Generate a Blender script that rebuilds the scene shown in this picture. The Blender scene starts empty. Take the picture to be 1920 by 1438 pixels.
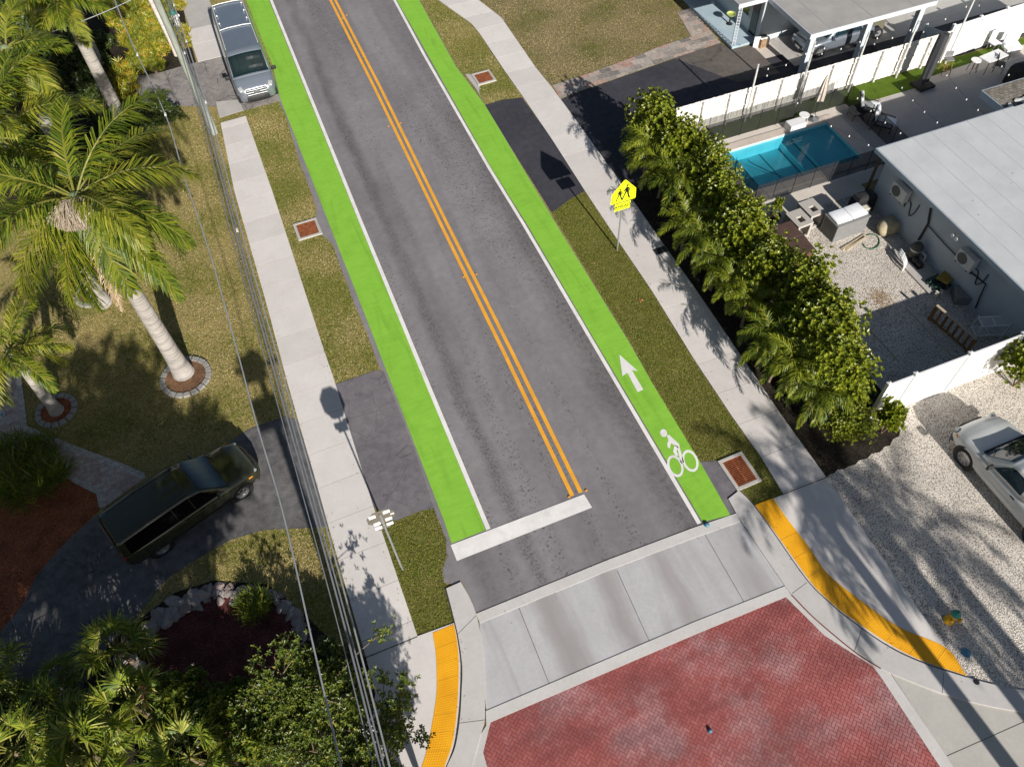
import bpy, bmesh, math, random
from mathutils import Vector, Matrix, Quaternion
from mathutils.geometry import tessellate_polygon
SC = bpy.context.scene
COL = SC.collection
RND = random.Random(7)
D2R = math.radians
# ------------------------------------------------------------------ camera (solved from the photograph's vanishing points)
CAMH = 26.0
RM = Matrix(((0.9300159, 0.31544565, -0.18858544), (-0.36624253, 0.75273473, -0.54704372), (-0.03060775, 0.57782736, 0.81558488)))
FPX, CX, CY = 1493.0, 960.0, 719.0
def ray(px, py):
    return RM @ Vector(((px - CX) / FPX, -(py - CY) / FPX, -1.0))
def G(px, py, z=0.0):
    d = ray(px, py); t = (z - CAMH) / d.z
    return Vector((0, 0, CAMH)) + d * t
def onY(px, py, Y):
    d = ray(px, py); return Vector((0, 0, CAMH)) + d * (Y / d.y)
def onX(px, py, X):
    d = ray(px, py); return Vector((0, 0, CAMH)) + d * (X / d.x)
cam_d = bpy.data.cameras.new('camera'); cam = bpy.data.objects.new('camera', cam_d); COL.objects.link(cam)
cam.matrix_world = Matrix.Translation((0, 0, CAMH)) @ RM.to_4x4()
cam_d.sensor_fit = 'HORIZONTAL'; cam_d.sensor_width = 36.0; cam_d.lens = FPX / 1920 * 36.0
cam_d.clip_start = 0.1; cam_d.clip_end = 2000
SC.camera = cam
# ------------------------------------------------------------------ objects
def tag(o, label=None, cat=None, group=None, kind=None):
    if label: o['label'] = label
    if cat: o['category'] = cat
    if group: o['group'] = group
    if kind: o['kind'] = kind
    return o
def thing(name, label, cat, loc=(0, 0, 0), rz=0.0, group=None):
    o = bpy.data.objects.new(name, None); COL.objects.link(o)
    o.location = loc; o.rotation_euler = (0, 0, rz); o.empty_display_size = .2
    return tag(o, label, cat, group)
def obj(name, bm, m, parent=None, smooth=False, loc=None, rz=0.0):
    me = bpy.data.meshes.new(name)
    bm.normal_update(); bm.to_mesh(me); bm.free()
    if smooth:
        for p in me.polygons: p.use_smooth = True
    mats = m if isinstance(m, (list, tuple)) else [m]
    for q in mats: me.materials.append(q)
    o = bpy.data.objects.new(name, me); COL.objects.link(o)
    if parent is not None: o.parent = parent
    if loc is not None: o.location = loc
    o.rotation_euler.z = rz
    return o
def kids(o): return [c for c in bpy.data.objects if c.parent == o]
def dup(root, loc=None, rz=None, label=None, group=None, scale=None):
    def cp(o, par):
        c = o.copy(); COL.objects.link(c)
        if par is not None: c.parent = par
        for ch in kids(o): cp(ch, c)
        return c
    r = cp(root, None)
    if loc is not None: r.location = loc
    if rz is not None: r.rotation_euler.z = rz
    if scale is not None: r.scale = (scale,) * 3 if not isinstance(scale, tuple) else scale
    if label: r['label'] = label
    if group: r['group'] = group
    return r
def NB(): return bmesh.new()
def box(bm, c, s, rot=None, mi=0, bev=0.0):
    r = bmesh.ops.create_cube(bm, size=1.0)
    vs = r['verts']
    M = Matrix.Translation(c) @ (rot.to_4x4() if rot is not None else Matrix.Identity(4)) @ Matrix.Diagonal((s[0], s[1], s[2], 1))
    bmesh.ops.transform(bm, matrix=M, verts=vs)
    fs = {f for v in vs for f in v.link_faces}
    for f in fs: f.material_index = mi
    if bev > 0:
        es = list({e for v in vs for e in v.link_edges})
        bmesh.ops.bevel(bm, geom=es, offset=bev, segments=2, affect='EDGES', profile=.5)
def bx(bm, x0, x1, y0, y1, z0, z1, mi=0, bev=0.0):
    box(bm, Vector(((x0 + x1) / 2, (y0 + y1) / 2, (z0 + z1) / 2)), (abs(x1 - x0), abs(y1 - y0), abs(z1 - z0)), None, mi, bev)
def tube(bm, pts, r, seg=8, mi=0, cap=True):
    pts = [Vector(p) for p in pts]; n = len(pts)
    rs = r if isinstance(r, (list, tuple)) else [r] * n
    rings = []; up = None
    for i in range(n):
        t = (pts[min(i + 1, n - 1)] - pts[max(i - 1, 0)]).normalized()
        if up is None or abs(t.dot(up)) > .97:
            up = Vector((0, 0, 1)) if abs(t.z) < .9 else Vector((1, 0, 0))
        a = t.cross(up).normalized(); b = a.cross(t).normalized(); up = b
        rings.append([bm.verts.new(pts[i] + (a * math.cos(2 * math.pi * k / seg) + b * math.sin(2 * math.pi * k / seg)) * rs[i]) for k in range(seg)])
    for i in range(n - 1):
        for k in range(seg):
            f = bm.faces.new((rings[i][k], rings[i][(k + 1) % seg], rings[i + 1][(k + 1) % seg], rings[i + 1][k])); f.material_index = mi
    if cap:
        for rg in (rings[0], rings[-1]):
            try: bm.faces.new(rg).material_index = mi
            except ValueError: pass
def lathe(bm, prof, c=(0, 0, 0), seg=20, mi=0, axis='z'):
    c = Vector(c); rings = []
    def P(r, h, a):
        x, y = r * math.cos(a), r * math.sin(a)
        return c + (Vector((x, y, h)) if axis == 'z' else Vector((x, h, y)) if axis == 'y' else Vector((h, x, y)))
    for r, h in prof:
        if r < 1e-6: rings.append([bm.verts.new(P(0, h, 0))])
        else: rings.append([bm.verts.new(P(r, h, 2 * math.pi * k / seg)) for k in range(seg)])
    for i in range(len(rings) - 1):
        A, B = rings[i], rings[i + 1]
        for k in range(seg):
            k2 = (k + 1) % seg
            if len(A) == 1 and len(B) == 1: continue
            if len(A) == 1: f = bm.faces.new((A[0], B[k2], B[k]))
            elif len(B) == 1: f = bm.faces.new((A[k], A[k2], B[0]))
            else: f = bm.faces.new((A[k], A[k2], B[k2], B[k]))
            f.material_index = mi
def prism(bm, pts, z0, z1, mi=0):
    """polygon (xy list) from z0 up to z1; only the top when z0 == z1"""
    pts = [Vector((p[0], p[1])) for p in pts]
    A = sum(pts[i].x * pts[(i + 1) % len(pts)].y - pts[(i + 1) % len(pts)].x * pts[i].y for i in range(len(pts)))
    if A < 0: pts.reverse()
    top = [bm.verts.new((p.x, p.y, z1)) for p in pts]
    for t in tessellate_polygon([[v.co for v in top]]):
        try:
            f = bm.faces.new([top[i] for i in t]); f.material_index = mi
            f.normal_update()
            if f.normal.z < 0: f.normal_flip()
        except ValueError: pass
    if z1 - z0 > 1e-6:
        bot = [bm.verts.new((p.x, p.y, z0)) for p in pts]
        n = len(pts)
        for i in range(n):
            f = bm.faces.new((bot[i], bot[(i + 1) % n], top[(i + 1) % n], top[i])); f.material_index = mi
def fan(bm, pts3, mi=0):
    vs = [bm.verts.new(p) for p in pts3]
    f = bm.faces.new(vs); f.material_index = mi
    return f
def px(*pts):
    """photo pixels -> ground xy; ('w', x, y) passes a world point"""
    out = []
    for p in pts:
        if p[0] == 'w': out.append((p[1], p[2]))
        else:
            v = G(p[0], p[1], 0.0); out.append((v.x, v.y))
    return out
def curve(pts, n=6):
    """Catmull-Rom through xy points"""
    P = [Vector(p) for p in pts]; out = []
    for i in range(len(P) - 1):
        a = P[i - 1] if i else P[0] * 2 - P[1]; b = P[i]; c = P[i + 1]; d = P[i + 2] if i + 2 < len(P) else P[-1] * 2 - P[-2]
        for k in range(n):
            t = k / n
            out.append(.5 * ((2 * b) + (c - a) * t + (2 * a - 5 * b + 4 * c - d) * t * t + (3 * b - a - 3 * c + d) * t ** 3))
    out.append(P[-1]); return [tuple(p) for p in out]
def sheet(name, pts, z, m, th=0.0, kind='structure', parent=None):
    bm = NB(); prism(bm, pts, z - th, z)
    o = obj(name, bm, m, parent)
    if kind: o['kind'] = kind
    return o
def inpoly(p, poly):
    x, y = p; c = False; j = len(poly) - 1
    for i in range(len(poly)):
        a, b = poly[i], poly[j]
        if (a[1] > y) != (b[1] > y) and x < (b[0] - a[0]) * (y - a[1]) / (b[1] - a[1]) + a[0]: c = not c
        j = i
    return c
def loft(bm, rings, mi=0, close=True, caps=True):
    V = [[bm.verts.new(p) for p in r] for r in rings]
    n = len(V[0])
    for i in range(len(V) - 1):
        for k in range(n if close else n - 1):
            f = bm.faces.new((V[i][k], V[i][(k + 1) % n], V[i + 1][(k + 1) % n], V[i + 1][k])); f.material_index = mi
    if caps:
        for r in (V[0], V[-1]):
            try: bm.faces.new(r).material_index = mi
            except ValueError: pass
    return V
# ------------------------------------------------------------------ materials
class NT:
    def __init__(s, name):
        s.m = bpy.data.materials.new(name); s.m.use_nodes = True
        s.t = s.m.node_tree; s.b = s.t.nodes['Principled BSDF']; s.n = s.t.nodes; s.l = s.t.links
        s.tc = s.n.new('ShaderNodeTexCoord')
    def co(s, sc=(1, 1, 1), rot=0.0, obj=True):
        mp = s.n.new('ShaderNodeMapping'); mp.inputs['Scale'].default_value = sc; mp.inputs['Rotation'].default_value = (0, 0, rot)
        s.l.new(s.tc.outputs['Object'], mp.inputs['Vector']); return mp.outputs[0]
    def noise(s, scale, detail=4, rough=.55, vec=None, dist=0.0):
        n = s.n.new('ShaderNodeTexNoise'); n.inputs['Scale'].default_value = scale; n.inputs['Detail'].default_value = detail
        n.inputs['Roughness'].default_value = rough; n.inputs['Distortion'].default_value = dist
        s.l.new(vec if vec is not None else s.co(), n.inputs['Vector']); return n.outputs['Fac']
    def ramp(s, fac, stops):
        r = s.n.new('ShaderNodeValToRGB'); e = r.color_ramp.elements
        while len(e) < len(stops): e.new(.5)
        for i, (p, c) in enumerate(stops):
            e[i].position = p; e[i].color = (c, c, c, 1) if not isinstance(c, tuple) else (*c, 1)
        s.l.new(fac, r.inputs[0]); return r.outputs[0]
    def mix(s, a, b, fac, mode='MIX'):
        x = s.n.new('ShaderNodeMix'); x.data_type = 'RGBA'; x.blend_type = mode
        for v, i in ((a, 6), (b, 7), (fac, 0)):
            if isinstance(v, (int, float)): x.inputs[i].default_value = v if i == 0 else (v, v, v, 1)
            elif isinstance(v, tuple): x.inputs[i].default_value = (*v, 1)
            else: s.l.new(v, x.inputs[i])
        return x.outputs[2]
    def voro(s, scale, feat='F1', vec=None, out='Color', rnd=1.0):
        n = s.n.new('ShaderNodeTexVoronoi'); n.feature = feat; n.inputs['Scale'].default_value = scale; n.inputs['Randomness'].default_value = rnd
        s.l.new(vec if vec is not None else s.co(), n.inputs['Vector']); return n.outputs[out]
    def island(s):
        g = s.n.new('ShaderNodeNewGeometry'); return g.outputs['Random Per Island']
    def math(s, op, a, b=0.0):
        n = s.n.new('ShaderNodeMath'); n.operation = op
        for v, i in ((a, 0), (b, 1)):
            if isinstance(v, (int, float)): n.inputs[i].default_value = v
            else: s.l.new(v, n.inputs[i])
        return n.outputs[0]
    def bump(s, h, strength=.3, dist=.02):
        b = s.n.new('ShaderNodeBump'); b.inputs['Strength'].default_value = strength; b.inputs['Distance'].default_value = dist
        s.l.new(h, b.inputs['Height']); s.l.new(b.outputs[0], s.b.inputs['Normal'])
    def out(s, col=None, rough=.8, metal=0.0, spec=.3, **kw):
        if col is not None:
            if isinstance(col, tuple): s.b.inputs['Base Color'].default_value = (*col, 1)
            else: s.l.new(col, s.b.inputs['Base Color'])
        if isinstance(rough, (int, float)): s.b.inputs['Roughness'].default_value = rough
        else: s.l.new(rough, s.b.inputs['Roughness'])
        s.b.inputs['Metallic'].default_value = metal; s.b.inputs['Specular IOR Level'].default_value = spec
        for k, v in kw.items(): s.b.inputs[k.replace('_', ' ')].default_value = v
        return s.m
def plain(name, col, rough=.6, metal=0.0, var=.12, scale=6.0, spec=.4, bump=0.0, **kw):
    """painted / plastic / metal surface with slight tone mottling and wear"""
    t = NT(name)
    n = t.noise(scale, 5)
    a = tuple(max(0, c * (1 - var)) for c in col); b = tuple(min(1, c * (1 + var)) for c in col)
    c = t.ramp(n, [(.3, a), (.7, b)])
    r = t.ramp(t.noise(scale * 2.3, 3), [(.3, max(0.02, rough * .85)), (.7, min(1, rough * 1.15))])
    if bump: t.bump(t.noise(scale * 12, 3), bump, .01)
    return t.out(c, r, metal, spec, **kw)
# ------------------------------------------------------------------ ground materials
def grass_mat(name, green, brown, bias, dirt=(.30, .24, .19)):
    t = NT(name)
    big = t.noise(.45, 5, .6); mid = t.noise(2.6, 5, .65); fine = t.noise(26, 4, .7); vf = t.noise(75, 2, .6)
    f = t.math('ADD', t.math('MULTIPLY', big, .55), t.math('MULTIPLY', mid, .45))
    c = t.mix(green, brown, t.ramp(f, [(bias - .1, 0.0), (bias + .1, 1.0)]))
    c = t.mix(c, tuple(min(.5, x * 1.5) for x in brown), t.ramp(t.noise(7.5, 6, .8), [(.50, 0.0), (.62, .7)]))
    c = t.mix(c, tuple(x * .45 for x in green), t.ramp(t.noise(11, 6, .8, t.co((1, 1, 1), .7)), [(.50, 0.0), (.62, .75)]))
    c = t.mix(c, dirt, t.ramp(t.noise(1.1, 7, .75), [(.60, 0.0), (.70, .75)]))
    c = t.mix(c, t.ramp(fine, [(.3, .35), (.5, 1.0), (.7, 1.55)]), 1.0, 'MULTIPLY')
    c = t.mix(c, t.ramp(vf, [(.3, .6), (.7, 1.4)]), 1.0, 'MULTIPLY')
    t.bump(fine, .9, .05)
    return t.out(c, .95, 0, .1)
GR_L = grass_mat('grass_dry', (.15, .155, .03), (.36, .28, .11), .44, (.40, .33, .26))
GR_S = grass_mat('grass_strip', (.13, .16, .028), (.30, .245, .085), .46)
GR_R = grass_mat('grass_verge', (.115, .135, .026), (.25, .205, .07), .46)
GR_B = grass_mat('grass_brown', (.11, .115, .03), (.27, .205, .11), .44, (.36, .29, .23))
def asphalt_mat(name, dark, light, streak=True, crack=0.0, speck=.5):
    t = NT(name)
    big = t.noise(.35, 4); mid = t.noise(3.0, 5, .65); fine = t.noise(55, 3, .7)
    c = t.ramp(t.math('ADD', t.math('MULTIPLY', big, .5), t.math('MULTIPLY', mid, .5)), [(.36, dark), (.64, light)])
    if streak:   # worn wheel tracks that run with the road
        st = t.noise(1.0, 3, .55, t.co((.55, .05, 1)), .6)
        c = t.mix(c, (.52, .50, .50), t.ramp(st, [(.42, 0.0), (.68, .55)]), 'MULTIPLY')
        sp = t.noise(9, 5, .8); st2 = t.noise(1.0, 2, .5, t.co((1.1, .05, 2)))
        c = t.mix(c, (.035, .034, .035), t.math('MULTIPLY', t.ramp(sp, [(.56, 0.0), (.6, .8)]), t.ramp(st2, [(.5, 0.0), (.6, 1.0)])))
    if streak:   # oil-dark wheel tracks: left lane inner track, right lane centre
        sx = t.n.new('ShaderNodeSeparateXYZ'); t.l.new(t.co(), sx.inputs[0]); wob = t.math('MULTIPLY', t.noise(.5, 4), .9)
        yf = t.ramp(t.math('DIVIDE', sx.outputs[1], 60.0), [(.10, 1.0), (.40, .65), (.9, .4)])
        for xc, wd, am, sc_ in ((3.95, .42, .95, 11), (9.5, .95, .55, 5), (2.2, .5, .3, 7)):
            dx = t.math('ABSOLUTE', t.math('SUBTRACT', t.math('ADD', sx.outputs[0], wob), xc + .45))
            g = t.ramp(t.math('DIVIDE', dx, wd), [(.2, 1.0), (1.0, 0.0)])
            k = t.math('MULTIPLY', t.math('MULTIPLY', g, t.ramp(t.noise(sc_, 6, .8), [(.46, 0.0), (.62, am * .8)])), yf)
            c = t.mix(c, (.040, .037, .037), k)
            c = t.mix(c, (.72, .72, .72), t.math('MULTIPLY', g, .55), 'MULTIPLY')
    c = t.mix(c, t.ramp(fine, [(.3, 1 - speck * .6), (.7, 1 + speck * .6)]), 1.0, 'MULTIPLY')
    c = t.mix(c, (.33, .32, .31), t.ramp(t.voro(7, out='Distance'), [(.02, .7), (.035, 0.0)]))
    if crack:
        cr = t.voro(1.1, 'DISTANCE_TO_EDGE', vec=None, out='Distance')
        n = t.noise(1.2, 3)
        c = t.mix(c, (.02, .02, .02), t.math('MULTIPLY', t.ramp(cr, [(.008, crack), (.02, 0.0)]), t.ramp(n, [(.45, 0.0), (.55, 1.0)])))
    t.bump(fine, .35, .01)
    return t.out(c, .88, 0, .25)
ASPH = asphalt_mat('asphalt_road', (.192, .178, .182), (.255, .238, .242), True, 0, .32)
ASPH_D = asphalt_mat('asphalt_apron', (.115, .106, .115), (.20, .182, .19), False, .35, .5)
ASPH_K = asphalt_mat('asphalt_sealed', (.034, .034, .042), (.062, .06, .07), False, 0, .4)
ASPH_OLD = asphalt_mat('asphalt_weathered', (.17, .155, .15), (.34, .31, .29), False, .8, .9)
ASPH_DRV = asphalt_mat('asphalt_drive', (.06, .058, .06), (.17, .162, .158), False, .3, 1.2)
def conc_mat(name, a, b, var=.5, spots=True, stain=None):
    t = NT(name)
    n = t.noise(.9, 6, .65); m = t.noise(7, 5, .7); f = t.noise(60, 2)
    c = t.ramp(t.math('ADD', t.math('MULTIPLY', n, .6), t.math('MULTIPLY', m, .4)), [(.35, a), (.65, b)])
    c = t.mix(c, t.ramp(t.island(), [(0.0, .93), (1.0, 1.05)]), 1.0, 'MULTIPLY')
    c = t.mix(c, t.ramp(f, [(.3, .93), (.7, 1.07)]), 1.0, 'MULTIPLY')
    if spots: c = t.mix(c, (.09, .085, .08), t.ramp(t.voro(1.7, out='Distance'), [(.014, .75), (.024, 0.0)]))
    if stain:   # tyre-darkened tracks that run with the road
        sx = t.n.new('ShaderNodeSeparateXYZ'); t.l.new(t.co(), sx.inputs[0]); wob = t.math('MULTIPLY', t.noise(.8, 4), .7)
        for xc, wd, am in ((3.75, .55, .8), (5.9, .6, .85), (7.9, .45, .5)):
            dx = t.math('ABSOLUTE', t.math('SUBTRACT', t.math('ADD', sx.outputs[0], wob), xc + .35))
            c = t.mix(c, stain, t.ramp(t.math('DIVIDE', dx, wd), [(.1, am), (1.0, 0.0)]))
        s = t.noise(1.0, 5, .6, t.co((.42, .05, 1)), .8)
        c = t.mix(c, stain, t.ramp(s, [(.45, 0.0), (.62, .75)]))
    t.bump(f, .12, .004)
    return t.out(c, .9, 0, .25)
CONC = conc_mat('concrete_walk', (.575, .535, .50), (.655, .615, .58))
CONC_C = conc_mat('concrete_kerb', (.48, .455, .43), (.57, .545, .52))
CONC_G = conc_mat('concrete_crossing', (.42, .41, .412), (.50, .49, .49), stain=(.30, .275, .265))
CONC_P = conc_mat('concrete_patio', (.54, .485, .42), (.63, .575, .51))
CONC_S = conc_mat('concrete_pale_grey', (.40, .38, .34), (.48, .455, .41))
CONC_O = conc_mat('concrete_old', (.38, .36, .335), (.48, .455, .425))
JOINT = plain('joint_dark', (.05, .045, .042), .95)
def paint_mat(name, col, wear=.5, base=(.15, .14, .14), ridges=0.0):
    t = NT(name)
    n = t.noise(1.6, 5, .65)
    c = t.ramp(n, [(.35, tuple(x * .90 for x in col)), (.65, tuple(min(1, x * 1.06) for x in col))])
    c = t.mix(c, base, t.ramp(t.noise(14, 5, .75), [(.68, 0.0), (.76, wear)]))
    c = t.mix(c, tuple(x * .62 for x in col), t.ramp(t.noise(1.4, 6, .75, None, .6), [(.55, 0.0), (.72, .55)]))
    c = t.mix(c, t.ramp(t.noise(45, 2), [(.3, .93), (.7, 1.07)]), 1.0, 'MULTIPLY')
    t.bump(t.noise(60, 3), .2, .006)
    return t.out(c, .75, 0, .3)
P_WHITE = paint_mat('paint_white', (.76, .73, .70), .45)
P_YEL = paint_mat('paint_yellow', (.80, .37, .035), .35)
def green_mat():
    t = NT('paint_green')
    n = t.noise(1.2, 5, .6); w = t.noise(1.0, 4, .6, t.co((1.5, 6, 1)))
    c = t.ramp(t.math('ADD', t.math('MULTIPLY', n, .5), t.math('MULTIPLY', w, .5)), [(.34, (.20, .425, .040)), (.5, (.225, .475, .046)), (.66, (.25, .51, .054))])
    c = t.mix(c, (.12, .33, .03), t.ramp(t.noise(5, 6, .75), [(.60, 0.0), (.75, .6)]))
    c = t.mix(c, (.17, .20, .10), t.ramp(t.noise(11, 7, .85), [(.66, 0.0), (.74, .55)]))
    c = t.mix(c, (.75, .72, .70), t.ramp(t.noise(1.0, 4, .6, t.co((2.2, .25, 1)), .8), [(.52, 0.0), (.7, .6)]), 'MULTIPLY')
    c = t.mix(c, t.ramp(t.noise(60, 2), [(.3, .93), (.7, 1.07)]), 1.0, 'MULTIPLY')
    t.bump(t.noise(60, 3), .2, .006)
    return t.out(c, .8, 0, .25)
P_GREEN = green_mat()
def gravel_mat(name, cols, scale=16.0, patch=None):
    t = NT(name)
    v = t.voro(scale, out='Color'); d = t.voro(scale, out='Distance')
    sep = t.n.new('ShaderNodeSeparateColor'); t.l.new(v, sep.inputs[0])
    c = t.ramp(sep.outputs[0], [(0.0, cols[0]), (.35, cols[1]), (.7, cols[2]), (1.0, cols[3])])
    c = t.mix(c, (.10, .085, .07), t.ramp(d, [(.48, 0.0), (.72, .7)]))
    c = t.mix(c, t.ramp(t.noise(.7, 5), [(.3, .85), (.7, 1.12)]), 1.0, 'MULTIPLY')
    if patch: c = t.mix(c, patch, t.ramp(t.noise(.55, 5, .7), [(.6, 0.0), (.72, .5)]))
    t.bump(t.ramp(d, [(0.0, 1.0), (.6, 0.0)]), .7, .018)
    return t.out(c, .92, 0, .2)
GRAV = gravel_mat('gravel', ((.55, .485, .41), (.64, .575, .50), (.71, .65, .57), (.74, .69, .62)), 22)
GRAV_B = gravel_mat('gravel_bed', ((.06, .05, .042), (.10, .085, .07), (.17, .15, .13), (.50, .46, .42)), 13)
def mulch_mat(name, a, b, c3):
    t = NT(name)
    v = t.voro(22, out='Color', vec=t.co((1, 2.2, 1), .5)); sep = t.n.new('ShaderNodeSeparateColor'); t.l.new(v, sep.inputs[0])
    c = t.ramp(sep.outputs[0], [(0.0, a), (.6, b), (1.0, c3)])
    c = t.mix(c, t.ramp(t.noise(1.5, 5), [(.3, .65), (.7, 1.25)]), 1.0, 'MULTIPLY')
    t.bump(t.noise(40, 4), 1.0, .04)
    return t.out(c, .95, 0, .1)
MULCH = mulch_mat('mulch_red', (.16, .045, .022), (.27, .085, .038), (.40, .15, .07))
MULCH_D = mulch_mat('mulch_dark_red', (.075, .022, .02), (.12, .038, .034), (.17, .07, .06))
MULCH_B = mulch_mat('mulch_brown', (.12, .065, .035), (.20, .11, .06), (.29, .17, .10))
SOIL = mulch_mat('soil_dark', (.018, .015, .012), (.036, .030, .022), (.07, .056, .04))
# brick paving: coated red with worn pale patches
def brick_mat():
    t = NT('brick_red')
    i = t.island()
    red = t.ramp(i, [(0.0, (.315, .086, .078)), (.5, (.345, .10, .092)), (1.0, (.375, .117, .106))])
    pale = t.ramp(i, [(0.0, (.34, .17, .172)), (.5, (.385, .20, .20)), (1.0, (.43, .24, .235))])
    w = t.noise(.42, 3, .5); w2 = t.noise(2.2, 4, .6)
    f = t.ramp(t.math('ADD', t.math('MULTIPLY', w, .8), t.math('MULTIPLY', w2, .2)), [(.47, 0.0), (.60, .8)])
    c = t.mix(red, pale, f)
    c = t.mix(c, t.ramp(t.noise(.9, 4, .55, t.co((.5, 1.1, 1), .5)), [(.38, .74), (.62, 1.08)]), 1.0, 'MULTIPLY')  # soft dark bands: cast shade painted into the brick colour
    c = t.mix(c, t.ramp(t.noise(50, 3), [(.3, .85), (.7, 1.15)]), 1.0, 'MULTIPLY')
    return t.out(c, .85, 0, .25)
BRICK = brick_mat()
def tactile_mat():
    t = NT('tactile_yellow')
    n = t.noise(1.2, 4)
    c = t.ramp(n, [(.3, (.74, .33, .006)), (.7, (.86, .41, .010))])
    c = t.mix(c, (.38, .17, .01), t.ramp(t.noise(9, 5, .7), [(.64, 0.0), (.76, .5)]))
    return t.out(c, .6, 0, .35)
TACT = tactile_mat()
def tile_mat(name, cols, size=.30, mortar=(.30, .27, .24)):
    t = NT(name)
    b = t.n.new('ShaderNodeTexBrick'); b.inputs['Scale'].default_value = 1.0
    b.inputs['Brick Width'].default_value = size * 1.6; b.inputs['Row Height'].default_value = size
    b.inputs['Mortar Size'].default_value = .012; b.offset = .5
    b.inputs['Color1'].default_value = (1, 1, 1, 1); b.inputs['Color2'].default_value = (0, 0, 0, 1); b.inputs['Mortar'].default_value = (.5, .5, .5, 1)
    t.l.new(t.co(), b.inputs['Vector'])
    c = t.ramp(b.outputs['Color'], [(0.0, cols[0]), (.5, cols[1]), (1.0, cols[2])])
    c = t.mix(c, mortar, b.outputs['Fac'])
    c = t.mix(c, t.ramp(t.noise(6, 5, .7), [(.3, .65), (.7, 1.25)]), 1.0, 'MULTIPLY')
    return t.out(c, .85, 0, .25)
PAVE_W = tile_mat('paver_path', ((.34, .24, .21), (.42, .34, .29), (.44, .39, .35)), .22)
PAVE_E = tile_mat('paver_edge', ((.36, .34, .31), (.42, .40, .36), (.48, .45, .41)), .14)
PAVE_S = tile_mat('paver_mixed', ((.19, .17, .155), (.42, .37, .32), (.40, .24, .19)), .42, (.38, .34, .29))
TURF = (lambda t: (t.bump(t.noise(90, 2), .8, .02), t.out(t.mix(t.ramp(t.noise(2, 4), [(.3, (.075, .125, .012)), (.7, (.105, .165, .018))]), t.ramp(t.noise(70, 2), [(.3, .6), (.7, 1.3)]), 1.0, 'MULTIPLY'), .95, 0, .1))[1])(NT('artificial_turf'))
# ------------------------------------------------------------------ SETTING: terrain, roads, pavements, markings
POOL = (20.55, 26.85, 23.35, 26.42)
def sheet_hole(name, outer, hole, z, m, th=0.0):
    bm = NB()
    loops = [[Vector((p[0], p[1], z)) for p in outer], [Vector((p[0], p[1], z)) for p in hole]]
    flat = loops[0] + loops[1]; vs = [bm.verts.new(v) for v in flat]
    for t in tessellate_polygon(loops):
        f = bm.faces.new([vs[i] for i in t]); f.normal_update()
        if f.normal.z < 0: f.normal_flip()
    o = obj(name, bm, m); o['kind'] = 'structure'; return o
x0, x1, y0, y1 = POOL
hole = [(x0 - .05, y0 - .05), (x1 + .05, y0 - .05), (x1 + .05, y1 + .05), (x0 - .05, y1 + .05)]
sheet_hole('ground', [(-160, -120), (200, -120), (200, 260), (-160, 260)], hole, 0.0, GR_L)
# grass strips and lawns
Z1 = .008
sheet('grass_strip', px((457, 208), (522, 190), (535, 215), (560, 300), (584, 360), (594, 392), (592, 409), (601, 440), (611, 448), (625, 460), (636, 495), (650, 530), (660, 560), (690, 630), (710, 685), (708, 694), (629, 721), (602, 640), (511, 360)), Z1, GR_S)
sheet('grass_strip', px((700, 949), (735, 977), (744, 976), (790, 958), (812, 952), (826, 985), (837, 1014), (837, 1047), (829, 1068), (833, 1092), (838, 1110), (853, 1168), (783, 1195)), Z1, GR_R)
sheet('grass_strip', px((1035, 401), (1068, 375), (1097, 360), (1160, 455), (1223, 548), (1300, 673), (1371, 780), (1427, 858), (1469, 927), (1415, 948), (1386, 920), (1350, 864), (1312, 867), (1223, 720), (1178, 640)), Z1, GR_R)
sheet('grass_strip', px((700, -120), (742, -60), (820, 0), (883, 45), (899, 64), (946, 134), (979, 184), (943, 188), (909, 199), (855, 126), (800, 25), (785, 0)), Z1, GR_S)
sheet('lawn', px((895, 0), (940, 35), (958, 61), (1004, 128), (1031, 161), (1104, 139), (1197, 105), (1244, 86), (1296, 70), (1270, 25), (1294, 15), (1220, -60), (820, -60)), Z1, GR_B)
# ---- road
ZR = .016
roadL = px((250, -520), (340, -300), (461, 0), (512, 126), (522, 190), (535, 215), (560, 300), (582, 360), (594, 392), (592, 409), (601, 440), (611, 448), (625, 460), (636, 495), (650, 530), (660, 560), (690, 630), (710, 685), (720, 700), (780, 850), (812, 952), (826, 985), (837, 1014), (837, 1047), (829, 1068), (833, 1092), (850, 1096), (866, 1091), (881, 1121), (893, 1152), (903, 1168))
roadR = px((1387, 978), (1378, 963), (1365, 936), (1382, 919), (1353, 873), (1348, 864), (1312, 866), (1224, 720), (1179, 640), (1043, 420), (911, 199), (856, 126), (786, 0), (605, -300), (470, -520))
sheet('road', roadL + roadR, ZR, ASPH)
sheet('driveway_apron', px((629, 721), (708, 694), (720, 698), (780, 850), (814, 953), (790, 958), (744, 976), (735, 978), (700, 949)), ZR + .006, ASPH_D)
sheet('driveway_apron', px((909, 198), (943, 188), (979, 184), (1035, 263), (1096, 360), (1068, 375), (1035, 400)), ZR + .006, ASPH_K)
sheet('inlet_apron', px((1312, 866), (1348, 864), (1362, 868), (1384, 920), (1365, 936), (1379, 964), (1370, 966)), ZR + .006, ASPH_D)
sheet('inlet_apron', px((872, 140), (888, 140), (900, 163), (898, 175), (905, 190), (893, 168)), ZR + .006, CONC_O)
ZM = ZR + .010
gl = px((250, -520), (340, -300), (461, 0), (512, 126), (526, 187), (617, 420), (688, 600), (832, 975), (847, 1019)); gr = px((911, 994), (802, 730), (674, 420), (504, 0), (383, -300), (294, -520))
sheet('bike_lane', gl + gr, ZM, P_GREEN)
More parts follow.
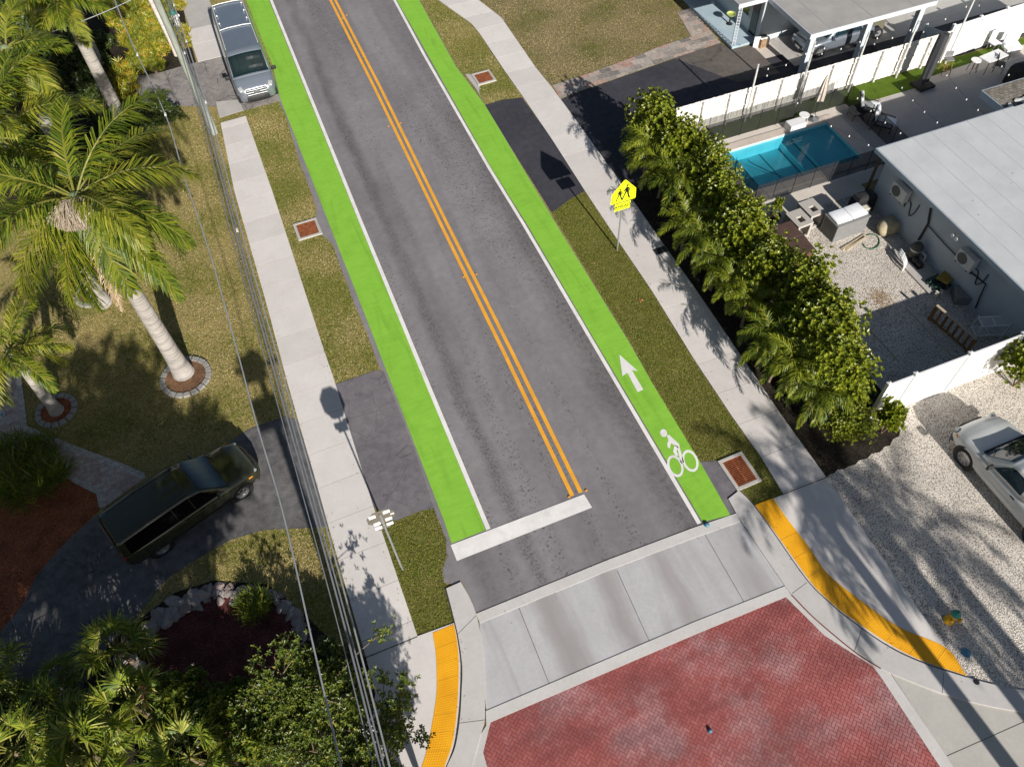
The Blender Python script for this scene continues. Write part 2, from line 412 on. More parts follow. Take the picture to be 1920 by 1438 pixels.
gl = px((743, 0), (801, 102), (921, 316), (987, 420), (1110, 630), (1317, 979)); gr = px((1369, 966), (1312, 866), (1223, 719), (1178, 640), (1042, 420), (910, 199), (855, 126), (785, 0), (604, -300), (469, -520))
sheet('bike_lane', px((433, -520), (565, -300)) + gl + gr, ZM, P_GREEN)
def stripe(name, pts, w, z, m):
    """painted line of real width w along a ground polyline"""
    P = [Vector(p) for p in pts]; A, B = [], []
    for i, p in enumerate(P):
        t = (P[min(i + 1, len(P) - 1)] - P[max(i - 1, 0)]).normalized(); n = Vector((-t.y, t.x))
        A.append(p + n * w / 2); B.append(p - n * w / 2)
    return sheet(name, A + B[::-1], z, m)
stripe('edge_line', px((299, -520), (387, -300), (508, 0), (678, 420), (806, 730), (916, 993)), .16, ZM + .004, P_WHITE)
stripe('edge_line', px((430, -520), (562, -300), (739, 0), (797, 107), (917, 316), (981, 420), (1104, 630), (1311, 982)), .15, ZM + .004, P_WHITE)
yl = px((375, -520), (483, -300), (619, 0), (702, 165), (826, 420), (949, 670), (1073, 930)); yr = px((379, -520), (490, -300), (628, 0), (713, 165), (838, 420), (962, 665), (1089, 924))
stripe('centre_line', yl, .15, ZM, P_YEL); stripe('centre_line', yr, .15, ZM, P_YEL)
sheet('stop_line', px((845, 1022), (1095, 927), (1110, 952), (857, 1052)), ZM + .004, P_WHITE)
sheet('arrow_marking', px((1161.3, 665.8), (1196, 696.3), (1184.5, 695), (1206, 731), (1195.6, 736), (1176, 699.6), (1167, 706)), ZM + .004, P_WHITE)
def Z5(x, y): return (1130 + x * .2504, 640 + y * .2504)
bm = NB()
def ell(cx, cy, a, b, ux, uy, n=32): return [(cx + a * math.cos(k * 2 * math.pi / n) * ux - b * math.sin(k * 2 * math.pi / n) * uy, cy + a * math.cos(k * 2 * math.pi / n) * uy + b * math.sin(k * 2 * math.pi / n) * ux) for k in range(n)]
for cx, cy in ((543, 936), (655, 897)):
    o_ = px(*[Z5(*p) for p in ell(cx, cy, 86, 57, .38, .925)]); i_ = px(*[Z5(*p) for p in ell(cx, cy, 66, 40, .38, .925)])
    for k in range(32):
        k2 = (k + 1) % 32
        f = fan(bm, [(*o_[k], 0), (*o_[k2], 0), (*i_[k2], 0), (*i_[k], 0)]); f.normal_update()
        if f.normal.z < 0: f.normal_flip()
prism(bm, px(*[Z5(*p) for p in ell(456, 689, 30, 26, .3, .95, 16)]), 0, 0)
for poly in ([(478, 706), (496, 702), (572, 772), (578, 806), (548, 790), (512, 762), (504, 790), (506, 804), (486, 796), (482, 770), (492, 742)],
             [(538, 778), (566, 792), (552, 826), (566, 856), (548, 862), (526, 826)], [(556, 790), (578, 806), (608, 905), (596, 922), (582, 908)]):
    prism(bm, px(*[Z5(*p) for p in poly]), 0, 0)
o = obj('bicycle_marking', bm, P_WHITE); o.location.z = ZM + .0045; o['kind'] = 'structure'
# ---- sidewalks laid as slabs
def xat(poly, y):
    for i in range(len(poly) - 1):
        a, b = poly[i], poly[i + 1]
        if (a[1] - y) * (b[1] - y) <= 0 and a[1] != b[1]: return a[0] + (b[0] - a[0]) * (y - a[1]) / (b[1] - a[1])
    e = (poly[0], poly[1]) if abs(poly[0][1] - y) < abs(poly[-1][1] - y) else (poly[-2], poly[-1])
    return e[0][0] + (e[1][0] - e[0][0]) * (y - e[0][1]) / (e[1][1] - e[0][1])
def walk(name, L, R, ya, yb, sp, ph, z, m, gap=.016, skew=0.0):
    bm = NB(); ys = []
    y = ph - math.ceil((ph - ya) / sp) * sp
    while y < yb:
        a, b = max(y, ya), min(y + sp, yb); y += sp
        if b - a < .05: continue
        mids = sorted({a + gap / 2, b - gap / 2} | {p[1] for p in L + R if a + .05 < p[1] < b - .05})
        pl = [(xat(L, q), q) for q in mids]; pr = [(xat(R, q), q + skew) for q in mids]
        prism(bm, pl + pr[::-1], z - .06, z)
    o = obj(name, bm, m); o['kind'] = 'structure'
    bm = NB(); ys = sorted({ya, yb} | {p[1] for p in L + R if ya < p[1] < yb})
    prism(bm, [(xat(L, q) + .01, q) for q in ys] + [(xat(R, q) - .01, q + skew) for q in ys][::-1], 0, z - .02)
    o = obj('slab_bed', bm, JOINT); o['kind'] = 'structure'
    return o
SL = px((687, 1234), (620, 1000), (592, 900), (560, 790), (540, 720), (500, 570), (440, 360), (412, 222)); SR = px((783, 1193), (700, 949), (628, 717), (602, 640), (511, 360), (457, 208))
yj = (G(680, 887).y + G(600, 916).y) / 2
walk('sidewalk', SL, SR, G(687, 1234).y + .0, G(430, 228).y, 1.52, yj, .05, CONC, skew=G(783, 1193).y - G(687, 1234).y)
# the walk beyond the weathered driveway, mostly behind the parked van
SL2 = px((372, 118), (352, 60), (338, 0), (300, -120)); SR2 = px((424, 104), (396, 45), (380, 0), (340, -120))
walk('sidewalk', SL2, SR2, G(372, 118).y, G(357, 57).y, 1.9, G(372, 118).y, .05, CONC)
sheet('walkway', px((358, 58), (337, 0), (300, -120), (350, -120), (392, 0), (412, 48)), .045, CONC_O, .04)
RLft = px((1468, 926), (1427, 858), (1371, 780), (1300, 673), (1223, 548), (1160, 455), (1097, 360), (1035, 263), (979, 181), (946, 134), (899, 64), (883, 45), (820, 0), (740, -60), (640, -160)); RRgt = px((1549, 896), (1500, 829), (1465, 780), (1430, 728), (1300, 538), (1245, 461), (1180, 368), (1156, 333), (1063, 204), (1031, 161), (1004, 128), (958, 61), (940, 35), (895, 0), (828, -60), (720, -160))
walk('sidewalk', RLft, RRgt, (G(1468, 926).y + G(1549, 896).y) / 2, G(760, -100).y, 1.55, G(1426, 858).y, .05, CONC)
# ---- ramp corners, kerbs, tactile strips
def band(A, B, n): # resample both rims to n points
    def rs(P):
        P = [Vector(p) for p in P]; d = [0]
        for i in range(1, len(P)): d.append(d[-1] + (P[i] - P[i - 1]).length)
        out = []
        for k in range(n):
            t = d[-1] * k / (n - 1); i = 1
            while i < len(P) - 1 and d[i] < t: i += 1
            u = (t - d[i - 1]) / max(1e-6, d[i] - d[i - 1]); out.append(P[i - 1].lerp(P[i], u))
        return out
    return rs(A), rs(B)
def tactile(A, B, z):
    bm = NB(); A0, B0 = A, B; A, B = band(A, B, 900)
    for k in range(899):
        if k % 80 == 79: continue
        f = fan(bm, [(*A[k], z), (*A[k + 1], z), (*B[k + 1], z), (*B[k], z)]); f.normal_update()
        if f.normal.z < 0: f.normal_flip()
    L = sum((A[i + 1] - A[i]).length for i in range(899))
    A, B = band(A0, B0, int(L / .068))
    for a, b in zip(A, B):
        w = (b - a).length; m = max(2, int(w / .068))
        for j in range(m):
            p = a.lerp(b, (j + .5) / m)
            v = [bm.verts.new((p.x + r * math.cos(q * math.pi / 3), p.y + r * math.sin(q * math.pi / 3), z + h)) for r, h in ((.022, 0), (.012, .0045)) for q in range(6)]
            for q in range(6): bm.faces.new((v[q], v[(q + 1) % 6], v[6 + (q + 1) % 6], v[6 + q]))
            bm.faces.new(v[6:])
    o = obj('tactile_strip', bm, TACT); o['kind'] = 'structure'
tlA = curve(px((811.6, 1187.5), (817.5, 1227), (819, 1269), (818.5, 1303), (812, 1348), (803.6, 1393), (792, 1434), (770, 1490), (735, 1550))); tlB = curve(px((851.4, 1171), (858, 1206.5), (860.4, 1244.6), (859.5, 1293), (856.5, 1338), (848.6, 1393), (835, 1434), (812, 1500), (785, 1560)))
tactile(tlA, tlB, .052)
sheet('ramp_corner', px((687, 1234), (783, 1193), (852, 1168)) + curve(px((854, 1171), (861, 1206), (863.5, 1245), (862.5, 1293), (859.5, 1338), (851.6, 1393), (838, 1434), (815, 1500), (788, 1560))) + px((600, 1640), (560, 1500), (700, 1340), (704, 1300)), .044, CONC, .04)
klL = curve(px((837, 1104), (852, 1161.5), (861, 1203), (867, 1251.5), (866, 1293), (862.5, 1348), (854, 1400), (838, 1438), (815, 1500), (780, 1580))); klR = curve(px((864, 1092), (881.5, 1123), (893.6, 1154.6), (904, 1203), (908, 1251), (909, 1303), (909, 1348), (902, 1376), (885, 1438), (868, 1500), (835, 1580)))
sheet('kerb', klL + klR[::-1], .066, CONC_C, .06)
sheet('kerb_joint', curve(px((834, 1104), (850, 1163), (858.5, 1203), (864, 1251.5), (863.5, 1293), (860, 1348), (852, 1400), (836, 1438), (812, 1500), (778, 1580))) + curve(px((780, 1580), (815, 1500), (838, 1438), (854, 1400), (862.5, 1348), (866, 1293), (867, 1251.5), (861, 1203), (852, 1161.5), (837, 1104))), .048, JOINT)
krA = curve(px((1386, 920), (1415, 950), (1450, 1000), (1495, 1065), (1525, 1103), (1565, 1140), (1579, 1152), (1655.6, 1207), (1724, 1241), (1811, 1270), (1861, 1283.5), (1920, 1295), (2000, 1306), (2150, 1318)))
krB = px((1365, 936.5), (1380, 964), (1420, 1025), (1470, 1098), (1481.5, 1114)) + curve(px((1527, 1160), (1600, 1220), (1650, 1252), (1682, 1268), (1766, 1300.5), (1842, 1321.6), (1920, 1336), (2000, 1348), (2150, 1362)))
sheet('kerb', krA + krB[::-1], .066, CONC_C, .06)
trA = curve(px((1415, 948), (1455, 1002), (1500, 1065), (1530, 1104), (1568, 1139), (1582, 1150), (1663.5, 1206), (1727, 1238.5), (1808, 1266))); trB = curve(px((1449, 935), (1475, 973), (1515, 1025), (1553, 1078), (1621, 1132), (1684.5, 1176), (1772.6, 1215), (1809, 1264)))
tactile(trA, trB, .052)
sheet('ramp_corner', px((1413, 949), (1470, 927.5), (1549.5, 896), (1620, 998), (1663.5, 1060), (1774, 1217), (1811, 1268)) + curve(px((1808, 1268.5), (1724, 1240.5), (1655.6, 1206.5), (1579, 1151.5), (1525, 1102.5), (1495, 1064.5), (1450, 999.5), (1414, 949.5))), .044, CONC, .04)
stripe('kerb_joint', curve(px((1386, 920), (1414, 949.5), (1450, 1000), (1495, 1065), (1525, 1103), (1565, 1140), (1579, 1152), (1655.6, 1207), (1724, 1241), (1811, 1270))), .035, .0675, JOINT)
stripe('slab_joint', px((687, 1233), (783, 1194)), .03, .0535, JOINT); stripe('slab_joint', px((1469, 927), (1549, 896)), .03, .0535, JOINT)
for a, b in (((862, 1356), (909, 1350)), ((1484, 1114), (1512, 1093)), ((1765, 1300), (1768, 1262)), ((1601, 1221), (1615, 1180)), ((893, 1155), (858, 1190))): stripe('kerb_joint', px(a, b), .014, .0682, JOINT)
# ---- concrete crossing, ribbons, brick paving
sheet('concrete_crossing', px((898, 1160), (1384, 972), (1470, 1098), (1476, 1112), (914, 1345), (908, 1300), (907, 1251), (903, 1203)), .022, CONC_G)
for a, b in (((973, 1139.7), (1031, 1285)), ((1157, 1070), (1218, 1204)), ((1322, 1003), (1396, 1131))): stripe('slab_joint', px(a, b), .016, .0262, JOINT)
sheet('ribbon', px((892.6, 1151), (1140, 1050), (1300, 990), (1380, 963), (1388, 978), (1300, 1009), (1140, 1070), (900, 1168)), .04, CONC_C, .03)
sheet('ribbon', px((911, 1333), (1300, 1167), (1471.6, 1099), (1481, 1114), (1473, 1119.5), (1300, 1191), (920, 1354), (912, 1360)), .04, CONC_C, .03)
sheet('ribbon', px((912, 1360), (920, 1354), (906, 1410), (914, 1440), (930, 1600), (835, 1590), (885, 1438), (902, 1376)), .036, CONC_C, .03)
sheet('ribbon', px((1473, 1119.5), (1481, 1114), (1490, 1121)) + px((1527, 1160), (1600, 1221), (1650, 1253), (1666, 1258.5), (1787, 1438), (1900, 1610), (1872, 1610), (1762, 1438), (1650, 1268), (1634.5, 1248), (1545, 1191)), .04, CONC_C, .03)
stripe('kerb_joint', curve(px((1484, 1117), (1527, 1161), (1600, 1222), (1650, 1254))), .04, .0685, plain('joint_red', (.16, .035, .03), .9))
sheet('road', px((1666, 1256), (1682, 1267), (1766, 1299), (1842, 1320), (1920, 1335), (2000, 1347), (2150, 1360), (2300, 1700), (1960, 1700), (1787, 1438)), .020, CONC_S)
stripe('slab_joint', px((1775, 1417), (1960, 1335)), .016, .0245, JOINT)
BR = px((920, 1353), (1300, 1190.5), (1473, 1119), (1545, 1191), (1634.5, 1248), (1650, 1268), (1762, 1438), (1872, 1610), (930, 1610), (914, 1440), (906, 1410))
sheet('brick_bed', BR, .018, JOINT)
bm = NB(); u = .106; c45 = math.cos(D2R(38)); s45 = math.sin(D2R(38))
bxs = [p[0] for p in BR]; bys = [p[1] for p in BR]; ctr = ((min(bxs) + max(bxs)) / 2, (min(bys) + max(bys)) / 2); gg = .011
for i in range(-75, 75):
    for j in range(-75, 75):
        d = (i - j) % 4
        if d == 0: q = ((i, j), (i + 2, j + 1))
        elif d == 3: q = ((i, j), (i + 1, j + 2))
        else: continue
        mx, my = (q[0][0] + q[1][0]) / 2 * u, (q[0][1] + q[1][1]) / 2 * u
        X, Y = ctr[0] + mx * c45 - my * s45, ctr[1] + mx * s45 + my * c45
        if not any(inpoly((X + a, Y + b), BR) for a, b in ((0, 0), (.11, 0), (-.11, 0), (0, .11), (0, -.11))): continue
        zz = .028 + RND.uniform(-.0015, .0015); hx = (q[1][0] - q[0][0]) * u / 2 - gg / 2; hy = (q[1][1] - q[0][1]) * u / 2 - gg / 2
        fan(bm, [(X + a * hx * c45 - b * hy * s45, Y + a * hx * s45 + b * hy * c45, zz) for a, b in ((-1, -1), (1, -1), (1, 1), (-1, 1))])
o = obj('brick_paving', bm, BRICK); o['kind'] = 'structure'
# ---- left properties
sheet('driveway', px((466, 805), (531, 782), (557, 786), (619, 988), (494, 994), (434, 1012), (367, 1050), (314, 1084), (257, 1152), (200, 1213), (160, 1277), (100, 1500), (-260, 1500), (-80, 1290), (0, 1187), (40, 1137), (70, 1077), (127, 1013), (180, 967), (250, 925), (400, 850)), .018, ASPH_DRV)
sheet('driveway', px((250, 145), (300, 137), (352, 122), (372, 117), (424, 104), (440, 140), (540, 178), (526, 190), (457, 209), (412, 222), (405, 200), (340, 200), (300, 205), (260, 190)), .018, ASPH_OLD)
sheet('walkway', px((405, 192), (448, 188), (457, 208), (412, 222)), .03, CONC_O, .02)
sheet('mulch_bed', px((-160, 830), (0, 850), (96, 872), (142, 905), (182, 925), (187, 957), (127, 1013), (70, 1077), (40, 1137), (0, 1187), (-80, 1290), (-200, 1290)), .012, MULCH)
sheet('garden_path', px((-80, 700), (35, 695), (47, 774), (49, 800), (125, 831), (223, 869), (276, 894), (190, 955), (183, 925), (142, 905), (96, 872), (0, 826), (-80, 826)), .026, PAVE_W)
stripe('path_edging', px((33, 697), (43, 774), (46, 803), (125, 836), (223, 873), (270, 893)), .24, .031, PAVE_E); stripe('path_edging', px((0, 823), (96, 869), (142, 901), (186, 923), (192, 950)), .22, .031, PAVE_E)
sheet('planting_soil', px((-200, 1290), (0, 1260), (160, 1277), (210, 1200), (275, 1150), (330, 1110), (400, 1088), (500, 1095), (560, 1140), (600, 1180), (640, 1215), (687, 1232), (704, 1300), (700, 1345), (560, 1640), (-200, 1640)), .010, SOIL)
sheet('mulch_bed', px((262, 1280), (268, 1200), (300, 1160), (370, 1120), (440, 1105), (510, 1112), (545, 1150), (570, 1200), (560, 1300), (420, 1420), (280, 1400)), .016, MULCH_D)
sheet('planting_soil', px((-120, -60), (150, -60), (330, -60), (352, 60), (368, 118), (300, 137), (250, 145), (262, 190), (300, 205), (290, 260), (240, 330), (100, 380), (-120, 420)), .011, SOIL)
# ---- right properties
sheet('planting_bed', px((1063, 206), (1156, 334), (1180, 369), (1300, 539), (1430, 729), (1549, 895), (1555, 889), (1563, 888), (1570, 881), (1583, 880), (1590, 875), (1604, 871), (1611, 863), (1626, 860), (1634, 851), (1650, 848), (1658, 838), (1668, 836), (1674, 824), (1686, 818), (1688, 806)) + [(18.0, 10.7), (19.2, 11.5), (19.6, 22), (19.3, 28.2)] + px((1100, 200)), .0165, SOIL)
sheet('gravel_yard', px((1549, 897), (1620, 998), (1663, 1060), (1774, 1217), (1811, 1269), (1861, 1283), (1920, 1295), (2150, 1318), (2400, 1200)) + [(34, 10.6), (18.2, 10.6), (17.4, 10.6)] + px((1600, 850)), .012, GRAV)
sheet('gravel_yard', [(18.6, 10.75), (25.2, 10.75), (25.2, 21.4), (19.2, 21.4)], .012, GRAV)
sheet_hole('patio', [(19.6, 21.3), (25.6, 21.3), (25.6, 21.8), (46, 21.8), (46, 28.35), (19.6, 28.35)], hole, .03, CONC_P)
sheet('patio', [(27.75, 21.8), (46, 21.8), (46, 26.9), (27.75, 26.9)], .036, CONC_O)
sheet('turf_strip', [(19.7, 27.3), (28.6, 27.3), (28.6, 26.95), (32.9, 26.95), (33.6, 27.45), (44, 28.0), (44, 28.34), (19.7, 28.34)], .042, TURF)
sheet('driveway', px((1051, 188), (1072, 178), (1162, 147), (1264, 111), (1352, 83)) + [(25.7, 34.0), (27.0, 33.9), (27.05, 32.45), (28.0, 32.45), (44, 32.45), (44, 28.45), (18.6, 28.45)] + px((1180, 371)), .020, ASPH_K)
sheet('driveway', px((1264, 110.5), (1352, 82.5)) + [(25.7, 34.0), (27.0, 33.9), (27.0, 31.0), (24.5, 31.2)], .0245, asphalt_mat('asphalt_brown', (.085, .075, .068), (.15, .13, .115), False, 0, .5))
sheet('carport_slab', [(27.0, 33.95), (27.0, 32.45), (28.05, 32.45), (28.05, 33.95)], .040, CONC_P)
sheet('carport_slab', [(28.05, 31.2), (44, 31.2), (44, 34.0), (28.05, 34.0)], .034, CONC_O)
sheet('stone_edging', px((1036, 161), (1104, 139), (1197, 105), (1244, 86), (1296, 70), (1270, 25), (1294, 15), (1352, 82), (1264, 110), (1162, 146), (1072, 177), (1051, 187)), .028, PAVE_S)
# ------------------------------------------------------------------ street furniture, poles, wires, drains, rocks
STEEL = plain('galvanised_steel', (.42, .43, .43), .45, .6, .15)
ALU = plain('bare_aluminium', (.17, .155, .125), .55, .3, .12)
WOODP = (lambda t: t.out(t.mix(t.ramp(t.noise(3, 6, .7, t.co((6, 6, .5))), [(.3, (.17, .19, .16)), (.7, (.34, .36, .31))]), (.09, .085, .075), t.ramp(t.noise(1.2, 5, .8, t.co((5, 5, .8))), [(.58, 0.0), (.68, .8)])), .9, 0, .1))(NT('pole_wood'))
FYG = plain('sign_yellow_green', (.78, .86, .012), .45, 0, .03)
BLACK = plain('sign_black', (.012, .012, .012), .5)
WHITE = plain('white_plastic', (.78, .78, .76), .4, 0, .04)
WHITE_W = plain('white_weathered', (.62, .61, .58), .6, 0, .12)
WIRE = plain('cable_grey', (.26, .275, .30), .5, .3)
WIRE_L = plain('cable_light', (.42, .435, .45), .45, .4)
RUST = (lambda t: t.out(t.ramp(t.noise(9, 6, .7), [(.3, (.17, .05, .022)), (.55, (.30, .095, .04)), (.75, (.42, .19, .10))]), .9, .2, .2))(NT('rusty_iron'))
HYD_Y = plain('hydrant_yellow', (.80, .42, .012), .45, 0, .08)
HYD_G = plain('hydrant_green', (.03, .26, .20), .45, 0, .1)
HYD_W = plain('hydrant_white', (.74, .70, .66), .5, 0, .08)
BLUE = plain('marker_blue', (.06, .17, .25), .4, 0, .15)
AMBER = plain('marker_amber', (.62, .25, .04), .35)
DARKM = plain('dark_metal', (.03, .032, .035), .5, .3)
# school crossing sign
SG = G(1157, 470); SA = math.atan2(.10, 1.0)
t = thing('school_crossing_sign', 'fluorescent yellow-green pentagon sign with two walking figures on a steel post beside the sidewalk', 'road sign', (SG.x, SG.y, 0), 0)
bm = NB(); tube(bm, [(0, 0, 0), (0.0, 0, 4.0)], .036, 8); obj('post', bm, STEEL, t)
def flat(name, poly, y, m, par, z0=0.0, th=.004):
    bm = NB(); n = len(poly)
    A = [bm.verts.new((p[0], y, p[1] + z0)) for p in poly]; B = [bm.verts.new((p[0], y + th, p[1] + z0)) for p in poly]
    for tr in tessellate_polygon([[v.co for v in A]]):
        for L in (A, B):
            try: bm.faces.new([L[i] for i in tr])
            except ValueError: pass
    for i in range(n): bm.faces.new((A[i], A[(i + 1) % n], B[(i + 1) % n], B[i]))
    bmesh.ops.recalc_face_normals(bm, faces=bm.faces)
    return obj(name, bm, m, par)
pent = [(-.56, 0), (.56, 0), (.58, .06), (.56, .55), (.05, 1.14), (0, 1.16), (-.05, 1.14), (-.56, .55), (-.58, .06)]
p1 = flat('panel', pent, -.05, FYG, t, 2.93)
inn = [(-.52, .05), (.52, .05), (.52, .54), (0, 1.09), (-.52, .54)]; inn2 = [(-.495, .075), (.495, .075), (.495, .53), (0, 1.055), (-.495, .53)]
bm = NB()
for k in range(5):
    k2 = (k + 1) % 5
    fan(bm, [(inn[k][0], -.053, inn[k][1] + 2.93), (inn[k2][0], -.053, inn[k2][1] + 2.93), (inn2[k2][0], -.053, inn2[k2][1] + 2.93), (inn2[k][0], -.053, inn2[k][1] + 2.93)])
obj('border_line', bm, BLACK, p1)
def figure(ox, oz, s):
    P = lambda L: [(ox + a * s, oz + b * s) for a, b in L]
    head = [(math.cos(k * math.pi / 6) * .055, .80 + math.sin(k * math.pi / 6) * .06) for k in range(12)]
    return [P(q) for q in (head, [(-.05, .72), (.06, .72), (.10, .45), (-.08, .42)], [(-.08, .46), (.02, .46), (-.10, .20), (-.16, .0), (-.24, .0), (-.16, .22)], [(0, .46), (.10, .46), (.14, .22), (.22, .02), (.14, 0), (.06, .2)], [(.05, .70), (.19, .55), (.10, .42), (.08, .48), (.12, .55), (.05, .63)], [(-.04, .71), (-.16, .55), (-.13, .46), (-.09, .52), (-.03, .60)])]
bm = NB()
for ox, oz, s in ((.13, .11, .90), (-.19, .11, .74)):
    for poly in figure(ox, oz, s):
        A = [bm.verts.new((a, -.0535, b + 2.93)) for a, b in poly]
        for tr in tessellate_polygon([[v.co for v in A]]):
            f = bm.faces.new([A[i] for i in tr]); f.normal_update()
            if f.normal.y > 0: f.normal_flip()
obj('walking_figures', bm, BLACK, p1)
p2 = flat('plaque', [(-.37, 0), (.37, 0), (.37, .40), (-.37, .40)], -.05, FYG, t, 2.48)
def text(word, size, loc, rot, m, parent, name='lettering', ext=.001):
    cu = bpy.data.curves.new(name, 'FONT'); cu.body = word; cu.size = size; cu.align_x = 'CENTER'; cu.align_y = 'CENTER'; cu.extrude = ext; cu.offset = .004 * size / .2
    o = bpy.data.objects.new('tmp', cu); COL.objects.link(o)
    dg = bpy.context.evaluated_depsgraph_get(); me = bpy.data.meshes.new_from_object(o.evaluated_get(dg)); bpy.data.objects.remove(o)
    me.materials.clear(); me.materials.append(m)
    r = bpy.data.objects.new(name, me); COL.objects.link(r); r.parent = parent; r.location = loc; r.rotation_euler = rot
    return r
text('AHEAD', .23, (0, -.053, 2.68), (math.pi / 2, 0, 0), BLACK, p2)
for z in (3.1, 3.75, 2.60):
    bm = NB(); lathe(bm, [(0, -.062), (.018, -.062), (.018, -.048), (0, -.048)], (0, 0, z), 8, 0, 'y'); obj('bolt', bm, STEEL, t)
# stop sign seen from behind
SS = G(755, 1068)
t = thing('stop_sign', 'bare metal back of an octagonal stop sign on a thin post by the left sidewalk', 'road sign', (SS.x, SS.y, 0), 0)
topx = onY(713, 968, SS.y) - SS
bm = NB(); tube(bm, [(0, 0, 0), (topx.x * .98, 0, topx.z * 1.02)], .034, 8); obj('post', bm, STEEL, t)
R8 = .46; C8 = (topx.x, topx.z - .18)
flat('panel', [(C8[0] + R8 * math.cos(D2R(22.5 + 45 * k)), C8[1] + R8 * math.sin(D2R(22.5 + 45 * k))) for k in range(8)], .05, ALU, t)
pq = flat('plaque', [(C8[0] - .20, C8[1] - .78), (C8[0] + .20, C8[1] - .78), (C8[0] + .20, C8[1] - .52), (C8[0] - .20, C8[1] - .52)], .05, ALU, t)
for dx, dz in ((-.24, .20), (.21, .24), (-.17, -.30), (.21, -.24), (-.17, -.60), (.20, -.56)):
    flat('reflective_sticker', [(C8[0] + dx - .105, C8[1] + dz - .08), (C8[0] + dx + .105, C8[1] + dz - .08), (C8[0] + dx + .105, C8[1] + dz + .09), (C8[0] + dx - .105, C8[1] + dz + .09)], .038, WHITE, t, 0, .01)
flat('reflective_sticker', [(C8[0] + .30, C8[1] - .02), (C8[0] + .42, C8[1] - .02), (C8[0] + .42, C8[1] + .04), (C8[0] + .30, C8[1] + .04)], .038, WHITE, t, 0, .01)
# utility poles and the lines they carry
def pole(x, y, h, label, lean=(0, 0), plates=False):
    t = thing('utility_pole', label, 'utility pole', (x, y, 0), 0, 'wooden utility poles along the left sidewalk')
    bm = NB(); tube(bm, [(lean[0] * k / 6, lean[1] * k / 6, h * k / 6) for k in range(7)], [.19 - .055 * k / 6 for k in range(7)], 14); obj('pole_shaft', bm, WOODP, t, True)
    bm = NB(); bx(bm, -.9 + lean[0], .9 + lean[0], -.06, .06, h - .55, h - .43, 0, .01); obj('crossarm', bm, WOODP, t)
    for q in (-.8, -.3, .3, .8):
        bm = NB(); lathe(bm, [(0, 0), (.04, 0), (.06, .05), (.035, .09), (.055, .14), (0, .17)], (q + lean[0], 0, h - .43), 10); obj('insulator', bm, STEEL, t, True)
    if plates:
        bm = NB(); bx(bm, -.70, .30, .16, .32, h - 2.3, h - 1.45, 0, .02); obj('equipment_box', bm, STEEL, t)
        bm = NB(); bx(bm, -.70, .30, .16, .30, h - 1.0, h - .2, 0, .02); obj('equipment_box', bm, STEEL, t)
    bm = NB(); tube(bm, [(.17, -.05, 0), (.15 + lean[0] * .3, -.05, 3.2)], .03, 8); obj('conduit', bm, STEEL, t)
    return t
PB = G(402, 250)
pole(PB.x, PB.y, 10.2, 'weathered wooden utility pole standing at the end of the left sidewalk near the silver van', (-.25, 0))
pole(-2.15, 2.5, 10.8, 'wooden utility pole by the yellow tactile strip that carries equipment boxes', plates=True)
def wire(pts, r, label, name='overhead_wire', group=None, m=None, spacers=()):
    c = curve3(pts, 5); t = thing(name, label, 'overhead wire', tuple(c[0]), 0, group)
    L = [Vector(p) - c[0] for p in c]
    bm = NB(); tube(bm, L, r, 6); obj('cable', bm, m or WIRE, t, True)
    for s in spacers:
        p = L[int(s * (len(L) - 1))]; bm = NB(); box(bm, p, (.07, .16, .07), None, 0, .015); obj('clamp', bm, WHITE_W, t)
    return t
def curve3(pts, n):
    P = [Vector(p) for p in pts]; out = []
    for i in range(len(P) - 1):
        a = P[i - 1] if i else P[0] * 2 - P[1]; b = P[i]; c = P[i + 1]; d = P[i + 2] if i + 2 < len(P) else P[-1] * 2 - P[-2]
        for k in range(n):
            t = k / n; out.append(.5 * ((2 * b) + (c - a) * t + (2 * a - 5 * b + 4 * c - d) * t * t + (3 * b - a - 3 * c + d) * t ** 3))
    out.append(P[-1]); return out
def wz(pxs, za, zb, sag):
    n = len(pxs); out = []
    for i, p in enumerate(pxs):
        u = i / (n - 1); out.append(G(p[0], p[1], za + (zb - za) * u - sag * 4 * u * (1 - u)))
    return out
WG = 'overhead lines above the left sidewalk edge'
wire(wz([(196, -60), (215, 0), (247, 80), (310, 215), (345, 330), (395, 480), (440, 640), (480, 790), (530, 960), (585, 1200), (640, 1438), (675, 1600)], 9.6, 9.4, .5), .020, 'lone pale overhead wire furthest left of the lines, crossing the lawn', group=WG, m=WIRE_L, spacers=(.2, .28))
base = [(298, -60), (320, 10), (350, 100), (400, 262), (445, 432), (490, 590), (550, 800), (640, 1120), (722, 1438), (760, 1600)]
for k, (dx0, dx1, r, z, lb, sp) in enumerate(((-6, -24, .014, 8.4, 'thin overhead wire running leftmost inside the cable bundle', ()), (-2, -10, .025, 8.2, 'dark twisted overhead cable in the middle of the bundle', (.24,)), (1, -2, .020, 8.3, 'grey overhead cable just right of the twisted cable', (.45,)), (6, 9, .023, 8.0, 'thick light grey overhead cable on the right of the bundle nearest the sidewalk', (.12, .2, .3)))):
    wire(wz([(p[0] + dx0 + (dx1 - dx0) * i / 9, p[1]) for i, p in enumerate(base)], z, z, .35), r, lb, group=WG, m=WIRE_L if k == 3 else WIRE, spacers=sp)
wire(wz([(-60, 118), (59, 75), (128, 49), (162, 37), (215, 15), (262, -8)], 6.0, 7.5, .1), .02, 'service wire crossing the palm trunks to a house, at right angles to the other lines', m=WIRE_L)
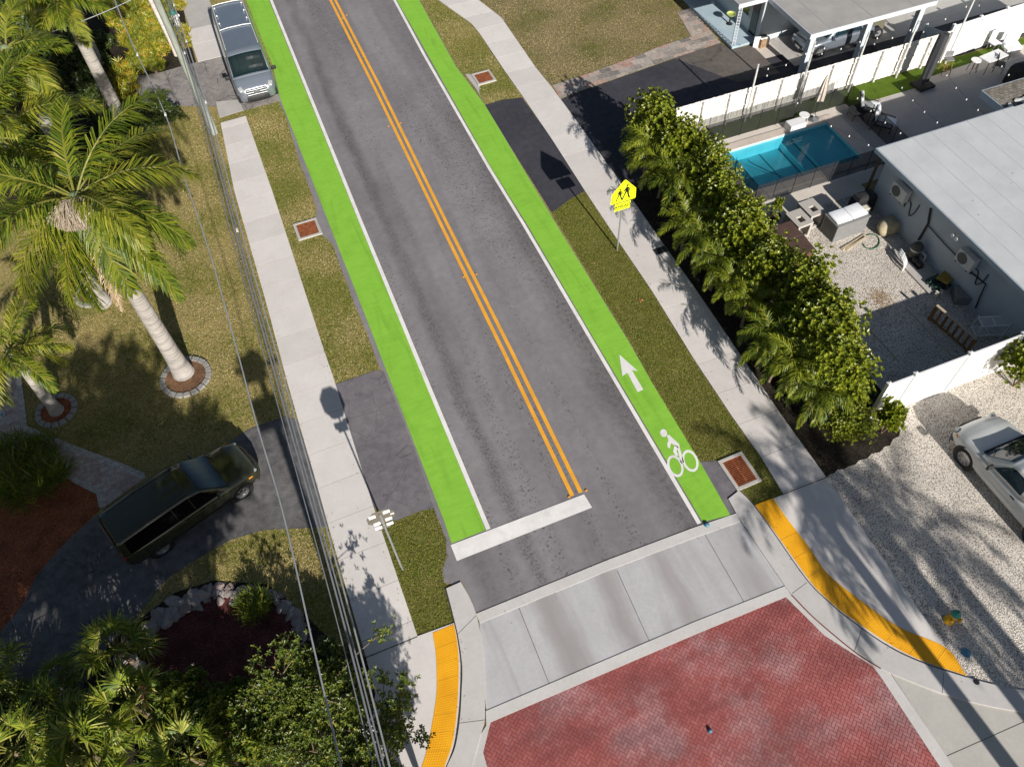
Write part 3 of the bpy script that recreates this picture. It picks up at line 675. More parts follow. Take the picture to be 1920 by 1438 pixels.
# hydrants
def hydrant(name, label, loc, mb, mc, rz, s=1.0):
    t = thing(name, label, 'fire hydrant', loc, rz)
    bm = NB(); lathe(bm, [(.17, 0), (.17, .04), (.12, .05), (.115, .42), (.135, .44), (.135, .48), (.12, .5), (.115, .56), (0, .56)], seg=18); obj('barrel', bm, mb, t, True)
    bm = NB(); lathe(bm, [(.15, .555), (.155, .60), (.135, .67), (.09, .73), (.04, .755), (.04, .79), (0, .79)], seg=18); bo = obj('bonnet', bm, mc, t, True)
    bm = NB(); lathe(bm, [(0, .78), (.026, .78), (.026, .83), (0, .83)], seg=5); obj('operating_nut', bm, DARKM, bo)
    for ax, sgn, r in (('x', 1, .065), ('x', -1, .065), ('y', -1, .085)):
        bm = NB(); lathe(bm, [(r * .8, sgn * .08), (r * .8, sgn * .19), (r, sgn * .19), (r, sgn * .245), (0, sgn * .25)], (0, 0, .40), 12, 0, ax); obj('nozzle_cap', bm, mb, t, True)
    t.scale = (s,) * 3
    return t
hp = G(1778, 1163); hydrant('fire_hydrant', 'yellow fire hydrant with a green bonnet standing on the gravel', (hp.x, hp.y, .01), HYD_Y, HYD_G, .5)
hp = G(333, 48); hydrant('fire_hydrant', 'white fire hydrant with a teal bonnet among the plants beside the utility pole', (hp.x, hp.y, .01), HYD_W, HYD_G, .4, 1.25)
# utility covers in concrete frames
def cover(label, cpx, rows, w, d, rz, grate=False):
    c = G(*cpx); t = thing('storm_drain' if grate else 'utility_cover', label, 'drain grate' if grate else 'utility cover', (c.x, c.y, 0), rz)
    f = .13; bm = NB()
    for a in ((-w / 2 - f, w / 2 + f, -d / 2 - f, -d / 2), (-w / 2 - f, w / 2 + f, d / 2, d / 2 + f), (-w / 2 - f, -w / 2, -d / 2, d / 2), (w / 2, w / 2 + f, -d / 2, d / 2)): bx(bm, *a, -.05, .075, 0, .012)
    obj('frame', bm, CONC_S, t)
    if not grate:
        bm = NB(); bx(bm, -w / 2 + .008, w / 2 - .008, -d / 2 + .008, d / 2 - .008, .0, .06, 0, .006)
        for x in (-w * .2, w * .2): bx(bm, x - .05, x + .05, -.03, .03, .06, .072)
        bx(bm, -.01, .01, -d / 2 + .02, d / 2 - .02, .06, .066); obj('lid', bm, RUST, t)
    else:
        bm = NB(); bx(bm, -w / 2, w / 2, -d / 2, d / 2, -.02, .022); obj('pit', bm, plain('pit_black', (.008, .007, .006), .9), t)
        bm = NB()
        for a in ((-w / 2, w / 2, -d / 2, -d / 2 + .04), (-w / 2, w / 2, d / 2 - .04, d / 2), (-w / 2, -w / 2 + .04, -d / 2 + .04, d / 2 - .04), (w / 2 - .04, w / 2, -d / 2 + .04, d / 2 - .04), (-.02, .02, -d / 2 + .04, d / 2 - .04)): bx(bm, *a, .024, .062)
        n = 14
        for k in range(n):
            y = -d / 2 + .04 + (d - .08) * (k + .5) / n
            for xa, xb in ((-w / 2 + .04, -.02), (.02, w / 2 - .04)): bx(bm, xa, xb, y - .012, y + .012, .024, .058)
        obj('grate', bm, RUST, t)
cover('rusty square utility cover in a pale concrete frame on the left grass strip', (577, 431), 0, .88, .92, .02)
cover('rusty square utility cover in the far grass strip across the road', (907, 147), 0, .82, .86, .02)
cover('rusty iron drain grate with parallel bars in a concrete frame beside the bike symbol', (1386, 884), 0, .78, 1.1, .03, True)
mp = G(1238, 470, .05); t = thing('meter_box', 'dark rectangular meter box lid set in the right sidewalk under the palms', 'utility cover', (mp.x, mp.y, .05), 0)
bm = NB(); bx(bm, -.28, .28, -.17, .17, -.02, .014, 0, .01); obj('lid', bm, DARKM, t); bm = NB(); bx(bm, -.31, .31, -.2, .2, -.03, .007); obj('frame', bm, plain('frame_grey', (.12, .12, .12), .8), t)
# raised pavement markers
first = None; RP = [((642, 35), (650, 29)), ((728, 237), (751, 231)), ((869, 519), (893, 514)), ((1067, 931), (1099, 919))]
RN = ['farthest up the road', 'in the upper half', 'midway', 'at the stop line']
for (a, b), nm in zip(RP, RN):
    for q, sd in ((a, 'left'), (b, 'right')):
        p = G(*q, ZM); lb = 'amber road stud %s of the double yellow line, %s' % (sd, nm)
        if first is None:
            first = thing('road_stud', lb, 'road stud', (p.x, p.y, ZM), 0, 'amber studs beside the double yellow line')
            bm = NB(); lathe(bm, [(.062, 0), (.056, .016), (.036, .026), (0, .027)], seg=4); obj('housing', bm, AMBER, first)
            bm = NB(); box(bm, (0, -.036, .014), (.06, .010, .018)); obj('reflector', bm, HYD_Y, first)
        else: dup(first, (p.x, p.y, ZM), 0, lb)
for q, lb, r in (((1325, 984), 'blue reflector beside the bike lane end on the concrete ribbon', .10), ((1331, 1370), 'small blue round marker lying on the red brick paving', .07)):
    p = G(*q, .03); bm = NB(); lathe(bm, [(r, 0), (r, .03), (r * .8, .07), (r * .3, .10), (0, .102)], seg=14); o = obj('ground_marker', bm, BLUE, None, True, (p.x, p.y, .03)); tag(o, lb, 'marker')
p = G(1811, 1224); bm = NB(); lathe(bm, [(.15, 0), (.15, .025), (0, .03)], seg=16); tag(obj('valve_cover', bm, BLUE, None, False, (p.x, p.y, .012)), 'flat blue round valve cover in the gravel below the yellow hydrant', 'utility cover')
p = G(1829, 1279); bm = NB(); lathe(bm, [(.09, 0), (.09, .03), (0, .035)], seg=14); tag(obj('survey_marker', bm, DARKM, None, False, (p.x, p.y, .05)), 'small dark round survey marker at the kerb beside the tactile strip end', 'marker')
# palm rings: every edging stone a thing
EDGE = (lambda t: (t.bump(t.noise(30, 4), .5, .02), t.out(t.mix(t.ramp(t.noise(8, 5, .7), [(.3, (.22, .21, .195)), (.7, (.36, .35, .325))]), t.ramp(t.noise(1.5, 2), [(.3, .8), (.7, 1.15)]), 1.0, 'MULTIPLY'), .9, 0, .2))[1])(NT('edging_stone'))
def ring(c, r, n, lb, grp, mul, mulm):
    tag(sheet(mul, [(c.x + (r - .05) * math.cos(k * .2618), c.y + (r - .05) * math.sin(k * .2618)) for k in range(24)], .05, mulm, .04), kind='structure')
    bm = NB(); w = 2 * math.pi * r / n
    vs = [(-w * .47, -.11), (w * .47, -.11), (w * .40, .11), (-w * .40, .11)]
    prism(bm, vs, 0, .10); bmesh.ops.bevel(bm, geom=[e for e in bm.edges], offset=.015, segments=1, affect='EDGES')
    f = None
    for k in range(n):
        a = 2 * math.pi * k / n
        loc = (c.x + r * math.cos(a), c.y + r * math.sin(a), RND.uniform(0, .015)); rz = a + math.pi / 2 + RND.uniform(-.06, .06)
        if f is None: f = obj('edging_stone', bm, EDGE, None, False, loc, rz); tag(f, lb, 'edging stone', grp)
        else: dup(f, loc, rz)
R1 = G(349, 708); ring(R1, .92, 19, 'pale curved edging stone in the ring around the base of the large leaning palm trunk', 'edging stones round the big palm', 'palm_mulch', MULCH_B)
R2 = G(107, 771); ring(R2, .70, 15, 'grey curved edging stone in the ring around the small shaded palm near the path', 'edging stones round the small palm', 'palm_mulch', MULCH)
R3 = G(178, 548); ring(R3, .82, 16, 'edging stone in the half hidden ring under the palm fronds', 'edging stones half hidden by fronds', 'palm_mulch', MULCH_B)
# rocks round the shaded bed
ROCK = (lambda t: (t.bump(t.noise(14, 6, .7), .9, .05), t.out(t.mix(t.ramp(t.noise(4, 6, .7), [(.3, (.26, .24, .23)), (.55, (.42, .37, .34)), (.75, (.52, .48, .45))]), (.30, .20, .17), t.ramp(t.n.new('ShaderNodeObjectInfo').outputs['Random'], [(.5, 0.0), (.9, .7)])), .9, 0, .2))[1])(NT('rock'))
def rock_mesh(rn):
    bm = NB(); bmesh.ops.create_icosphere(bm, subdivisions=2, radius=1.0)
    ax = [Vector((rn.gauss(0, 1), rn.gauss(0, 1), rn.gauss(0, 1))).normalized() for _ in range(9)]; cut = [rn.uniform(.45, .9) for _ in ax]
    for v in bm.verts:
        for a, c in zip(ax, cut):
            d = v.co.dot(a)
            if d > c: v.co -= a * (d - c)
    return bm
protos = []
arc = curve([(274, 1199), (285, 1165), (315, 1142), (345, 1122), (371, 1112), (399, 1099), (427, 1101), (454, 1103), (480, 1105), (508, 1107), (532, 1122), (547, 1142), (562, 1161), (574, 1184)], 5)
rn = random.Random(3); k = 0
for i, a in enumerate(arc):
    for j in range(2 if i % 2 else 3):
        u = i / len(arc); s = rn.choice((.08, .11, .15, .22)) * (1.2 if u < .35 else .8)
        p = G(a[0] + rn.uniform(-7, 7), a[1] + j * 11 + rn.uniform(-4, 6))
        if len(protos) < 6:
            o = obj('rock', rock_mesh(rn), ROCK); protos.append(o); tag(o, 'jagged rock in the curved border of the shaded dark red bed', 'rock', 'rocks bordering the dark red bed')
        else: o = protos[rn.randrange(6)].copy(); COL.objects.link(o)
        o.location = (p.x, p.y, s * .25); o.rotation_euler = (rn.uniform(-.3, .3), rn.uniform(-.3, .3), rn.uniform(0, 6)); o.scale = (s * rn.uniform(1.0, 1.7), s, s * rn.uniform(.35, .6))
# a lump of stones under the fan palm
for q in ((222, 1236), (238, 1242), (252, 1236), (230, 1256), (262, 1250)):
    p = G(*q); o = protos[rn.randrange(6)].copy(); COL.objects.link(o); s = rn.uniform(.2, .3); o['label'] = 'pinkish rock heaped under the fan palm at the end of the dark bed'; o['group'] = 'rocks heaped under the fan palm'
    o.location = (p.x, p.y, .1); o.rotation_euler = (.2, .1, rn.uniform(0, 6)); o.scale = (s, s * .8, s * .6)
# path light disc
p = G(2, 778, .04); t = thing('ground_light', 'round grey light set in the garden path at the left edge', 'path light', (p.x, p.y, .03))
bm = NB(); lathe(bm, [(.17, 0), (.17, .03), (.11, .04), (.10, .02), (0, .02)], seg=20); obj('rim', bm, STEEL, t); bm = NB(); lathe(bm, [(.07, .02), (.05, .05), (0, .055)], seg=12); obj('lens', bm, BLUE, t)
p = G(1201, 565); bm = NB()
for k in range(5):
    a = k * 1.3; fan(bm, [(0, 0, .02), (.10 * math.cos(a), .09 * math.sin(a), .05), (.13 * math.cos(a + .5), .13 * math.sin(a + .5), .02), (.10 * math.cos(a + .7), .06 * math.sin(a + .9), .06)])
tag(obj('dead_leaf', bm, plain('dead_leaf', (.36, .17, .07), .8), None, False, (p.x, p.y, .02)), 'curled brown dead leaf on the grass strip left of the hedge', 'leaf')
# ------------------------------------------------------------------ VEGETATION
def leaf_mat(name, stops, rough=.45, spec=.5, trans=.22, var=True):
    t = NT(name)
    c = t.ramp(t.island(), stops)
    t.out(c, rough, 0, spec)
    tr = t.n.new('ShaderNodeBsdfTranslucent'); t.l.new(t.mix(c, (1.5, 1.6, .5), 1.0, 'MULTIPLY'), tr.inputs[0])
    mx = t.n.new('ShaderNodeMixShader'); mx.inputs[0].default_value = trans
    t.l.new(t.b.outputs[0], mx.inputs[1]); t.l.new(tr.outputs[0], mx.inputs[2])
    t.l.new(mx.outputs[0], t.n['Material Output'].inputs[0])
    return t.m
L_CLU = leaf_mat('leaf_clusia', [(0.0, (.075, .105, .010)), (.4, (.15, .19, .014)), (.8, (.25, .275, .020)), (1.0, (.36, .36, .035))], .36, .45)
L_PALM = leaf_mat('leaf_palm', [(0.0, (.045, .075, .008)), (.5, (.10, .145, .011)), (.9, (.19, .21, .016)), (1.0, (.29, .26, .04))], .42, .28)
L_PALMY = leaf_mat('leaf_palm_yellow', [(0.0, (.10, .13, .014)), (.5, (.17, .20, .018)), (.9, (.26, .25, .022)), (1.0, (.36, .32, .07))], .45, .28)
L_DEAD = leaf_mat('leaf_dead', [(0.0, (.34, .24, .14)), (.5, (.46, .34, .22)), (1.0, (.58, .46, .34))], .8, .2)
L_ORANGE = leaf_mat('leaf_orange', [(0.0, (.42, .22, .02)), (1.0, (.62, .36, .02))], .7, .3)
L_CROT = leaf_mat('leaf_croton', [(0.0, (.10, .15, .014)), (.45, (.26, .28, .02)), (.8, (.46, .38, .03)), (1.0, (.58, .26, .05))], .4, .5)
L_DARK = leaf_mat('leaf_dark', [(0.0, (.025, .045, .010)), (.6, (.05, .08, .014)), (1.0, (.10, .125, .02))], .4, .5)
L_TREE = leaf_mat('leaf_tree', [(0.0, (.05, .085, .012)), (.5, (.10, .14, .018)), (.9, (.17, .19, .024)), (1.0, (.30, .27, .03))], .4, .5)
L_FAN = leaf_mat('leaf_fan', [(0.0, (.06, .10, .012)), (.45, (.14, .19, .018)), (.85, (.25, .27, .025)), (1.0, (.44, .38, .12))], .45, .3, .12)
RACH = plain('rachis', (.17, .17, .028), .6, 0, .15); FLOWER = leaf_mat('palm_flower', [(0.0, (.38, .30, .22)), (1.0, (.62, .54, .45))], .9, .1)
def bark_mat(name, a, b, ringy=True):
    t = NT(name)
    rg = t.noise(1.0, 2, .5, t.co((.6, .6, 9) if ringy else (9, 9, 1)))
    c = t.ramp(t.noise(2.2, 6, .7), [(.3, a), (.7, b)])
    c = t.mix(c, t.ramp(rg, [(.38, .72), (.5, 1.05)]), 1.0, 'MULTIPLY')
    c = t.mix(c, (.16, .13, .11), t.ramp(t.noise(1.1, 5, .7), [(.62, 0.0), (.72, .6)]))
    t.bump(rg, .5, .03); return t.out(c, .9, 0, .15)
BARK_P = bark_mat('bark_palm', (.27, .245, .22), (.42, .385, .345)); BARK_B = bark_mat('bark_brown', (.16, .11, .075), (.28, .21, .15), False); BARK_D = bark_mat('bark_grey', (.20, .20, .19), (.33, .32, .30))
SHAFT = plain('crownshaft', (.16, .20, .10), .5, 0, .2, 3)
def leafquad(bm, p, d, n, l, w, rn, mi=0, fold=.25):
    d = d.normalized(); s = d.cross(n)
    if s.length < 1e-4: s = d.orthogonal()
    s.normalize(); up = s.cross(d)
    a = bm.verts.new(p); b = bm.verts.new(p + d * l * .55 + s * w / 2 + up * w * fold); c = bm.verts.new(p + d * l); e = bm.verts.new(p + d * l * .55 - s * w / 2 + up * w * fold)
    f1 = bm.faces.new((a, b, c)); f2 = bm.faces.new((a, c, e)); f1.material_index = mi; f2.material_index = mi
def rvec(rn): return Vector((rn.gauss(0, 1), rn.gauss(0, 1), rn.gauss(0, 1))).normalized()
def frond(bm, base, az, el0, L, droop, nl, ll, w, rn, mi=0, mr=1, plume=.5, twist=0.0, sag=.85, r0=.035):
    pts = [Vector(base)]; dirs = []; N = 14; el = el0; h = Vector((math.cos(az), math.sin(az), 0))
    for k in range(N):
        t = (k + .5) / N; e = el0 - droop * t ** 1.35
        d = h * math.cos(e) + Vector((0, 0, math.sin(e))); dirs.append(d); pts.append(pts[-1] + d * (L / N))
    tube(bm, pts, [r0 * (1 - .85 * k / N) for k in range(N + 1)], 5, mr)
    side0 = Vector((-h.y, h.x, 0))
    for i in range(nl):
        t = .10 + .90 * (i + rn.uniform(0, .8)) / nl
        k = min(N - 1, int(t * N)); u = t * N - k; p = pts[k].lerp(pts[k + 1], u); d = dirs[k]
        up = side0.cross(d) * -1 if side0.cross(d).z < 0 else side0.cross(d)
        lf = ll * max(.22, math.sin(math.pi * min(1, .12 + t * .86)) ** .6) * rn.uniform(.85, 1.12)
        for s in (-1, 1):
            a = .95 - .5 * t + rn.uniform(-.12, .12)
            dd = (side0 * s * math.sin(a) + d * math.cos(a) + up * rn.uniform(-plume, plume)).normalized()
            m = p + dd * lf * .5; dd2 = (dd + Vector((0, 0, -sag * rn.uniform(.6, 1.3)))).normalized(); e = m + dd2 * lf * .5
            wv = dd.cross(up); wv = wv.normalized() * w / 2 if wv.length > 1e-4 else side0 * w / 2
            v = [bm.verts.new(q) for q in (p + wv * .6, p - wv * .6, m - wv, m + wv, e)]
            bm.faces.new((v[0], v[1], v[2], v[3])).material_index = mi; bm.faces.new((v[3], v[2], v[4])).material_index = mi
def palm(name, label, base, top, rb, rt, nf, L, ll, seed, mats, bark, nl=46, w=.045, shaft=.9, az0=0.0, elmin=-.75, elmax=1.15, group=None, extra=True, skip=None, wk=1.0):
    rn = random.Random(seed); base = Vector(base); top = Vector(top) - base
    t = thing(name, label, 'palm tree', tuple(base), 0, group)
    n = 12; mid = top * .5; rad = []; pts = []
    for k in range(n + 1):
        u = k / n; pts.append(Vector((top.x * u ** 1.15, top.y * u ** 1.15, top.z * u))); rad.append(rt + (rb - rt) * (1 - u) ** .8 + (rb * .28 * max(0, 1 - u * 9)))
    bm = NB(); tube(bm, pts, rad, 18); obj('trunk', bm, bark, t, True)
    if shaft > 0:
        bm = NB(); tube(bm, [top + Vector((0, 0, shaft * q)) for q in (-.02, .3, .7, 1.0)], [rt * 1.12, rt * 1.2, rt * .95, rt * .5], 14); obj('crownshaft', bm, SHAFT, t, True)
    c = top + Vector((0, 0, shaft * .8))
    for k in range(nf):
        u = (k + .5) / nf; az = az0 + k * 2.39996 + rn.uniform(-.15, .15); el = elmax + (elmin - elmax) * u + rn.uniform(-.1, .1)
        if skip and skip(az % (2 * math.pi), el): continue
        bm = NB(); frond(bm, c + Vector((math.cos(az), math.sin(az), 0)) * rt * .5, az, el, L * rn.uniform(.88, 1.08), rn.uniform(1.0, 1.5), nl, ll, w, rn, r0=.04 * wk)
        obj('frond', bm, [mats[k % len(mats)], RACH], t)
    return t, c, rn
# the three tall palms of the left garden
P1b = G(345, 700); P1t = onY(150, 385, P1b.y + .1)
t1, c1, rn = palm('palm_tree', 'tall palm with a thick pale leaning trunk rising from a stone ring on the lawn', P1b, P1t, .35, .21, 30, 4.4, 1.05, 11, [L_PALM, L_PALM, L_PALMY], BARK_P, 92, .046, .5, .55, -1.05, .85, skip=lambda a, e: 4.25 < a < 5.2 and e > -.5)
for k, (az, el, m) in enumerate(((-1.75, -1.0, L_DEAD), (-1.5, -1.15, L_ORANGE), (-1.95, -1.1, L_DEAD))):
    bm = NB(); frond(bm, c1 + Vector((0, 0, -.3)), az, el, (3.6, 2.7, 4.2)[k], .5, 46, .6, .04, rn, sag=1.2); obj('dead_frond', bm, [m, L_DEAD], t1)
for k, (az, el, L) in enumerate(((-2.75, -.5, 3.6), (-2.5, -.8, 3.6), (-2.3, -1.0, 3.9), (-2.9, -.9, 3.6))):
    bm = NB(); frond(bm, c1 + Vector((math.cos(az) * .2, math.sin(az) * .2, -.25)), az, el, L, .55, 86, .95, .046, rn, sag=1.0, r0=.04); obj('frond', bm, [(L_PALM, L_PALMY)[k % 2], RACH], t1)
for az in (-1.2, -2.0, -1.6):
    bm = NB(); b = c1 + Vector((math.cos(az) * .3, math.sin(az) * .3, .12))
    for q in range(110):
        d = (Vector((math.cos(az + rn.uniform(-.7, .7)), math.sin(az + rn.uniform(-.7, .7)), rn.uniform(-.2, .6)))).normalized(); p = [b]
        for s in range(4): d = (d + Vector((0, 0, -.38)) + rvec(rn) * .3).normalized(); p.append(p[-1] + d * .26)
        tube(bm, p, [.016, .017, .016, .013, .009], 3)
    obj('flower_cluster', bm, FLOWER, t1)
P2b = G(107, 771); P2t = onY(30, 672, P2b.y + .05)
palm('palm_tree', 'small palm with a ringed grey trunk in a stone ring beside the garden path', P2b, P2t, .24, .16, 14, 2.4, .62, 12, [L_PALM, L_PALMY], BARK_P, 58, .042, .55, .2, -.6, 1.25)
P3b = G(188, 548); P3t = G(10, 285, 8.0)
palm('palm_tree', 'tall palm at the left edge whose fronds reach over the big leaning palm', (P3t.x - .1, P3t.y - .2, 0), P3t, .32, .22, 18, 4.1, .95, 13, [L_PALM, L_PALM, L_PALMY], BARK_P, 80, .050, .7, .3, -.95, 1.3)
P4t = G(22, 112, 9.0)
palm('palm_tree', 'tall palm with yellowish drooping plumes near the upper left corner', (P4t.x - .3, P4t.y - .1, 0), P4t, .34, .22, 15, 2.4, .8, 14, [L_PALMY, L_PALMY, L_PALM], BARK_D, 76, .048, .6, 1.2, -1.35, .9)
P5b = G(240, 247); P5t = onY(124, 18, P5b.y + .1)
palm('palm_tree', 'palm with a long bare grey trunk and crown cut by the top edge', P5b, P5t, .33, .26, 18, 2.6, .8, 15, [L_PALMY, L_PALM, L_PALMY], BARK_P, 76, .048, .5, .4, -.25, 1.2)
for (b, tt, rb, sd, lb) in (((205, 152), (148, 30), .17, 21, 'thin dark palm trunk just right of the long bare trunk'), ((232, 46), (206, -20), .10, 22, 'very slim white palm trunk rising out of the yellow crotons'), ((332, 104), (276, -10), .13, 23, 'slim pinkish palm trunk leaning beside the utility pole')):
    B = G(*b); T = onY(*tt, B.y + .05); T = B + (T - B) * 1.7
    palm('palm_tree', lb, B, T, rb, rb * .8, 9, 1.8, .45, sd, [L_PALM, L_PALMY], BARK_D if sd == 21 else bark_mat('bark_slim%d' % sd, (.45, .38, .34), (.60, .54, .50)), 26, .04, .4)
# ---- leafy shrubs from rosettes
def rosette(bm, p, d, n, l, w, rn, mi=0, spread=.9):
    a = d.orthogonal().normalized(); b = d.cross(a)
    for k in range(n):
        q = 2 * math.pi * k / n + rn.uniform(-.3, .3); sp = spread * rn.uniform(.6, 1.2)
        dd = (d * math.cos(sp) + (a * math.cos(q) + b * math.sin(q)) * math.sin(sp)).normalized()
        leafquad(bm, p, dd, d, l * rn.uniform(.8, 1.15), w * rn.uniform(.8, 1.15), rn, mi)
def shrub_bm(rn, rx, ry, h, nr, n, l, w, z0=.15, lumps=9, inner=.35, point=.6):
    """crown of many leaf rosettes on a lumpy shell; gaps stay open between the lumps"""
    bm = NB(); C = []
    for k in range(lumps):
        a = rn.uniform(0, 6.283); z = z0 + h * rn.uniform(.15, .86); rr = (1 - .55 * ((z - z0) / h) ** 2)
        C.append((Vector((math.cos(a) * rx * .5 * rr * rn.uniform(.5, 1), math.sin(a) * ry * .5 * rr * rn.uniform(.5, 1), z)), rn.uniform(.42, .62)))
    C.append((Vector((0, 0, z0 + h * .80)), .5))
    for k in range(nr):
        c, r = C[rn.randrange(len(C))]; d = rvec(rn)
        if d.z < -.35: d.z = -d.z
        p = c + Vector((d.x * r * rx * .95, d.y * r * ry * .95, d.z * r * h * point)) * (rn.uniform(.8, 1.12) if rn.random() > inner else rn.uniform(.3, .8))
        if p.z < .08: p.z = .08 + rn.uniform(0, .2)
        rosette(bm, p, (d + Vector((0, -.15, .75))).normalized(), n, l, w, rn)
    return bm
def stems(rn, h, n, r, spread):
    bm = NB()
    for k in range(n):
        a = rn.uniform(0, 6.28); tube(bm, [(0, 0, 0), (math.cos(a) * spread * .3, math.sin(a) * spread * .3, h * .4), (math.cos(a) * spread, math.sin(a) * spread, h)], [r, r * .8, r * .3], 6)
    return bm
SHRUBS = {}
def shrub(name, label, cat, loc, kind, rz, sc, group=None):
    """kind -> (builder, leaf material, stems); the first of a kind is built, later ones share its meshes"""
    if kind not in SHRUBS:
        b, lm, st, fn, sn = KINDS[kind]
        t = thing(name, label, cat, loc, rz, group); obj(fn, b(), lm, t); obj(sn, st(), BARK_B, t); t.scale = sc; SHRUBS[kind] = t; return t
    return dup(SHRUBS[kind], loc, rz, label, group, sc)
KINDS = {}
for k in range(3):
    KINDS['clusia%d' % k] = ((lambda k=k: shrub_bm(random.Random(50 + k), 1.65, 1.45, 3.0, 1500, 6, .15, .085, .2, 18, .3)), L_CLU, (lambda k=k: stems(random.Random(k), 1.7, 6, .035, .5)), 'crown', 'trunk')
KINDS['clump'] = ((lambda: shrub_bm(random.Random(61), .6, .55, 1.1, 150, 6, .15, .085, .1, 6, .3)), L_CLU, (lambda: stems(random.Random(9), .8, 5, .02, .35)), 'crown', 'trunk')
def croton_bm(seed, n, l):
    rn = random.Random(seed); bm = NB()
    for k in range(n):
        a = rn.uniform(0, 6.28); r = math.sqrt(rn.random()) * .62; p = Vector((r * math.cos(a), r * math.sin(a), .15 + rn.uniform(.1, .75) * (1.15 - r)))
        rosette(bm, p, Vector((rn.gauss(0, .25), rn.gauss(0, .25) - .15, 1)).normalized(), 9 if l < .5 else 16, l, l * (.17 if l < .5 else .055), rn, 0, 1.0)
    return bm
KINDS['croton0'] = ((lambda: croton_bm(70, 46, .34)), L_CROT, (lambda: stems(random.Random(5), .7, 5, .02, .35)), 'foliage', 'stem')
KINDS['croton1'] = ((lambda: croton_bm(71, 46, .30)), L_PALMY, (lambda: stems(random.Random(6), .7, 5, .02, .35)), 'foliage', 'stem')
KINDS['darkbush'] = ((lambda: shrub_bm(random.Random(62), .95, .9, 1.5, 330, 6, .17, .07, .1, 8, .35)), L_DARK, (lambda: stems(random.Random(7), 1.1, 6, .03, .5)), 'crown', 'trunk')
KINDS['leafbush'] = ((lambda: shrub_bm(random.Random(63), 1.0, .95, 1.7, 420, 6, .15, .075, .1, 10, .3)), L_TREE, (lambda: stems(random.Random(8), 1.2, 6, .03, .5)), 'crown', 'trunk')
KINDS['grassy'] = ((lambda: croton_bm(72, 42, .55)), L_PALM, (lambda: stems(random.Random(4), .5, 4, .02, .3)), 'foliage', 'stem')
# the hedge along the right sidewalk: nine shrubs
rn = random.Random(5)
HN = ['first (northmost) shrub of the glossy hedge, nearest the black driveway', 'glossy hedge shrub beside the pool corner', 'glossy hedge shrub level with the pool water', 'glossy hedge shrub beside the plant pot and patio edge', 'glossy hedge shrub behind the brown hot tub', 'glossy hedge shrub just south of the hot tub', 'glossy hedge shrub beside the brown patch of gravel', 'glossy hedge shrub beside the shaded gravel', 'last (southmost) hedge shrub at the end of the white vinyl fence']
HX = [(17.1, 27.3, 1.05), (17.5, 25.2, .98), (17.5, 23.3, 1.04), (17.3, 21.3, 1.02), (17.15, 19.3, 1.0), (17.2, 17.4, 1.03), (17.35, 15.5, 1.08), (17.1, 13.6, 1.08), (16.75, 11.9, 1.0)]
for k, ((x, y, s), lb) in enumerate(zip(HX, HN)):
    shrub('hedge_shrub', lb, 'shrub', (x + rn.uniform(-.1, .1), y, 0), 'clusia%d' % (k % 3), rn.uniform(0, 6.28), (s * rn.uniform(.95, 1.08), s, s * rn.uniform(.95, 1.08)), 'shrubs of the hedge along the right sidewalk')
shrub('leafy_bush', 'low light green bush spilling over the gravel at the corner of the white vinyl fence', 'shrub', (*G(1652, 812)[:2], 0), 'clump', .3, (1.3, 1.2, 1.35))
shrub('leafy_bush', 'round green bush below the hedge end, closest to the ramp corner', 'shrub', (*G(1572, 822)[:2], 0), 'clusia1', 2.3, (.72, .66, .52))
shrub('leafy_bush', 'round glossy bush in front of the vinyl fence at the right edge', 'shrub', (24.0, 9.75, 0), 'clusia1', 1.0, (.92, .9, .68))
shrub('leafy_bush', 'sparse potted shrub standing beside the concrete blocks', 'shrub', (20.35, 21.2, .42), 'clump', 4.0, (.55, .55, .8))
# small palms in front of the hedge
def small_palm(seed):
    rn = random.Random(seed); t = thing('small_palm', '', 'palm', (0, 0, 0))
    bm = NB(); tube(bm, [(0, 0, 0), (.05, .03, .8), (.02, -.04, 1.65)], [.07, .055, .06], 8); obj('trunk', bm, BARK_B, t, True)
    bm = NB()
    for k in range(17):
        az = k * 2.4 + rn.uniform(-.35, .35); frond(bm, (.02, -.04, 1.65), az, 1.35 - 1.15 * k / 17 + rn.uniform(-.1, .1), rn.uniform(1.25, 1.75), rn.uniform(1.6, 2.5), 46, .36, .026, rn, 0, 1, .6, 0, .9, .016)
    obj('crown', bm, [L_CLU if seed % 2 else L_PALM, RACH], t)
    return t
sp = [small_palm(81), small_palm(82)]
SPN = ['northmost small palm at the hedge, reaching over the black driveway', 'small palm of the hedge above the school sign', 'small palm arching beside the school sign with its bare stem showing', 'small palm of the hedge by the meter box', 'small palm of the hedge across from the dead leaf', 'small palm of the hedge above the arrow marking', 'small palm of the hedge level with the arrow marking', 'southmost small palm with yellow lower fronds near the sidewalk', 'second small palm from the black driveway end of the hedge', 'small palm of the hedge just below the meter box', 'small palm of the hedge above and right of the dead leaf', 'small palm of the hedge, third from its south end']
for k, (q, lb) in enumerate(zip([(1205, 345), (1262, 400), (1275, 470), (1330, 545), (1388, 615), (1420, 690), (1462, 735), (1505, 790), (1232, 372), (1300, 508), (1360, 582), (1440, 716)], SPN)):
    p = G(*q); a = rn.uniform(0, 6.28); s = rn.uniform(1.0, 1.3)
    if k < 2:
        o = sp[k]; o.location = (p.x + .05, p.y, 0); o.rotation_euler.z = a; o.scale = (s,) * 3; o['label'] = lb; o['group'] = 'small palms in front of the hedge'
    else: dup(sp[k % 2], (p.x + .05, p.y, 0), a, lb, 'small palms in front of the hedge', s)
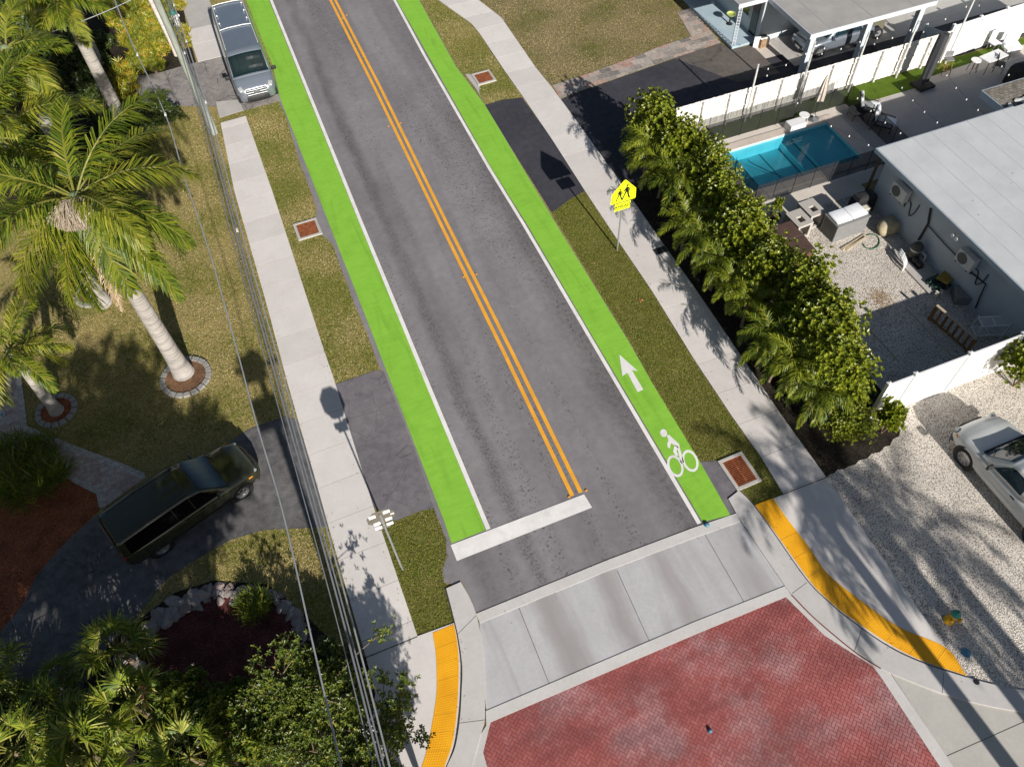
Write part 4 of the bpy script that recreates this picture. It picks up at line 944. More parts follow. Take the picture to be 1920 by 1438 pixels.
# crotons and undergrowth of the upper left garden
CG = 'yellow crotons beside the weathered driveway'
rn = random.Random(31)
CL = 'yellow and orange croton in the bed between the palms and the utility pole'
n = 0
for gx in range(10):
    for gy in range(5):
        q = (214 + gy * 24 + gx * 7 + rn.uniform(-9, 9), 8 + gx * 15 + rn.uniform(-6, 6))
        if q[0] > 318 or q[1] > 140: continue
        p = G(*q); shrub('croton', CL, 'shrub', (p.x, p.y, 0), 'croton%d' % (n % 2), rn.uniform(0, 6.28), (1.0,) * 3, CG); n += 1
for q in ((345, 70), (350, 92), (338, 22), (330, 0)):
    p = G(*q); shrub('croton', 'orange croton in the narrow bed between the utility pole and the sidewalk', 'shrub', (p.x, p.y, 0), 'croton0', rn.uniform(0, 6.28), (.75,) * 3, 'crotons right of the utility pole')
for q in ((232, 150), (246, 172), (240, 200)):
    p = G(*q); shrub('croton', 'bright yellow croton left of the weathered driveway, below the dark shade', 'shrub', (p.x, p.y, 0), 'croton0', rn.uniform(0, 6.28), (1.15,) * 3, 'crotons left of the weathered driveway')
for k in range(34):
    q = (rn.uniform(-60, 215), rn.uniform(20, 330))
    if q[0] > 140 and q[1] < 60: continue
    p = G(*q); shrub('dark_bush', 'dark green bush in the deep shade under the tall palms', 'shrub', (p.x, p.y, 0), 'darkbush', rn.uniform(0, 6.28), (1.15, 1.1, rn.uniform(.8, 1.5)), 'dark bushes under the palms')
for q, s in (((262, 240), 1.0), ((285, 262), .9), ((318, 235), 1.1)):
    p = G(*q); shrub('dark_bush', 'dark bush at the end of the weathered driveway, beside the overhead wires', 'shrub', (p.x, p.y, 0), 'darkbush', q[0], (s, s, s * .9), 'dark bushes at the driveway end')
for q in ((255, 290), (285, 320), (240, 268)):
    p = G(*q); shrub('grassy_plant', 'orange tinted strap leaved plant right of the bare palm trunk', 'plant', (p.x, p.y, 0), 'croton1', q[0], (1.1,) * 3, 'strap leaved plants by the bare trunk')
# tufted plants in the red mulch
for q, s, lb in (((42, 868), 1.25, 'grassy green tuft on the garden path edge, topmost in the red mulch bed'), ((92, 855), .95, 'smaller grassy tuft overhanging the garden path'), ((62, 925), 1.35, 'large grassy tuft in the red mulch left of the green SUV'), ((108, 905), 1.1, 'grassy tuft between the red mulch and the path near the SUV')):
    p = G(*q); shrub('grassy_plant', lb, 'plant', (p.x, p.y, 0), 'grassy', q[0], (s,) * 3)
p = G(482, 1140); shrub('grassy_plant', 'yellow green tuft alone in the shaded dark red bed', 'plant', (p.x, p.y, 0), 'grassy', 1, (.8, .8, .7))
# fan palms along the bottom left
def fan_bm(rn, n, h, ll):
    bm = NB()
    for k in range(n):
        az = k * 2.4 + rn.uniform(-.3, .3); el = rn.uniform(-.1, 1.25); d = Vector((math.cos(az) * math.cos(el), math.sin(az) * math.cos(el), math.sin(el)))
        b = Vector((0, 0, h)); e = b + d * ll * rn.uniform(.8, 1.2); e.z -= .15; tube(bm, [b, b.lerp(e, .55) + Vector((0, 0, .08)), e], [.022, .018, .014], 5, 1)
        s = Vector((-d.y, d.x, 0)).normalized(); nn = s.cross(d).normalized()
        if nn.z < 0: nn = -nn
        for q in range(30):
            a = -2.1 + 4.2 * q / 29 + rn.uniform(-.05, .05); dd = (d * math.cos(a) + s * math.sin(a) + nn * rn.uniform(-.02, .3)).normalized(); l = ll * 1.05 * (1 - .14 * abs(a)) * rn.uniform(.8, 1.12)
            m = e + dd * l * .52; t2 = m + (dd + Vector((0, 0, -.9 * rn.uniform(.3, 1.6)))).normalized() * l * .5; w = dd.cross(nn).normalized() * .026
            v = [bm.verts.new(x) for x in (e + w * .3, e - w * .3, m - w, m + w, t2)]
            bm.faces.new((v[0], v[1], v[2], v[3])); bm.faces.new((v[3], v[2], v[4]))
    return bm
fp = None; rn = random.Random(44)
FL = [((225, 1225), .95, 1.5, 'fan palm with pale fans over the rock heap by the dark bed'), ((70, 1330), .9, .9, 'bright green fan palm in the lower left corner'), ((-40, 1255), 1.0, 1.2, 'fan palm cut by the left edge above the corner'), ((140, 1370), 1.0, 1.0, 'fan palm near the bottom edge beside the driveway end'), ((260, 1330), 1.0, 1.6, 'fan palm with long stalks at the bottom edge under the dark bed'), ((180, 1420), 1.1, 1.4, 'dense fan palm at the bottom edge left of the leafy trees'), ((30, 1410), 1.1, 1.2, 'yellowish fan palm at the very bottom left'), ((360, 1420), 1.05, 1.3, 'fan palm at the bottom edge beside the tree trunks'), ((85, 1255), .6, .5, 'low small fan palm growing from the driveway edge')]
for k, (q, s, h, lb) in enumerate(FL):
    p = G(*q, 1.2)
    if fp is None:
        fp = thing('fan_palm', lb, 'palm', (p.x, p.y, 0), 0, 'fan palms in the lower left corner')
        obj('crown', fan_bm(rn, 18, 1.2, .74), [L_FAN, RACH], fp); bm = NB(); tube(bm, [(0, 0, 0), (.03, 0, .6), (0, 0, 1.2)], [.09, .08, .07], 8); obj('trunk', bm, BARK_B, fp); fp.scale = (s, s, h / 1.2 * s)
    else: dup(fp, (p.x, p.y, 0), k * 1.7, lb, None, (s, s, max(.6, h / 1.2) * s))
for k in range(16):
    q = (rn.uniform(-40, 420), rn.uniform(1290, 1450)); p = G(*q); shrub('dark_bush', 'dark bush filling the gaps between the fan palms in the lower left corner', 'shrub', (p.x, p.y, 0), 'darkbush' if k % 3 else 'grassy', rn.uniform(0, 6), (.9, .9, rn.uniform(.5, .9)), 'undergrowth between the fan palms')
# broad leaved trees: branching limbs with leaf clumps
def tree(name, label, base, h, cr, cz, n, seed, lm, leaf=.13, group=None, tr=.11, nb=9, per=26, rz=0.0, zl=.55):
    rn = random.Random(seed); t = thing(name, label, 'tree', base, rz, group)
    bm = NB(); lb = NB(); top = h * (zl - .1)
    tube(bm, [(0, 0, 0), (rn.uniform(-.1, .1), rn.uniform(-.1, .1), top * .5), (rn.uniform(-.15, .15), rn.uniform(-.15, .15), top)], [tr, tr * .8, tr * .6], 9)
    ends = []
    for k in range(nb):
        az = 2 * math.pi * k / nb + rn.uniform(-.3, .3); L = cr * rn.uniform(.65, 1.05); z1 = h * rn.uniform(zl, .98)
        p = [Vector((0, 0, top * rn.uniform(.6, 1))), Vector((math.cos(az) * L * .45, math.sin(az) * L * .45, (top + z1) / 2)), Vector((math.cos(az) * L * .9, math.sin(az) * L * .9, z1))]
        c = curve3(p, 5); tube(bm, c, [tr * .45 * (1 - .085 * q) for q in range(len(c))], 6)
        for q in range(n):
            u = rn.uniform(.3, 1.0); b = c[int(u * (len(c) - 1))]; e = b + Vector((rn.gauss(0, .22) * cr, rn.gauss(0, .22) * cr, rn.uniform(-.1, .28) * cz)); tube(bm, [b, b.lerp(e, .5) + rvec(rn) * .08, e], [.02, .014, .008], 4); ends.append(e)
    for e in ends:
        for q in range(per):
            p = e + Vector((rn.gauss(0, .17), rn.gauss(0, .17), rn.gauss(0, .14))) * cr * .55; rosette(lb, p, (rvec(rn) * .6 + Vector((0, -.2, 1))).normalized(), 4, leaf, leaf * .48, rn, 0, 1.1)
    obj('trunk', bm, BARK_B, t); obj('crown', lb, lm, t)
    return t
BT = 'leafy trees along the bottom edge'
p = G(690, 1400, 1.2); tree('tree', 'leafy tree under the overhead wires whose branch hangs over the yellow tactile strip', (p.x - .25, p.y - .3, 0), 2.7, 1.75, 1.2, 8, 91, L_TREE, .12, BT, .09, 13, 26)
p = G(560, 1330, 1.2); tree('tree', 'bushy tree left of the overhead wires at the bottom edge', (p.x, p.y, 0), 2.6, 1.9, 1.2, 8, 92, L_TREE, .12, BT, .09, 13, 26)
tree('tree', 'small dense tree at the foot of the off-frame utility pole', (-1.7, 3.0, 0), 4.6, 1.2, 1.2, 8, 95, L_TREE, .13, BT, .08, 11, 22)
p = G(610, 1260, .8); shrub('dark_bush', 'dark bush beside the lone wire above the leafy trees', 'shrub', (p.x, p.y, 0), 'darkbush', .4, (1.2, 1.2, 1.1))
for q, lb in (((420, 1345), 'leafy bush on the lower rim of the dark red bed'), ((500, 1400), 'leafy bush at the bottom edge between fan palms and trees'), ((450, 1290), 'sparse sapling inside the dark red bed'), ((350, 1310), 'leafy bush beside the long stalked fan palm')):
    p = G(*q, .8); s = .55 if 'sapling' in lb else 1.05; shrub('leafy_bush', lb, 'shrub', (p.x, p.y, 0), 'leafbush', q[0], (s, s, s * 1.2))
# shade trees that stand just outside the frame, towards the sun
SH = 'tall shade trees standing south of the left garden'
for k, (x, y, h, cr) in enumerate(((-14.6, -1.6, 12.8, 3.0), (-10.2, -1.8, 12.6, 3.0), (-6.0, -1.2, 11.6, 2.5), (-19.0, 1.0, 12.8, 3.0), (-8.0, .6, 12.9, 2.4), (-12.6, .9, 13.2, 2.6))):
    tree('tree', ('broad shade tree south of the driveway end', 'tall shade tree south of the dark red bed', 'shade tree nearest the off-frame utility pole', 'shade tree west of the curved driveway', 'shade tree at the back of the southern row', 'shade tree at the back, west of the row')[k], (x, y, 0), h, cr, 3.0, 9, 100 + k, L_DARK, .25, SH, .2, 15, 19, 0, .83)
for k, (x, y, h) in enumerate(((14.8, -8.4, 8.5), (16.4, -9.6, 9.2), (17.6, -12.4, 9.0))):
    palm('palm_tree', ('tall palm south of the right ramp corner', 'tallest palm south of the gravel parking', 'tall palm south of the yellow hydrant')[k], (x, y, 0), (x + .2, y + .1, h), .28, .2, 15, 3.4, .8, 120 + k, [L_PALM, L_PALMY], BARK_P, 40, .055, .6, k, group='palms standing south of the gravel')
# ---- short grass blades (stuff)
def blades(name, poly, n, seed, mats, hh=.045, holes=()):
    rn = random.Random(seed); bm = NB(); xs = [p[0] for p in poly]; ys = [p[1] for p in poly]; c = 0
    while c < n:
        x, y = rn.uniform(min(xs), max(xs)), rn.uniform(min(ys), max(ys)); c += 1
        if not inpoly((x, y), poly) or any(inpoly((x, y), h) for h in holes): continue
        x += rn.gauss(0, .03); y += rn.gauss(0, .03); s = rn.uniform(.6, 1.4); mi = 0 if math.sin(x * 1.3 + 2 * math.sin(y * .7)) + math.sin(y * 1.7 + x * .4) + rn.gauss(0, .9) < .35 else 1
        for q in range(3):
            a = rn.uniform(0, 6.28); r = rn.uniform(0, .03); b = rn.uniform(.02, .06) * s
            dx, dy = math.cos(a), math.sin(a); w = .011 * s
            v = [bm.verts.new((x + dx * r - dy * w, y + dy * r + dx * w, .008)), bm.verts.new((x + dx * r + dy * w, y + dy * r - dx * w, .008)), bm.verts.new((x + dx * (r + b), y + dy * (r + b), hh * s * rn.uniform(.5, 1)))]
            bm.faces.new(v).material_index = mi
    return tag(obj(name, bm, mats), kind='stuff')
BL_G = leaf_mat('blade_green', [(0.0, (.09, .12, .018)), (.6, (.165, .185, .028)), (1.0, (.26, .26, .06))], .8, .1, .15)
BL_Y = leaf_mat('blade_dry', [(0.0, (.27, .21, .08)), (.6, (.42, .34, .15)), (1.0, (.55, .47, .27))], .8, .1, .15)
BL_V = leaf_mat('blade_verge', [(0.0, (.085, .11, .016)), (.6, (.155, .17, .028)), (1.0, (.27, .235, .07))], .8, .1, .15)
blades('grass', px((457, 208), (522, 190), (535, 215), (560, 300), (584, 360), (594, 392), (592, 409), (552, 420), (556, 450), (600, 440), (611, 448), (625, 460), (636, 495), (650, 530), (660, 560), (690, 630), (708, 690), (629, 720), (602, 640), (511, 360)), 14000, 1, [BL_G, BL_Y])
blades('grass', px((703, 955), (735, 978), (744, 977), (790, 959), (812, 953), (826, 985), (837, 1014), (837, 1047), (829, 1068), (833, 1092), (852, 1166), (783, 1193)), 6000, 2, [BL_V, BL_G])
blades('grass', px((1037, 401), (1068, 377), (1096, 362), (1160, 458), (1223, 551), (1300, 676), (1371, 783), (1427, 860), (1467, 926), (1415, 947), (1392, 918), (1428, 905), (1392, 850), (1354, 864), (1313, 866), (1225, 720), (1182, 640)), 24000, 3, [BL_V, BL_G])
blades('grass', px((755, -60), (820, 2), (883, 48), (899, 67), (946, 137), (977, 184), (943, 187), (912, 198), (897, 168), (930, 155), (912, 132), (884, 140), (858, 126), (802, 25), (787, 0)), 9000, 4, [BL_G, BL_Y])
blades('grass', px((897, 0), (942, 35), (960, 61), (1006, 128), (1033, 160), (1104, 138), (1197, 104), (1244, 85), (1295, 69), (1270, 25), (1294, 13), (1240, -50), (850, -50)), 26000, 5, [BL_Y, BL_G])
blades('grass', px((412, 224), (440, 362), (500, 572), (540, 722), (558, 784), (531, 781), (466, 804), (400, 848), (280, 890), (223, 868), (125, 830), (50, 799), (47, 774), (36, 695), (60, 560), (230, 330), (300, 240), (340, 205)), 62000, 6, [BL_Y, BL_G], holes=[[(c.x + r * math.cos(k), c.y + r * math.sin(k)) for k in range(6)] for c, r in ((R1, 1.05), (R2, .85))])
blades('grass', px((619, 990), (686, 1230), (600, 1180), (560, 1140), (500, 1092), (400, 1086), (330, 1108), (275, 1148), (314, 1085), (367, 1051), (434, 1013), (494, 995)), 14000, 7, [BL_G, BL_Y])

# loose leaves and crumbs along the hedge bed, the kerbs and the verge edges (stuff)
rn = random.Random(77); bm = NB()
def litter(pl, n, sp):
    P = [Vector(q) for q in px(*pl)]
    for k in range(n):
        i = rn.randrange(len(P) - 1); p = P[i].lerp(P[i + 1], rn.random()); x, y = p.x + rn.gauss(0, sp), p.y + rn.gauss(0, sp); a = rn.uniform(0, 6.28); l = rn.uniform(.015, .05)
        leafquad(bm, Vector((x, y, rn.uniform(.055, .075))), Vector((math.cos(a), math.sin(a), rn.uniform(0, .2))), Vector((0, 0, 1)), l, l * .6, rn)
litter([(1180, 369), (1300, 539), (1430, 729), (1549, 895)], 420, .22)
litter([(837, 1104), (861, 1203), (867, 1300), (850, 1410)], 70, .12); litter([(1415, 950), (1495, 1065), (1655, 1207), (1811, 1270)], 90, .15)
litter([(602, 640), (700, 949), (783, 1193)], 90, .2); litter([(1097, 360), (1223, 548), (1427, 858)], 130, .12); litter([(440, 360), (540, 720), (620, 1000), (687, 1232)], 160, .14)
litter([(900, 1160), (1140, 1060), (1384, 972)], 60, .4)
tag(obj('leaf_litter', bm, leaf_mat('litter', [(0.0, (.06, .045, .025)), (.6, (.20, .14, .07)), (1.0, (.34, .27, .12))], .8, .1, .05)), kind='stuff')
# ------------------------------------------------------------------ right-hand properties
WALL_B = (lambda t: (t.bump(t.noise(40, 3), .25, .01), t.out(t.mix(t.ramp(t.noise(1.1, 5), [(.3, (.40, .45, .49)), (.7, (.48, .525, .56))]), (.30, .32, .33), t.ramp(t.noise(2.5, 6, .75), [(.62, 0.0), (.74, .6)])), .85, 0, .2))[1])(NT('stucco_blue_grey'))
FASC = plain('fascia_blue', (.40, .47, .53), .6, 0, .06)
def roof_mat(name, a, b, seam, sp, axis_rot=0.0):
    t = NT(name)
    c = t.ramp(t.noise(.8, 6, .65), [(.3, a), (.7, b)])
    sx = t.n.new('ShaderNodeSeparateXYZ'); t.l.new(t.co(), sx.inputs[0])
    w = t.math('ADD', sx.outputs[0], t.math('MULTIPLY', t.noise(2.0, 3), .06)); m = t.math('ABSOLUTE', t.math('SUBTRACT', t.math('FRACT', t.math('DIVIDE', w, sp)), .5))
    c = t.mix(c, seam, t.math('MULTIPLY', t.ramp(m, [(.010, .9), (.022, 0.0)]), t.ramp(t.noise(1.6, 4), [(.35, .2), (.65, 1.0)])))
    c = t.mix(c, (.22, .22, .21), t.ramp(t.voro(.9, out='Distance'), [(.03, .6), (.06, 0.0)]))
    c = t.mix(c, t.ramp(t.noise(25, 3), [(.3, .95), (.7, 1.05)]), 1.0, 'MULTIPLY')
    return t.out(c, .8, 0, .25)
ROOF_W = roof_mat('roof_membrane', (.45, .46, .465), (.54, .55, .55), (.26, .27, .28), .98)
ROOF_G = roof_mat('roof_grey', (.30, .285, .27), (.39, .37, .345), (.25, .24, .23), 2.6)
SHING = tile_mat('shingles', ((.17, .15, .12), (.22, .195, .16), (.27, .25, .21)), .16, (.10, .09, .075))
GLASSD = plain('window_dark', (.012, .016, .022), .12, 0, .1, 3, .6)
VINYL = plain('vinyl_white', (.73, .725, .715), .45, 0, .03, 2)
BOARD = (lambda t: t.out(t.mix(t.mix(t.ramp(t.noise(1.5, 6, .7, t.co((3, 3, .6))), [(.3, (.66, .625, .57)), (.7, (.78, .745, .70))]), t.ramp(t.island(), [(0.0, .90), (1.0, 1.06)]), 1.0, 'MULTIPLY'), (.38, .33, .27), t.ramp(t.noise(7, 6, .8), [(.66, 0.0), (.75, .7)])), .8, 0, .2))(NT('fence_boards'))
WOOD_O = bark_mat('wood_orange_brown', (.22, .11, .04), (.36, .20, .09), False); WOOD_L = plain('wood_pale', (.44, .36, .25), .8, 0, .2, 9)
BROWN = plain('tub_cover_brown', (.085, .05, .038), .55, 0, .15, 4); BROWN_S = plain('tub_side_brown', (.13, .05, .04), .6, 0, .15, 4)
GREYB = plain('box_grey', (.20, .20, .195), .6, 0, .08); GREYD = plain('box_grey_dark', (.10, .10, .095), .6, 0, .08); BLOCKC = plain('block_concrete', (.42, .39, .35), .9, 0, .12, 14, .2, .4)
TARP = plain('tarp_beige', (.36, .31, .20), .8, 0, .25, 4); HOSE = plain('hose_green', (.02, .12, .05), .5); BLACKF = plain('fabric_black', (.018, .018, .02), .75)
CUSH = plain('cushion_white', (.80, .81, .82), .85, 0, .05); ACM = plain('ac_white', (.58, .57, .54), .5, 0, .06); CREAM = plain('cream_plastic', (.62, .58, .48), .6)
CARD = plain('cardboard', (.30, .19, .11), .85, 0, .1)
# ---- house on the right
h = thing('house', 'low house with a pale grey flat roof and blue grey wall facing the gravel yard', 'house', (25.15, 13.0, 0))
def part(name, bm, m, par, smooth=False): return obj(name, bm, m, par, smooth)
bm = NB(); bx(bm, 0, 14, -7, 7.6, 0, 2.74); part('wall', bm, WALL_B, h)
bm = NB(); bx(bm, -.40, 7.0, -7.5, 8.02, 2.80, 2.96, 0, .01); rf = part('roof', bm, ROOF_W, h)
bm = NB(); bx(bm, -.44, -.405, -7.5, 8.02, 2.74, 2.945); bx(bm, -.44, 7.0, 8.022, 8.06, 2.74, 2.945); part('fascia', bm, FASC, rf)
bm = NB(); bx(bm, 7.02, 15, -7.5, 8.0, 2.78, 2.93); part('roof', bm, ROOF_W, h)
bm = NB(); bx(bm, 7.0, 15, 8.07, 9.85, 2.50, 2.62); part('roof', bm, SHING, h)
bm = NB(); bx(bm, 6.96, 6.998, 8.07, 9.85, 2.28, 2.615); bx(bm, 6.96, 15, 9.852, 9.89, 2.38, 2.615); part('fascia', bm, FASC, h)
rn = random.Random(2)
for k in range(7):
    bm = NB(); bmesh.ops.create_icosphere(bm, subdivisions=1, radius=.12 + rn.random() * .1)
    o = part('roof_debris', bm, WHITE_W, h); o.location = (7.3 + rn.random() * 1.6, 8.2 + rn.random() * .5, 2.66); o.scale = (1.6, 1, .3); o.rotation_euler.z = rn.random() * 3
bm = NB(); tube(bm, [(-.34, 7.7, 0), (-.34, 7.7, 2.78)], .07, 8); part('post', bm, plain('post_dark', (.06, .045, .035), .8), h)
def ac(p, lb):
    w = onX(*p, 25.15); t = thing('air_conditioner', lb, 'air conditioner', (25.14, w.y, w.z - .28))
    bm = NB(); bx(bm, -.38, -.08, -.44, .44, 0, .62, 0, .02); obj('casing', bm, ACM, t)
    bm = NB(); lathe(bm, [(0, -.395), (.25, -.395), (.25, -.382), (0, -.382)], (0, .12, .31), 24, 0, 'x'); obj('fan_grille', bm, GREYD, t)
    for y in (-.32, .32):
        bm = NB(); bx(bm, -.40, -.004, y - .025, y + .025, -.04, -.002); bx(bm, -.03, -.004, y - .025, y + .025, -.35, -.04); obj('bracket', bm, DARKM, t)
    bm = NB(); tube(bm, curve3([(-.06, -.42, .1), (-.02, -.6, 0), (-.02, -.75, -.5), (-.03, -.95, -.2), (-.02, -1.0, .3)], 5), .022, 6); obj('refrigerant_hose', bm, DARKM, t)
ac((1697, 358), 'white air conditioner box on the blue grey wall near the patio end'); ac((1822, 484), 'white air conditioner box on the wall above the yellow lidded clutter')
def pipe(pl, r, m):
    bm = NB(); tube(bm, [onX(*p, 25.15 - .05) - Vector((25.15, 13, 0)) for p in pl], r, 6); part('conduit', bm, m, h)
pipe([(1741, 424), (1775, 462), (1800, 487)], .022, DARKM); pipe([(1745, 391), (1740, 420), (1722, 450)], .05, DARKM); pipe([(1813, 505), (1848, 533), (1836, 560), (1829, 578)], .03, DARKM); pipe([(1824, 503), (1818, 485)], .02, DARKM)
fl = onX(1797, 441, 24.85); t = thing('flood_light', 'twin white flood light heads under the roof eave of the right house', 'lamp', tuple(fl))
bm = NB(); lathe(bm, [(0, 0), (.06, 0), (.06, .03), (0, .03)], (0, 0, 0), 12); obj('base', bm, WHITE, t)
for y in (-.11, .11):
    bm = NB(); lathe(bm, [(0, -.02), (.05, -.02), (.085, -.16), (.08, -.17), (0, -.15)], (-.03, y, -.05), 14, 0, 'x'); obj('lamp_head', bm, WHITE, t, True)
# ---- pool equipment and clutter along that wall
bm = NB(); bx(bm, 24.05, 25.14, 14.9, 17.6, .0, .09, 0, .01); tag(obj('equipment_pad', bm, CONC_O), 'grey concrete pad under the pool pump against the blue grey wall', 'concrete pad')
p = G(1715, 470, .5); t = thing('pool_filter', 'dark round pool filter tank standing by the blue grey wall', 'pool filter', (24.75, p.y, .1))
bm = NB(); lathe(bm, [(.20, 0), (.24, .05), (.26, .2), (.26, .55), (.24, .68), (.14, .80), (0, .84)], seg=18); obj('tank', bm, plain('tank_olive', (.07, .07, .055), .5), t, True)
bm = NB(); lathe(bm, [(.275, .50), (.285, .50), (.285, .56), (.275, .56)], seg=18); obj('clamp_band', bm, STEEL, t)
bm = NB(); tube(bm, [(.2, -.1, .35), (.22, -.42, .36), (.20, -.44, .1)], .04, 8); obj('pipe', bm, WHITE, t)
p = G(1722, 486, .2); t = thing('pool_pump', 'black pool pump in front of the round filter tank', 'pump', (24.62, p.y - .1, .1))
bm = NB(); lathe(bm, [(0, -.35), (.10, -.35), (.12, -.3), (.12, 0), (.15, .02), (.15, .16), (0, .18)], (0, 0, .16), 14, 0, 'y'); obj('motor', bm, DARKM, t, True)
bm = NB(); lathe(bm, [(.13, 0), (.13, .3), (.15, .32), (0, .36)], (.02, .32, 0), 14); obj('strainer', bm, BLACKF, t, True)
bm = NB(); bx(bm, -.16, .16, -.34, .3, 0, .05); obj('foot', bm, BLACKF, t)
for k, (ya, lb) in enumerate(((0, 'nearest the gravel'), (.17, 'middle'), (.34, 'nearest the pump'))):
    q = G(1690, 487, .25); t = thing('white_pipe', 'bent white pipe of the pool plumbing, %s of three' % lb, 'pipe', (q.x - .05 + ya * .7, q.y + ya * .5, .05), .6)
    bm = NB(); tube(bm, curve3([(-.32, -.28, 0), (-.28, -.24, .26), (.05, .03, .32), (.25, .2, .30)], 4), .042, 8); obj('pipe_run', bm, WHITE, t, True)
    bm = NB(); lathe(bm, [(.055, -.05), (.055, .05)], (0, 0, .315), 10, 0, 'x'); obj('coupling', bm, WHITE_W, t)
p = G(1775, 519, .45); t = thing('storage_tote', 'dark tote with a yellow lid among clutter by the wall', 'storage box', (p.x, p.y, .0), .35)
bm = NB(); bx(bm, -.33, .33, -.22, .22, 0, .40, 0, .03); obj('bin', bm, BLACKF, t); bm = NB(); bx(bm, -.37, .37, -.26, .26, .40, .46, 0, .02); bx(bm, -.2, .2, -.1, .1, .46, .485, 0, .01); obj('lid', bm, plain('lid_yellow', (.30, .21, .03), .6), t)
p = G(1806, 549, .4); t = thing('storage_box', 'flat grey box on the ground beside the yellow lidded tote', 'storage box', (p.x, p.y, 0), -.5)
bm = NB(); bx(bm, -.3, .3, -.36, .36, 0, .42, 0, .015); obj('body', bm, GREYB, t); bm = NB(); bx(bm, -.31, .31, -.37, .37, .424, .46, 0, .01); obj('lid', bm, GREYB, t)
rn = random.Random(8); bm = NB()
for q in range(16):
    a = rn.uniform(0, 6); pts = [Vector((rn.uniform(-.4, .4), rn.uniform(-.4, .4), rn.uniform(.03, .3))) for _ in range(5)]; tube(bm, curve3(pts, 4), .022, 5)
p = G(1748, 535); tag(obj('coiled_hose', bm, plain('net_dark_green', (.03, .07, .055), .7), None, False, (p.x + .1, p.y - .1, 0)), 'tangled dark green hose heap beside the yellow lidded tote', 'hose')
bm = NB()
for q in range(4): box(bm, (q * .12 - .2, (q % 2) * .1, .1), (.1, .16, .2), None, 0, .01)
p = G(1762, 552, .1); tag(obj('paint_cans', bm, CREAM, None, False, (p.x, p.y, 0)), 'row of pale containers at the top of the wooden railing', 'container')
# wooden railing section
a, b = G(1742, 600), G(1812, 661); d = (b - a); L = d.length; t = thing('wooden_railing', 'brown wooden railing section standing on the shaded gravel near the white rack', 'railing', tuple(a), math.atan2(d.y, d.x))
bm = NB(); bx(bm, -.05, L + .05, -.06, .06, .86, .91, 0, .008); obj('top_rail', bm, WOOD_L, t)
bm = NB(); bx(bm, -.05, L + .05, -.03, .03, .08, .16, 0, .005); obj('bottom_rail', bm, WOOD_O, t)
for k in range(8):
    bm = NB(); w = .07 if k in (0, 7) else .045; x = L * k / 7; bx(bm, x - w, x + w, -.035, .035, .16 if 0 < k < 7 else 0, .858); obj('baluster', bm, WOOD_O, t)
p = G(1862, 603, .9); t = thing('wire_rack', 'white metal shelf rack standing by the vinyl fence', 'rack', (p.x + .05, p.y, 0), -.35)
for x in (-.55, .55):
    for y in (-.24, .24):
        bm = NB(); tube(bm, [(x, y, 0), (x, y, .98)], .022, 6); obj('leg', bm, WHITE, t)
for z in (.3, .9):
    bm = NB()
    for y in (-.24, .24): tube(bm, [(-.55, y, z), (.55, y, z)], .024, 6)
    for x in (-.55, 0, .55): tube(bm, [(x, -.24, z), (x, .24, z)], .02, 6)
    for q in range(9): tube(bm, [(-.55, -.2 + q * .05, z), (.55, -.2 + q * .05, z)], .011, 4)
    obj('shelf', bm, WHITE, t)
for pl, lb in ((((1623, 612), (1655, 645), (1686, 680)), 'thin pale edging strip in the shaded gravel nearest the hedge'), (((1698, 578), (1740, 622), (1795, 680)), 'thin pale edging strip in the shaded gravel beside the wooden railing'), (((1709, 506), (1740, 541), (1762, 562)), 'pale timber edging between the gravel and the equipment pad')):
    bm = NB(); P = [Vector((*q, 0)) for q in px(*pl)]; tube(bm, [v - P[0] for v in P], .03, 5); tag(obj('edging_strip', bm, WOOD_L, None, False, (P[0].x, P[0].y, .015)), lb, 'edging')
p = G(1758, 532)
# ---- hot tub, blocks, deck box and the rest of the yard
t = thing('hot_tub', 'brown square hot tub with a folding cover tucked behind the hedge', 'hot tub', (19.55, 19.3, 0))
bm = NB(); bx(bm, -.92, .90, -.95, .95, 0, .80, 0, .03); obj('cabinet', bm, BROWN_S, t)
for y0_, y1_ in ((-1.0, -.006), (.006, 1.0)):
    bm = NB(); bx(bm, -.98, .97, y0_, y1_, .80, .91, 0, .03); obj('cover', bm, BROWN, t)
bm = NB(); bx(bm, .98, 1.0, -.3, .3, .78, .88); obj('cover_strap', bm, BLACKF, t)
bm = NB(); box(bm, (0, 0, .08), (.34, .3, .16), None, 0, .02); p = G(1512, 512); tag(obj('white_block', bm, WHITE, None, False, (p.x, p.y, 0)), 'small white block on the gravel at the hot tub corner', 'block')
for (x, y, lb) in ((21.03, 20.36, 'hollow concrete block oven touching the hot tub corner'), (21.92, 20.72, 'hollow concrete block oven beside the grey deck box')):
    t = thing('block_oven', lb, 'outdoor oven', (x - .02, y - .02, 0), .05); w, dd, hh = .40, .50, .82
    bm = NB(); bx(bm, -w, -w + .13, -dd, dd, 0, hh - .1); bx(bm, w - .13, w, -dd, dd, 0, hh - .1); bx(bm, -w + .13, w - .13, dd - .13, dd, 0, hh - .1); bx(bm, -w + .13, w - .13, -dd, -dd + .1, .0, .10); obj('surround', bm, BLOCKC, t)
    bm = NB()
    for a in ((-w, -.15, -dd, dd), (.15, w, -dd, dd), (-.15, .15, -dd, -.28), (-.15, .15, .08, dd)): bx(bm, *a, hh - .098, hh + .03)
    obj('top_slab', bm, BLOCKC, t)
    bm = NB(); bx(bm, -w + .13, w - .13, -.05, dd - .135, .1, .25); obj('fire_bed', bm, plain('soot%d' % int(x), (.02, .018, .016), .95), t)
t = thing('deck_box', 'grey deck box with two white cushions lying on its lid', 'deck box', (22.95, 19.55, 0), .03)
bm = NB(); bx(bm, -.85, .85, -.47, .47, 0, .92, 0, .02); obj('body', bm, GREYB, t)
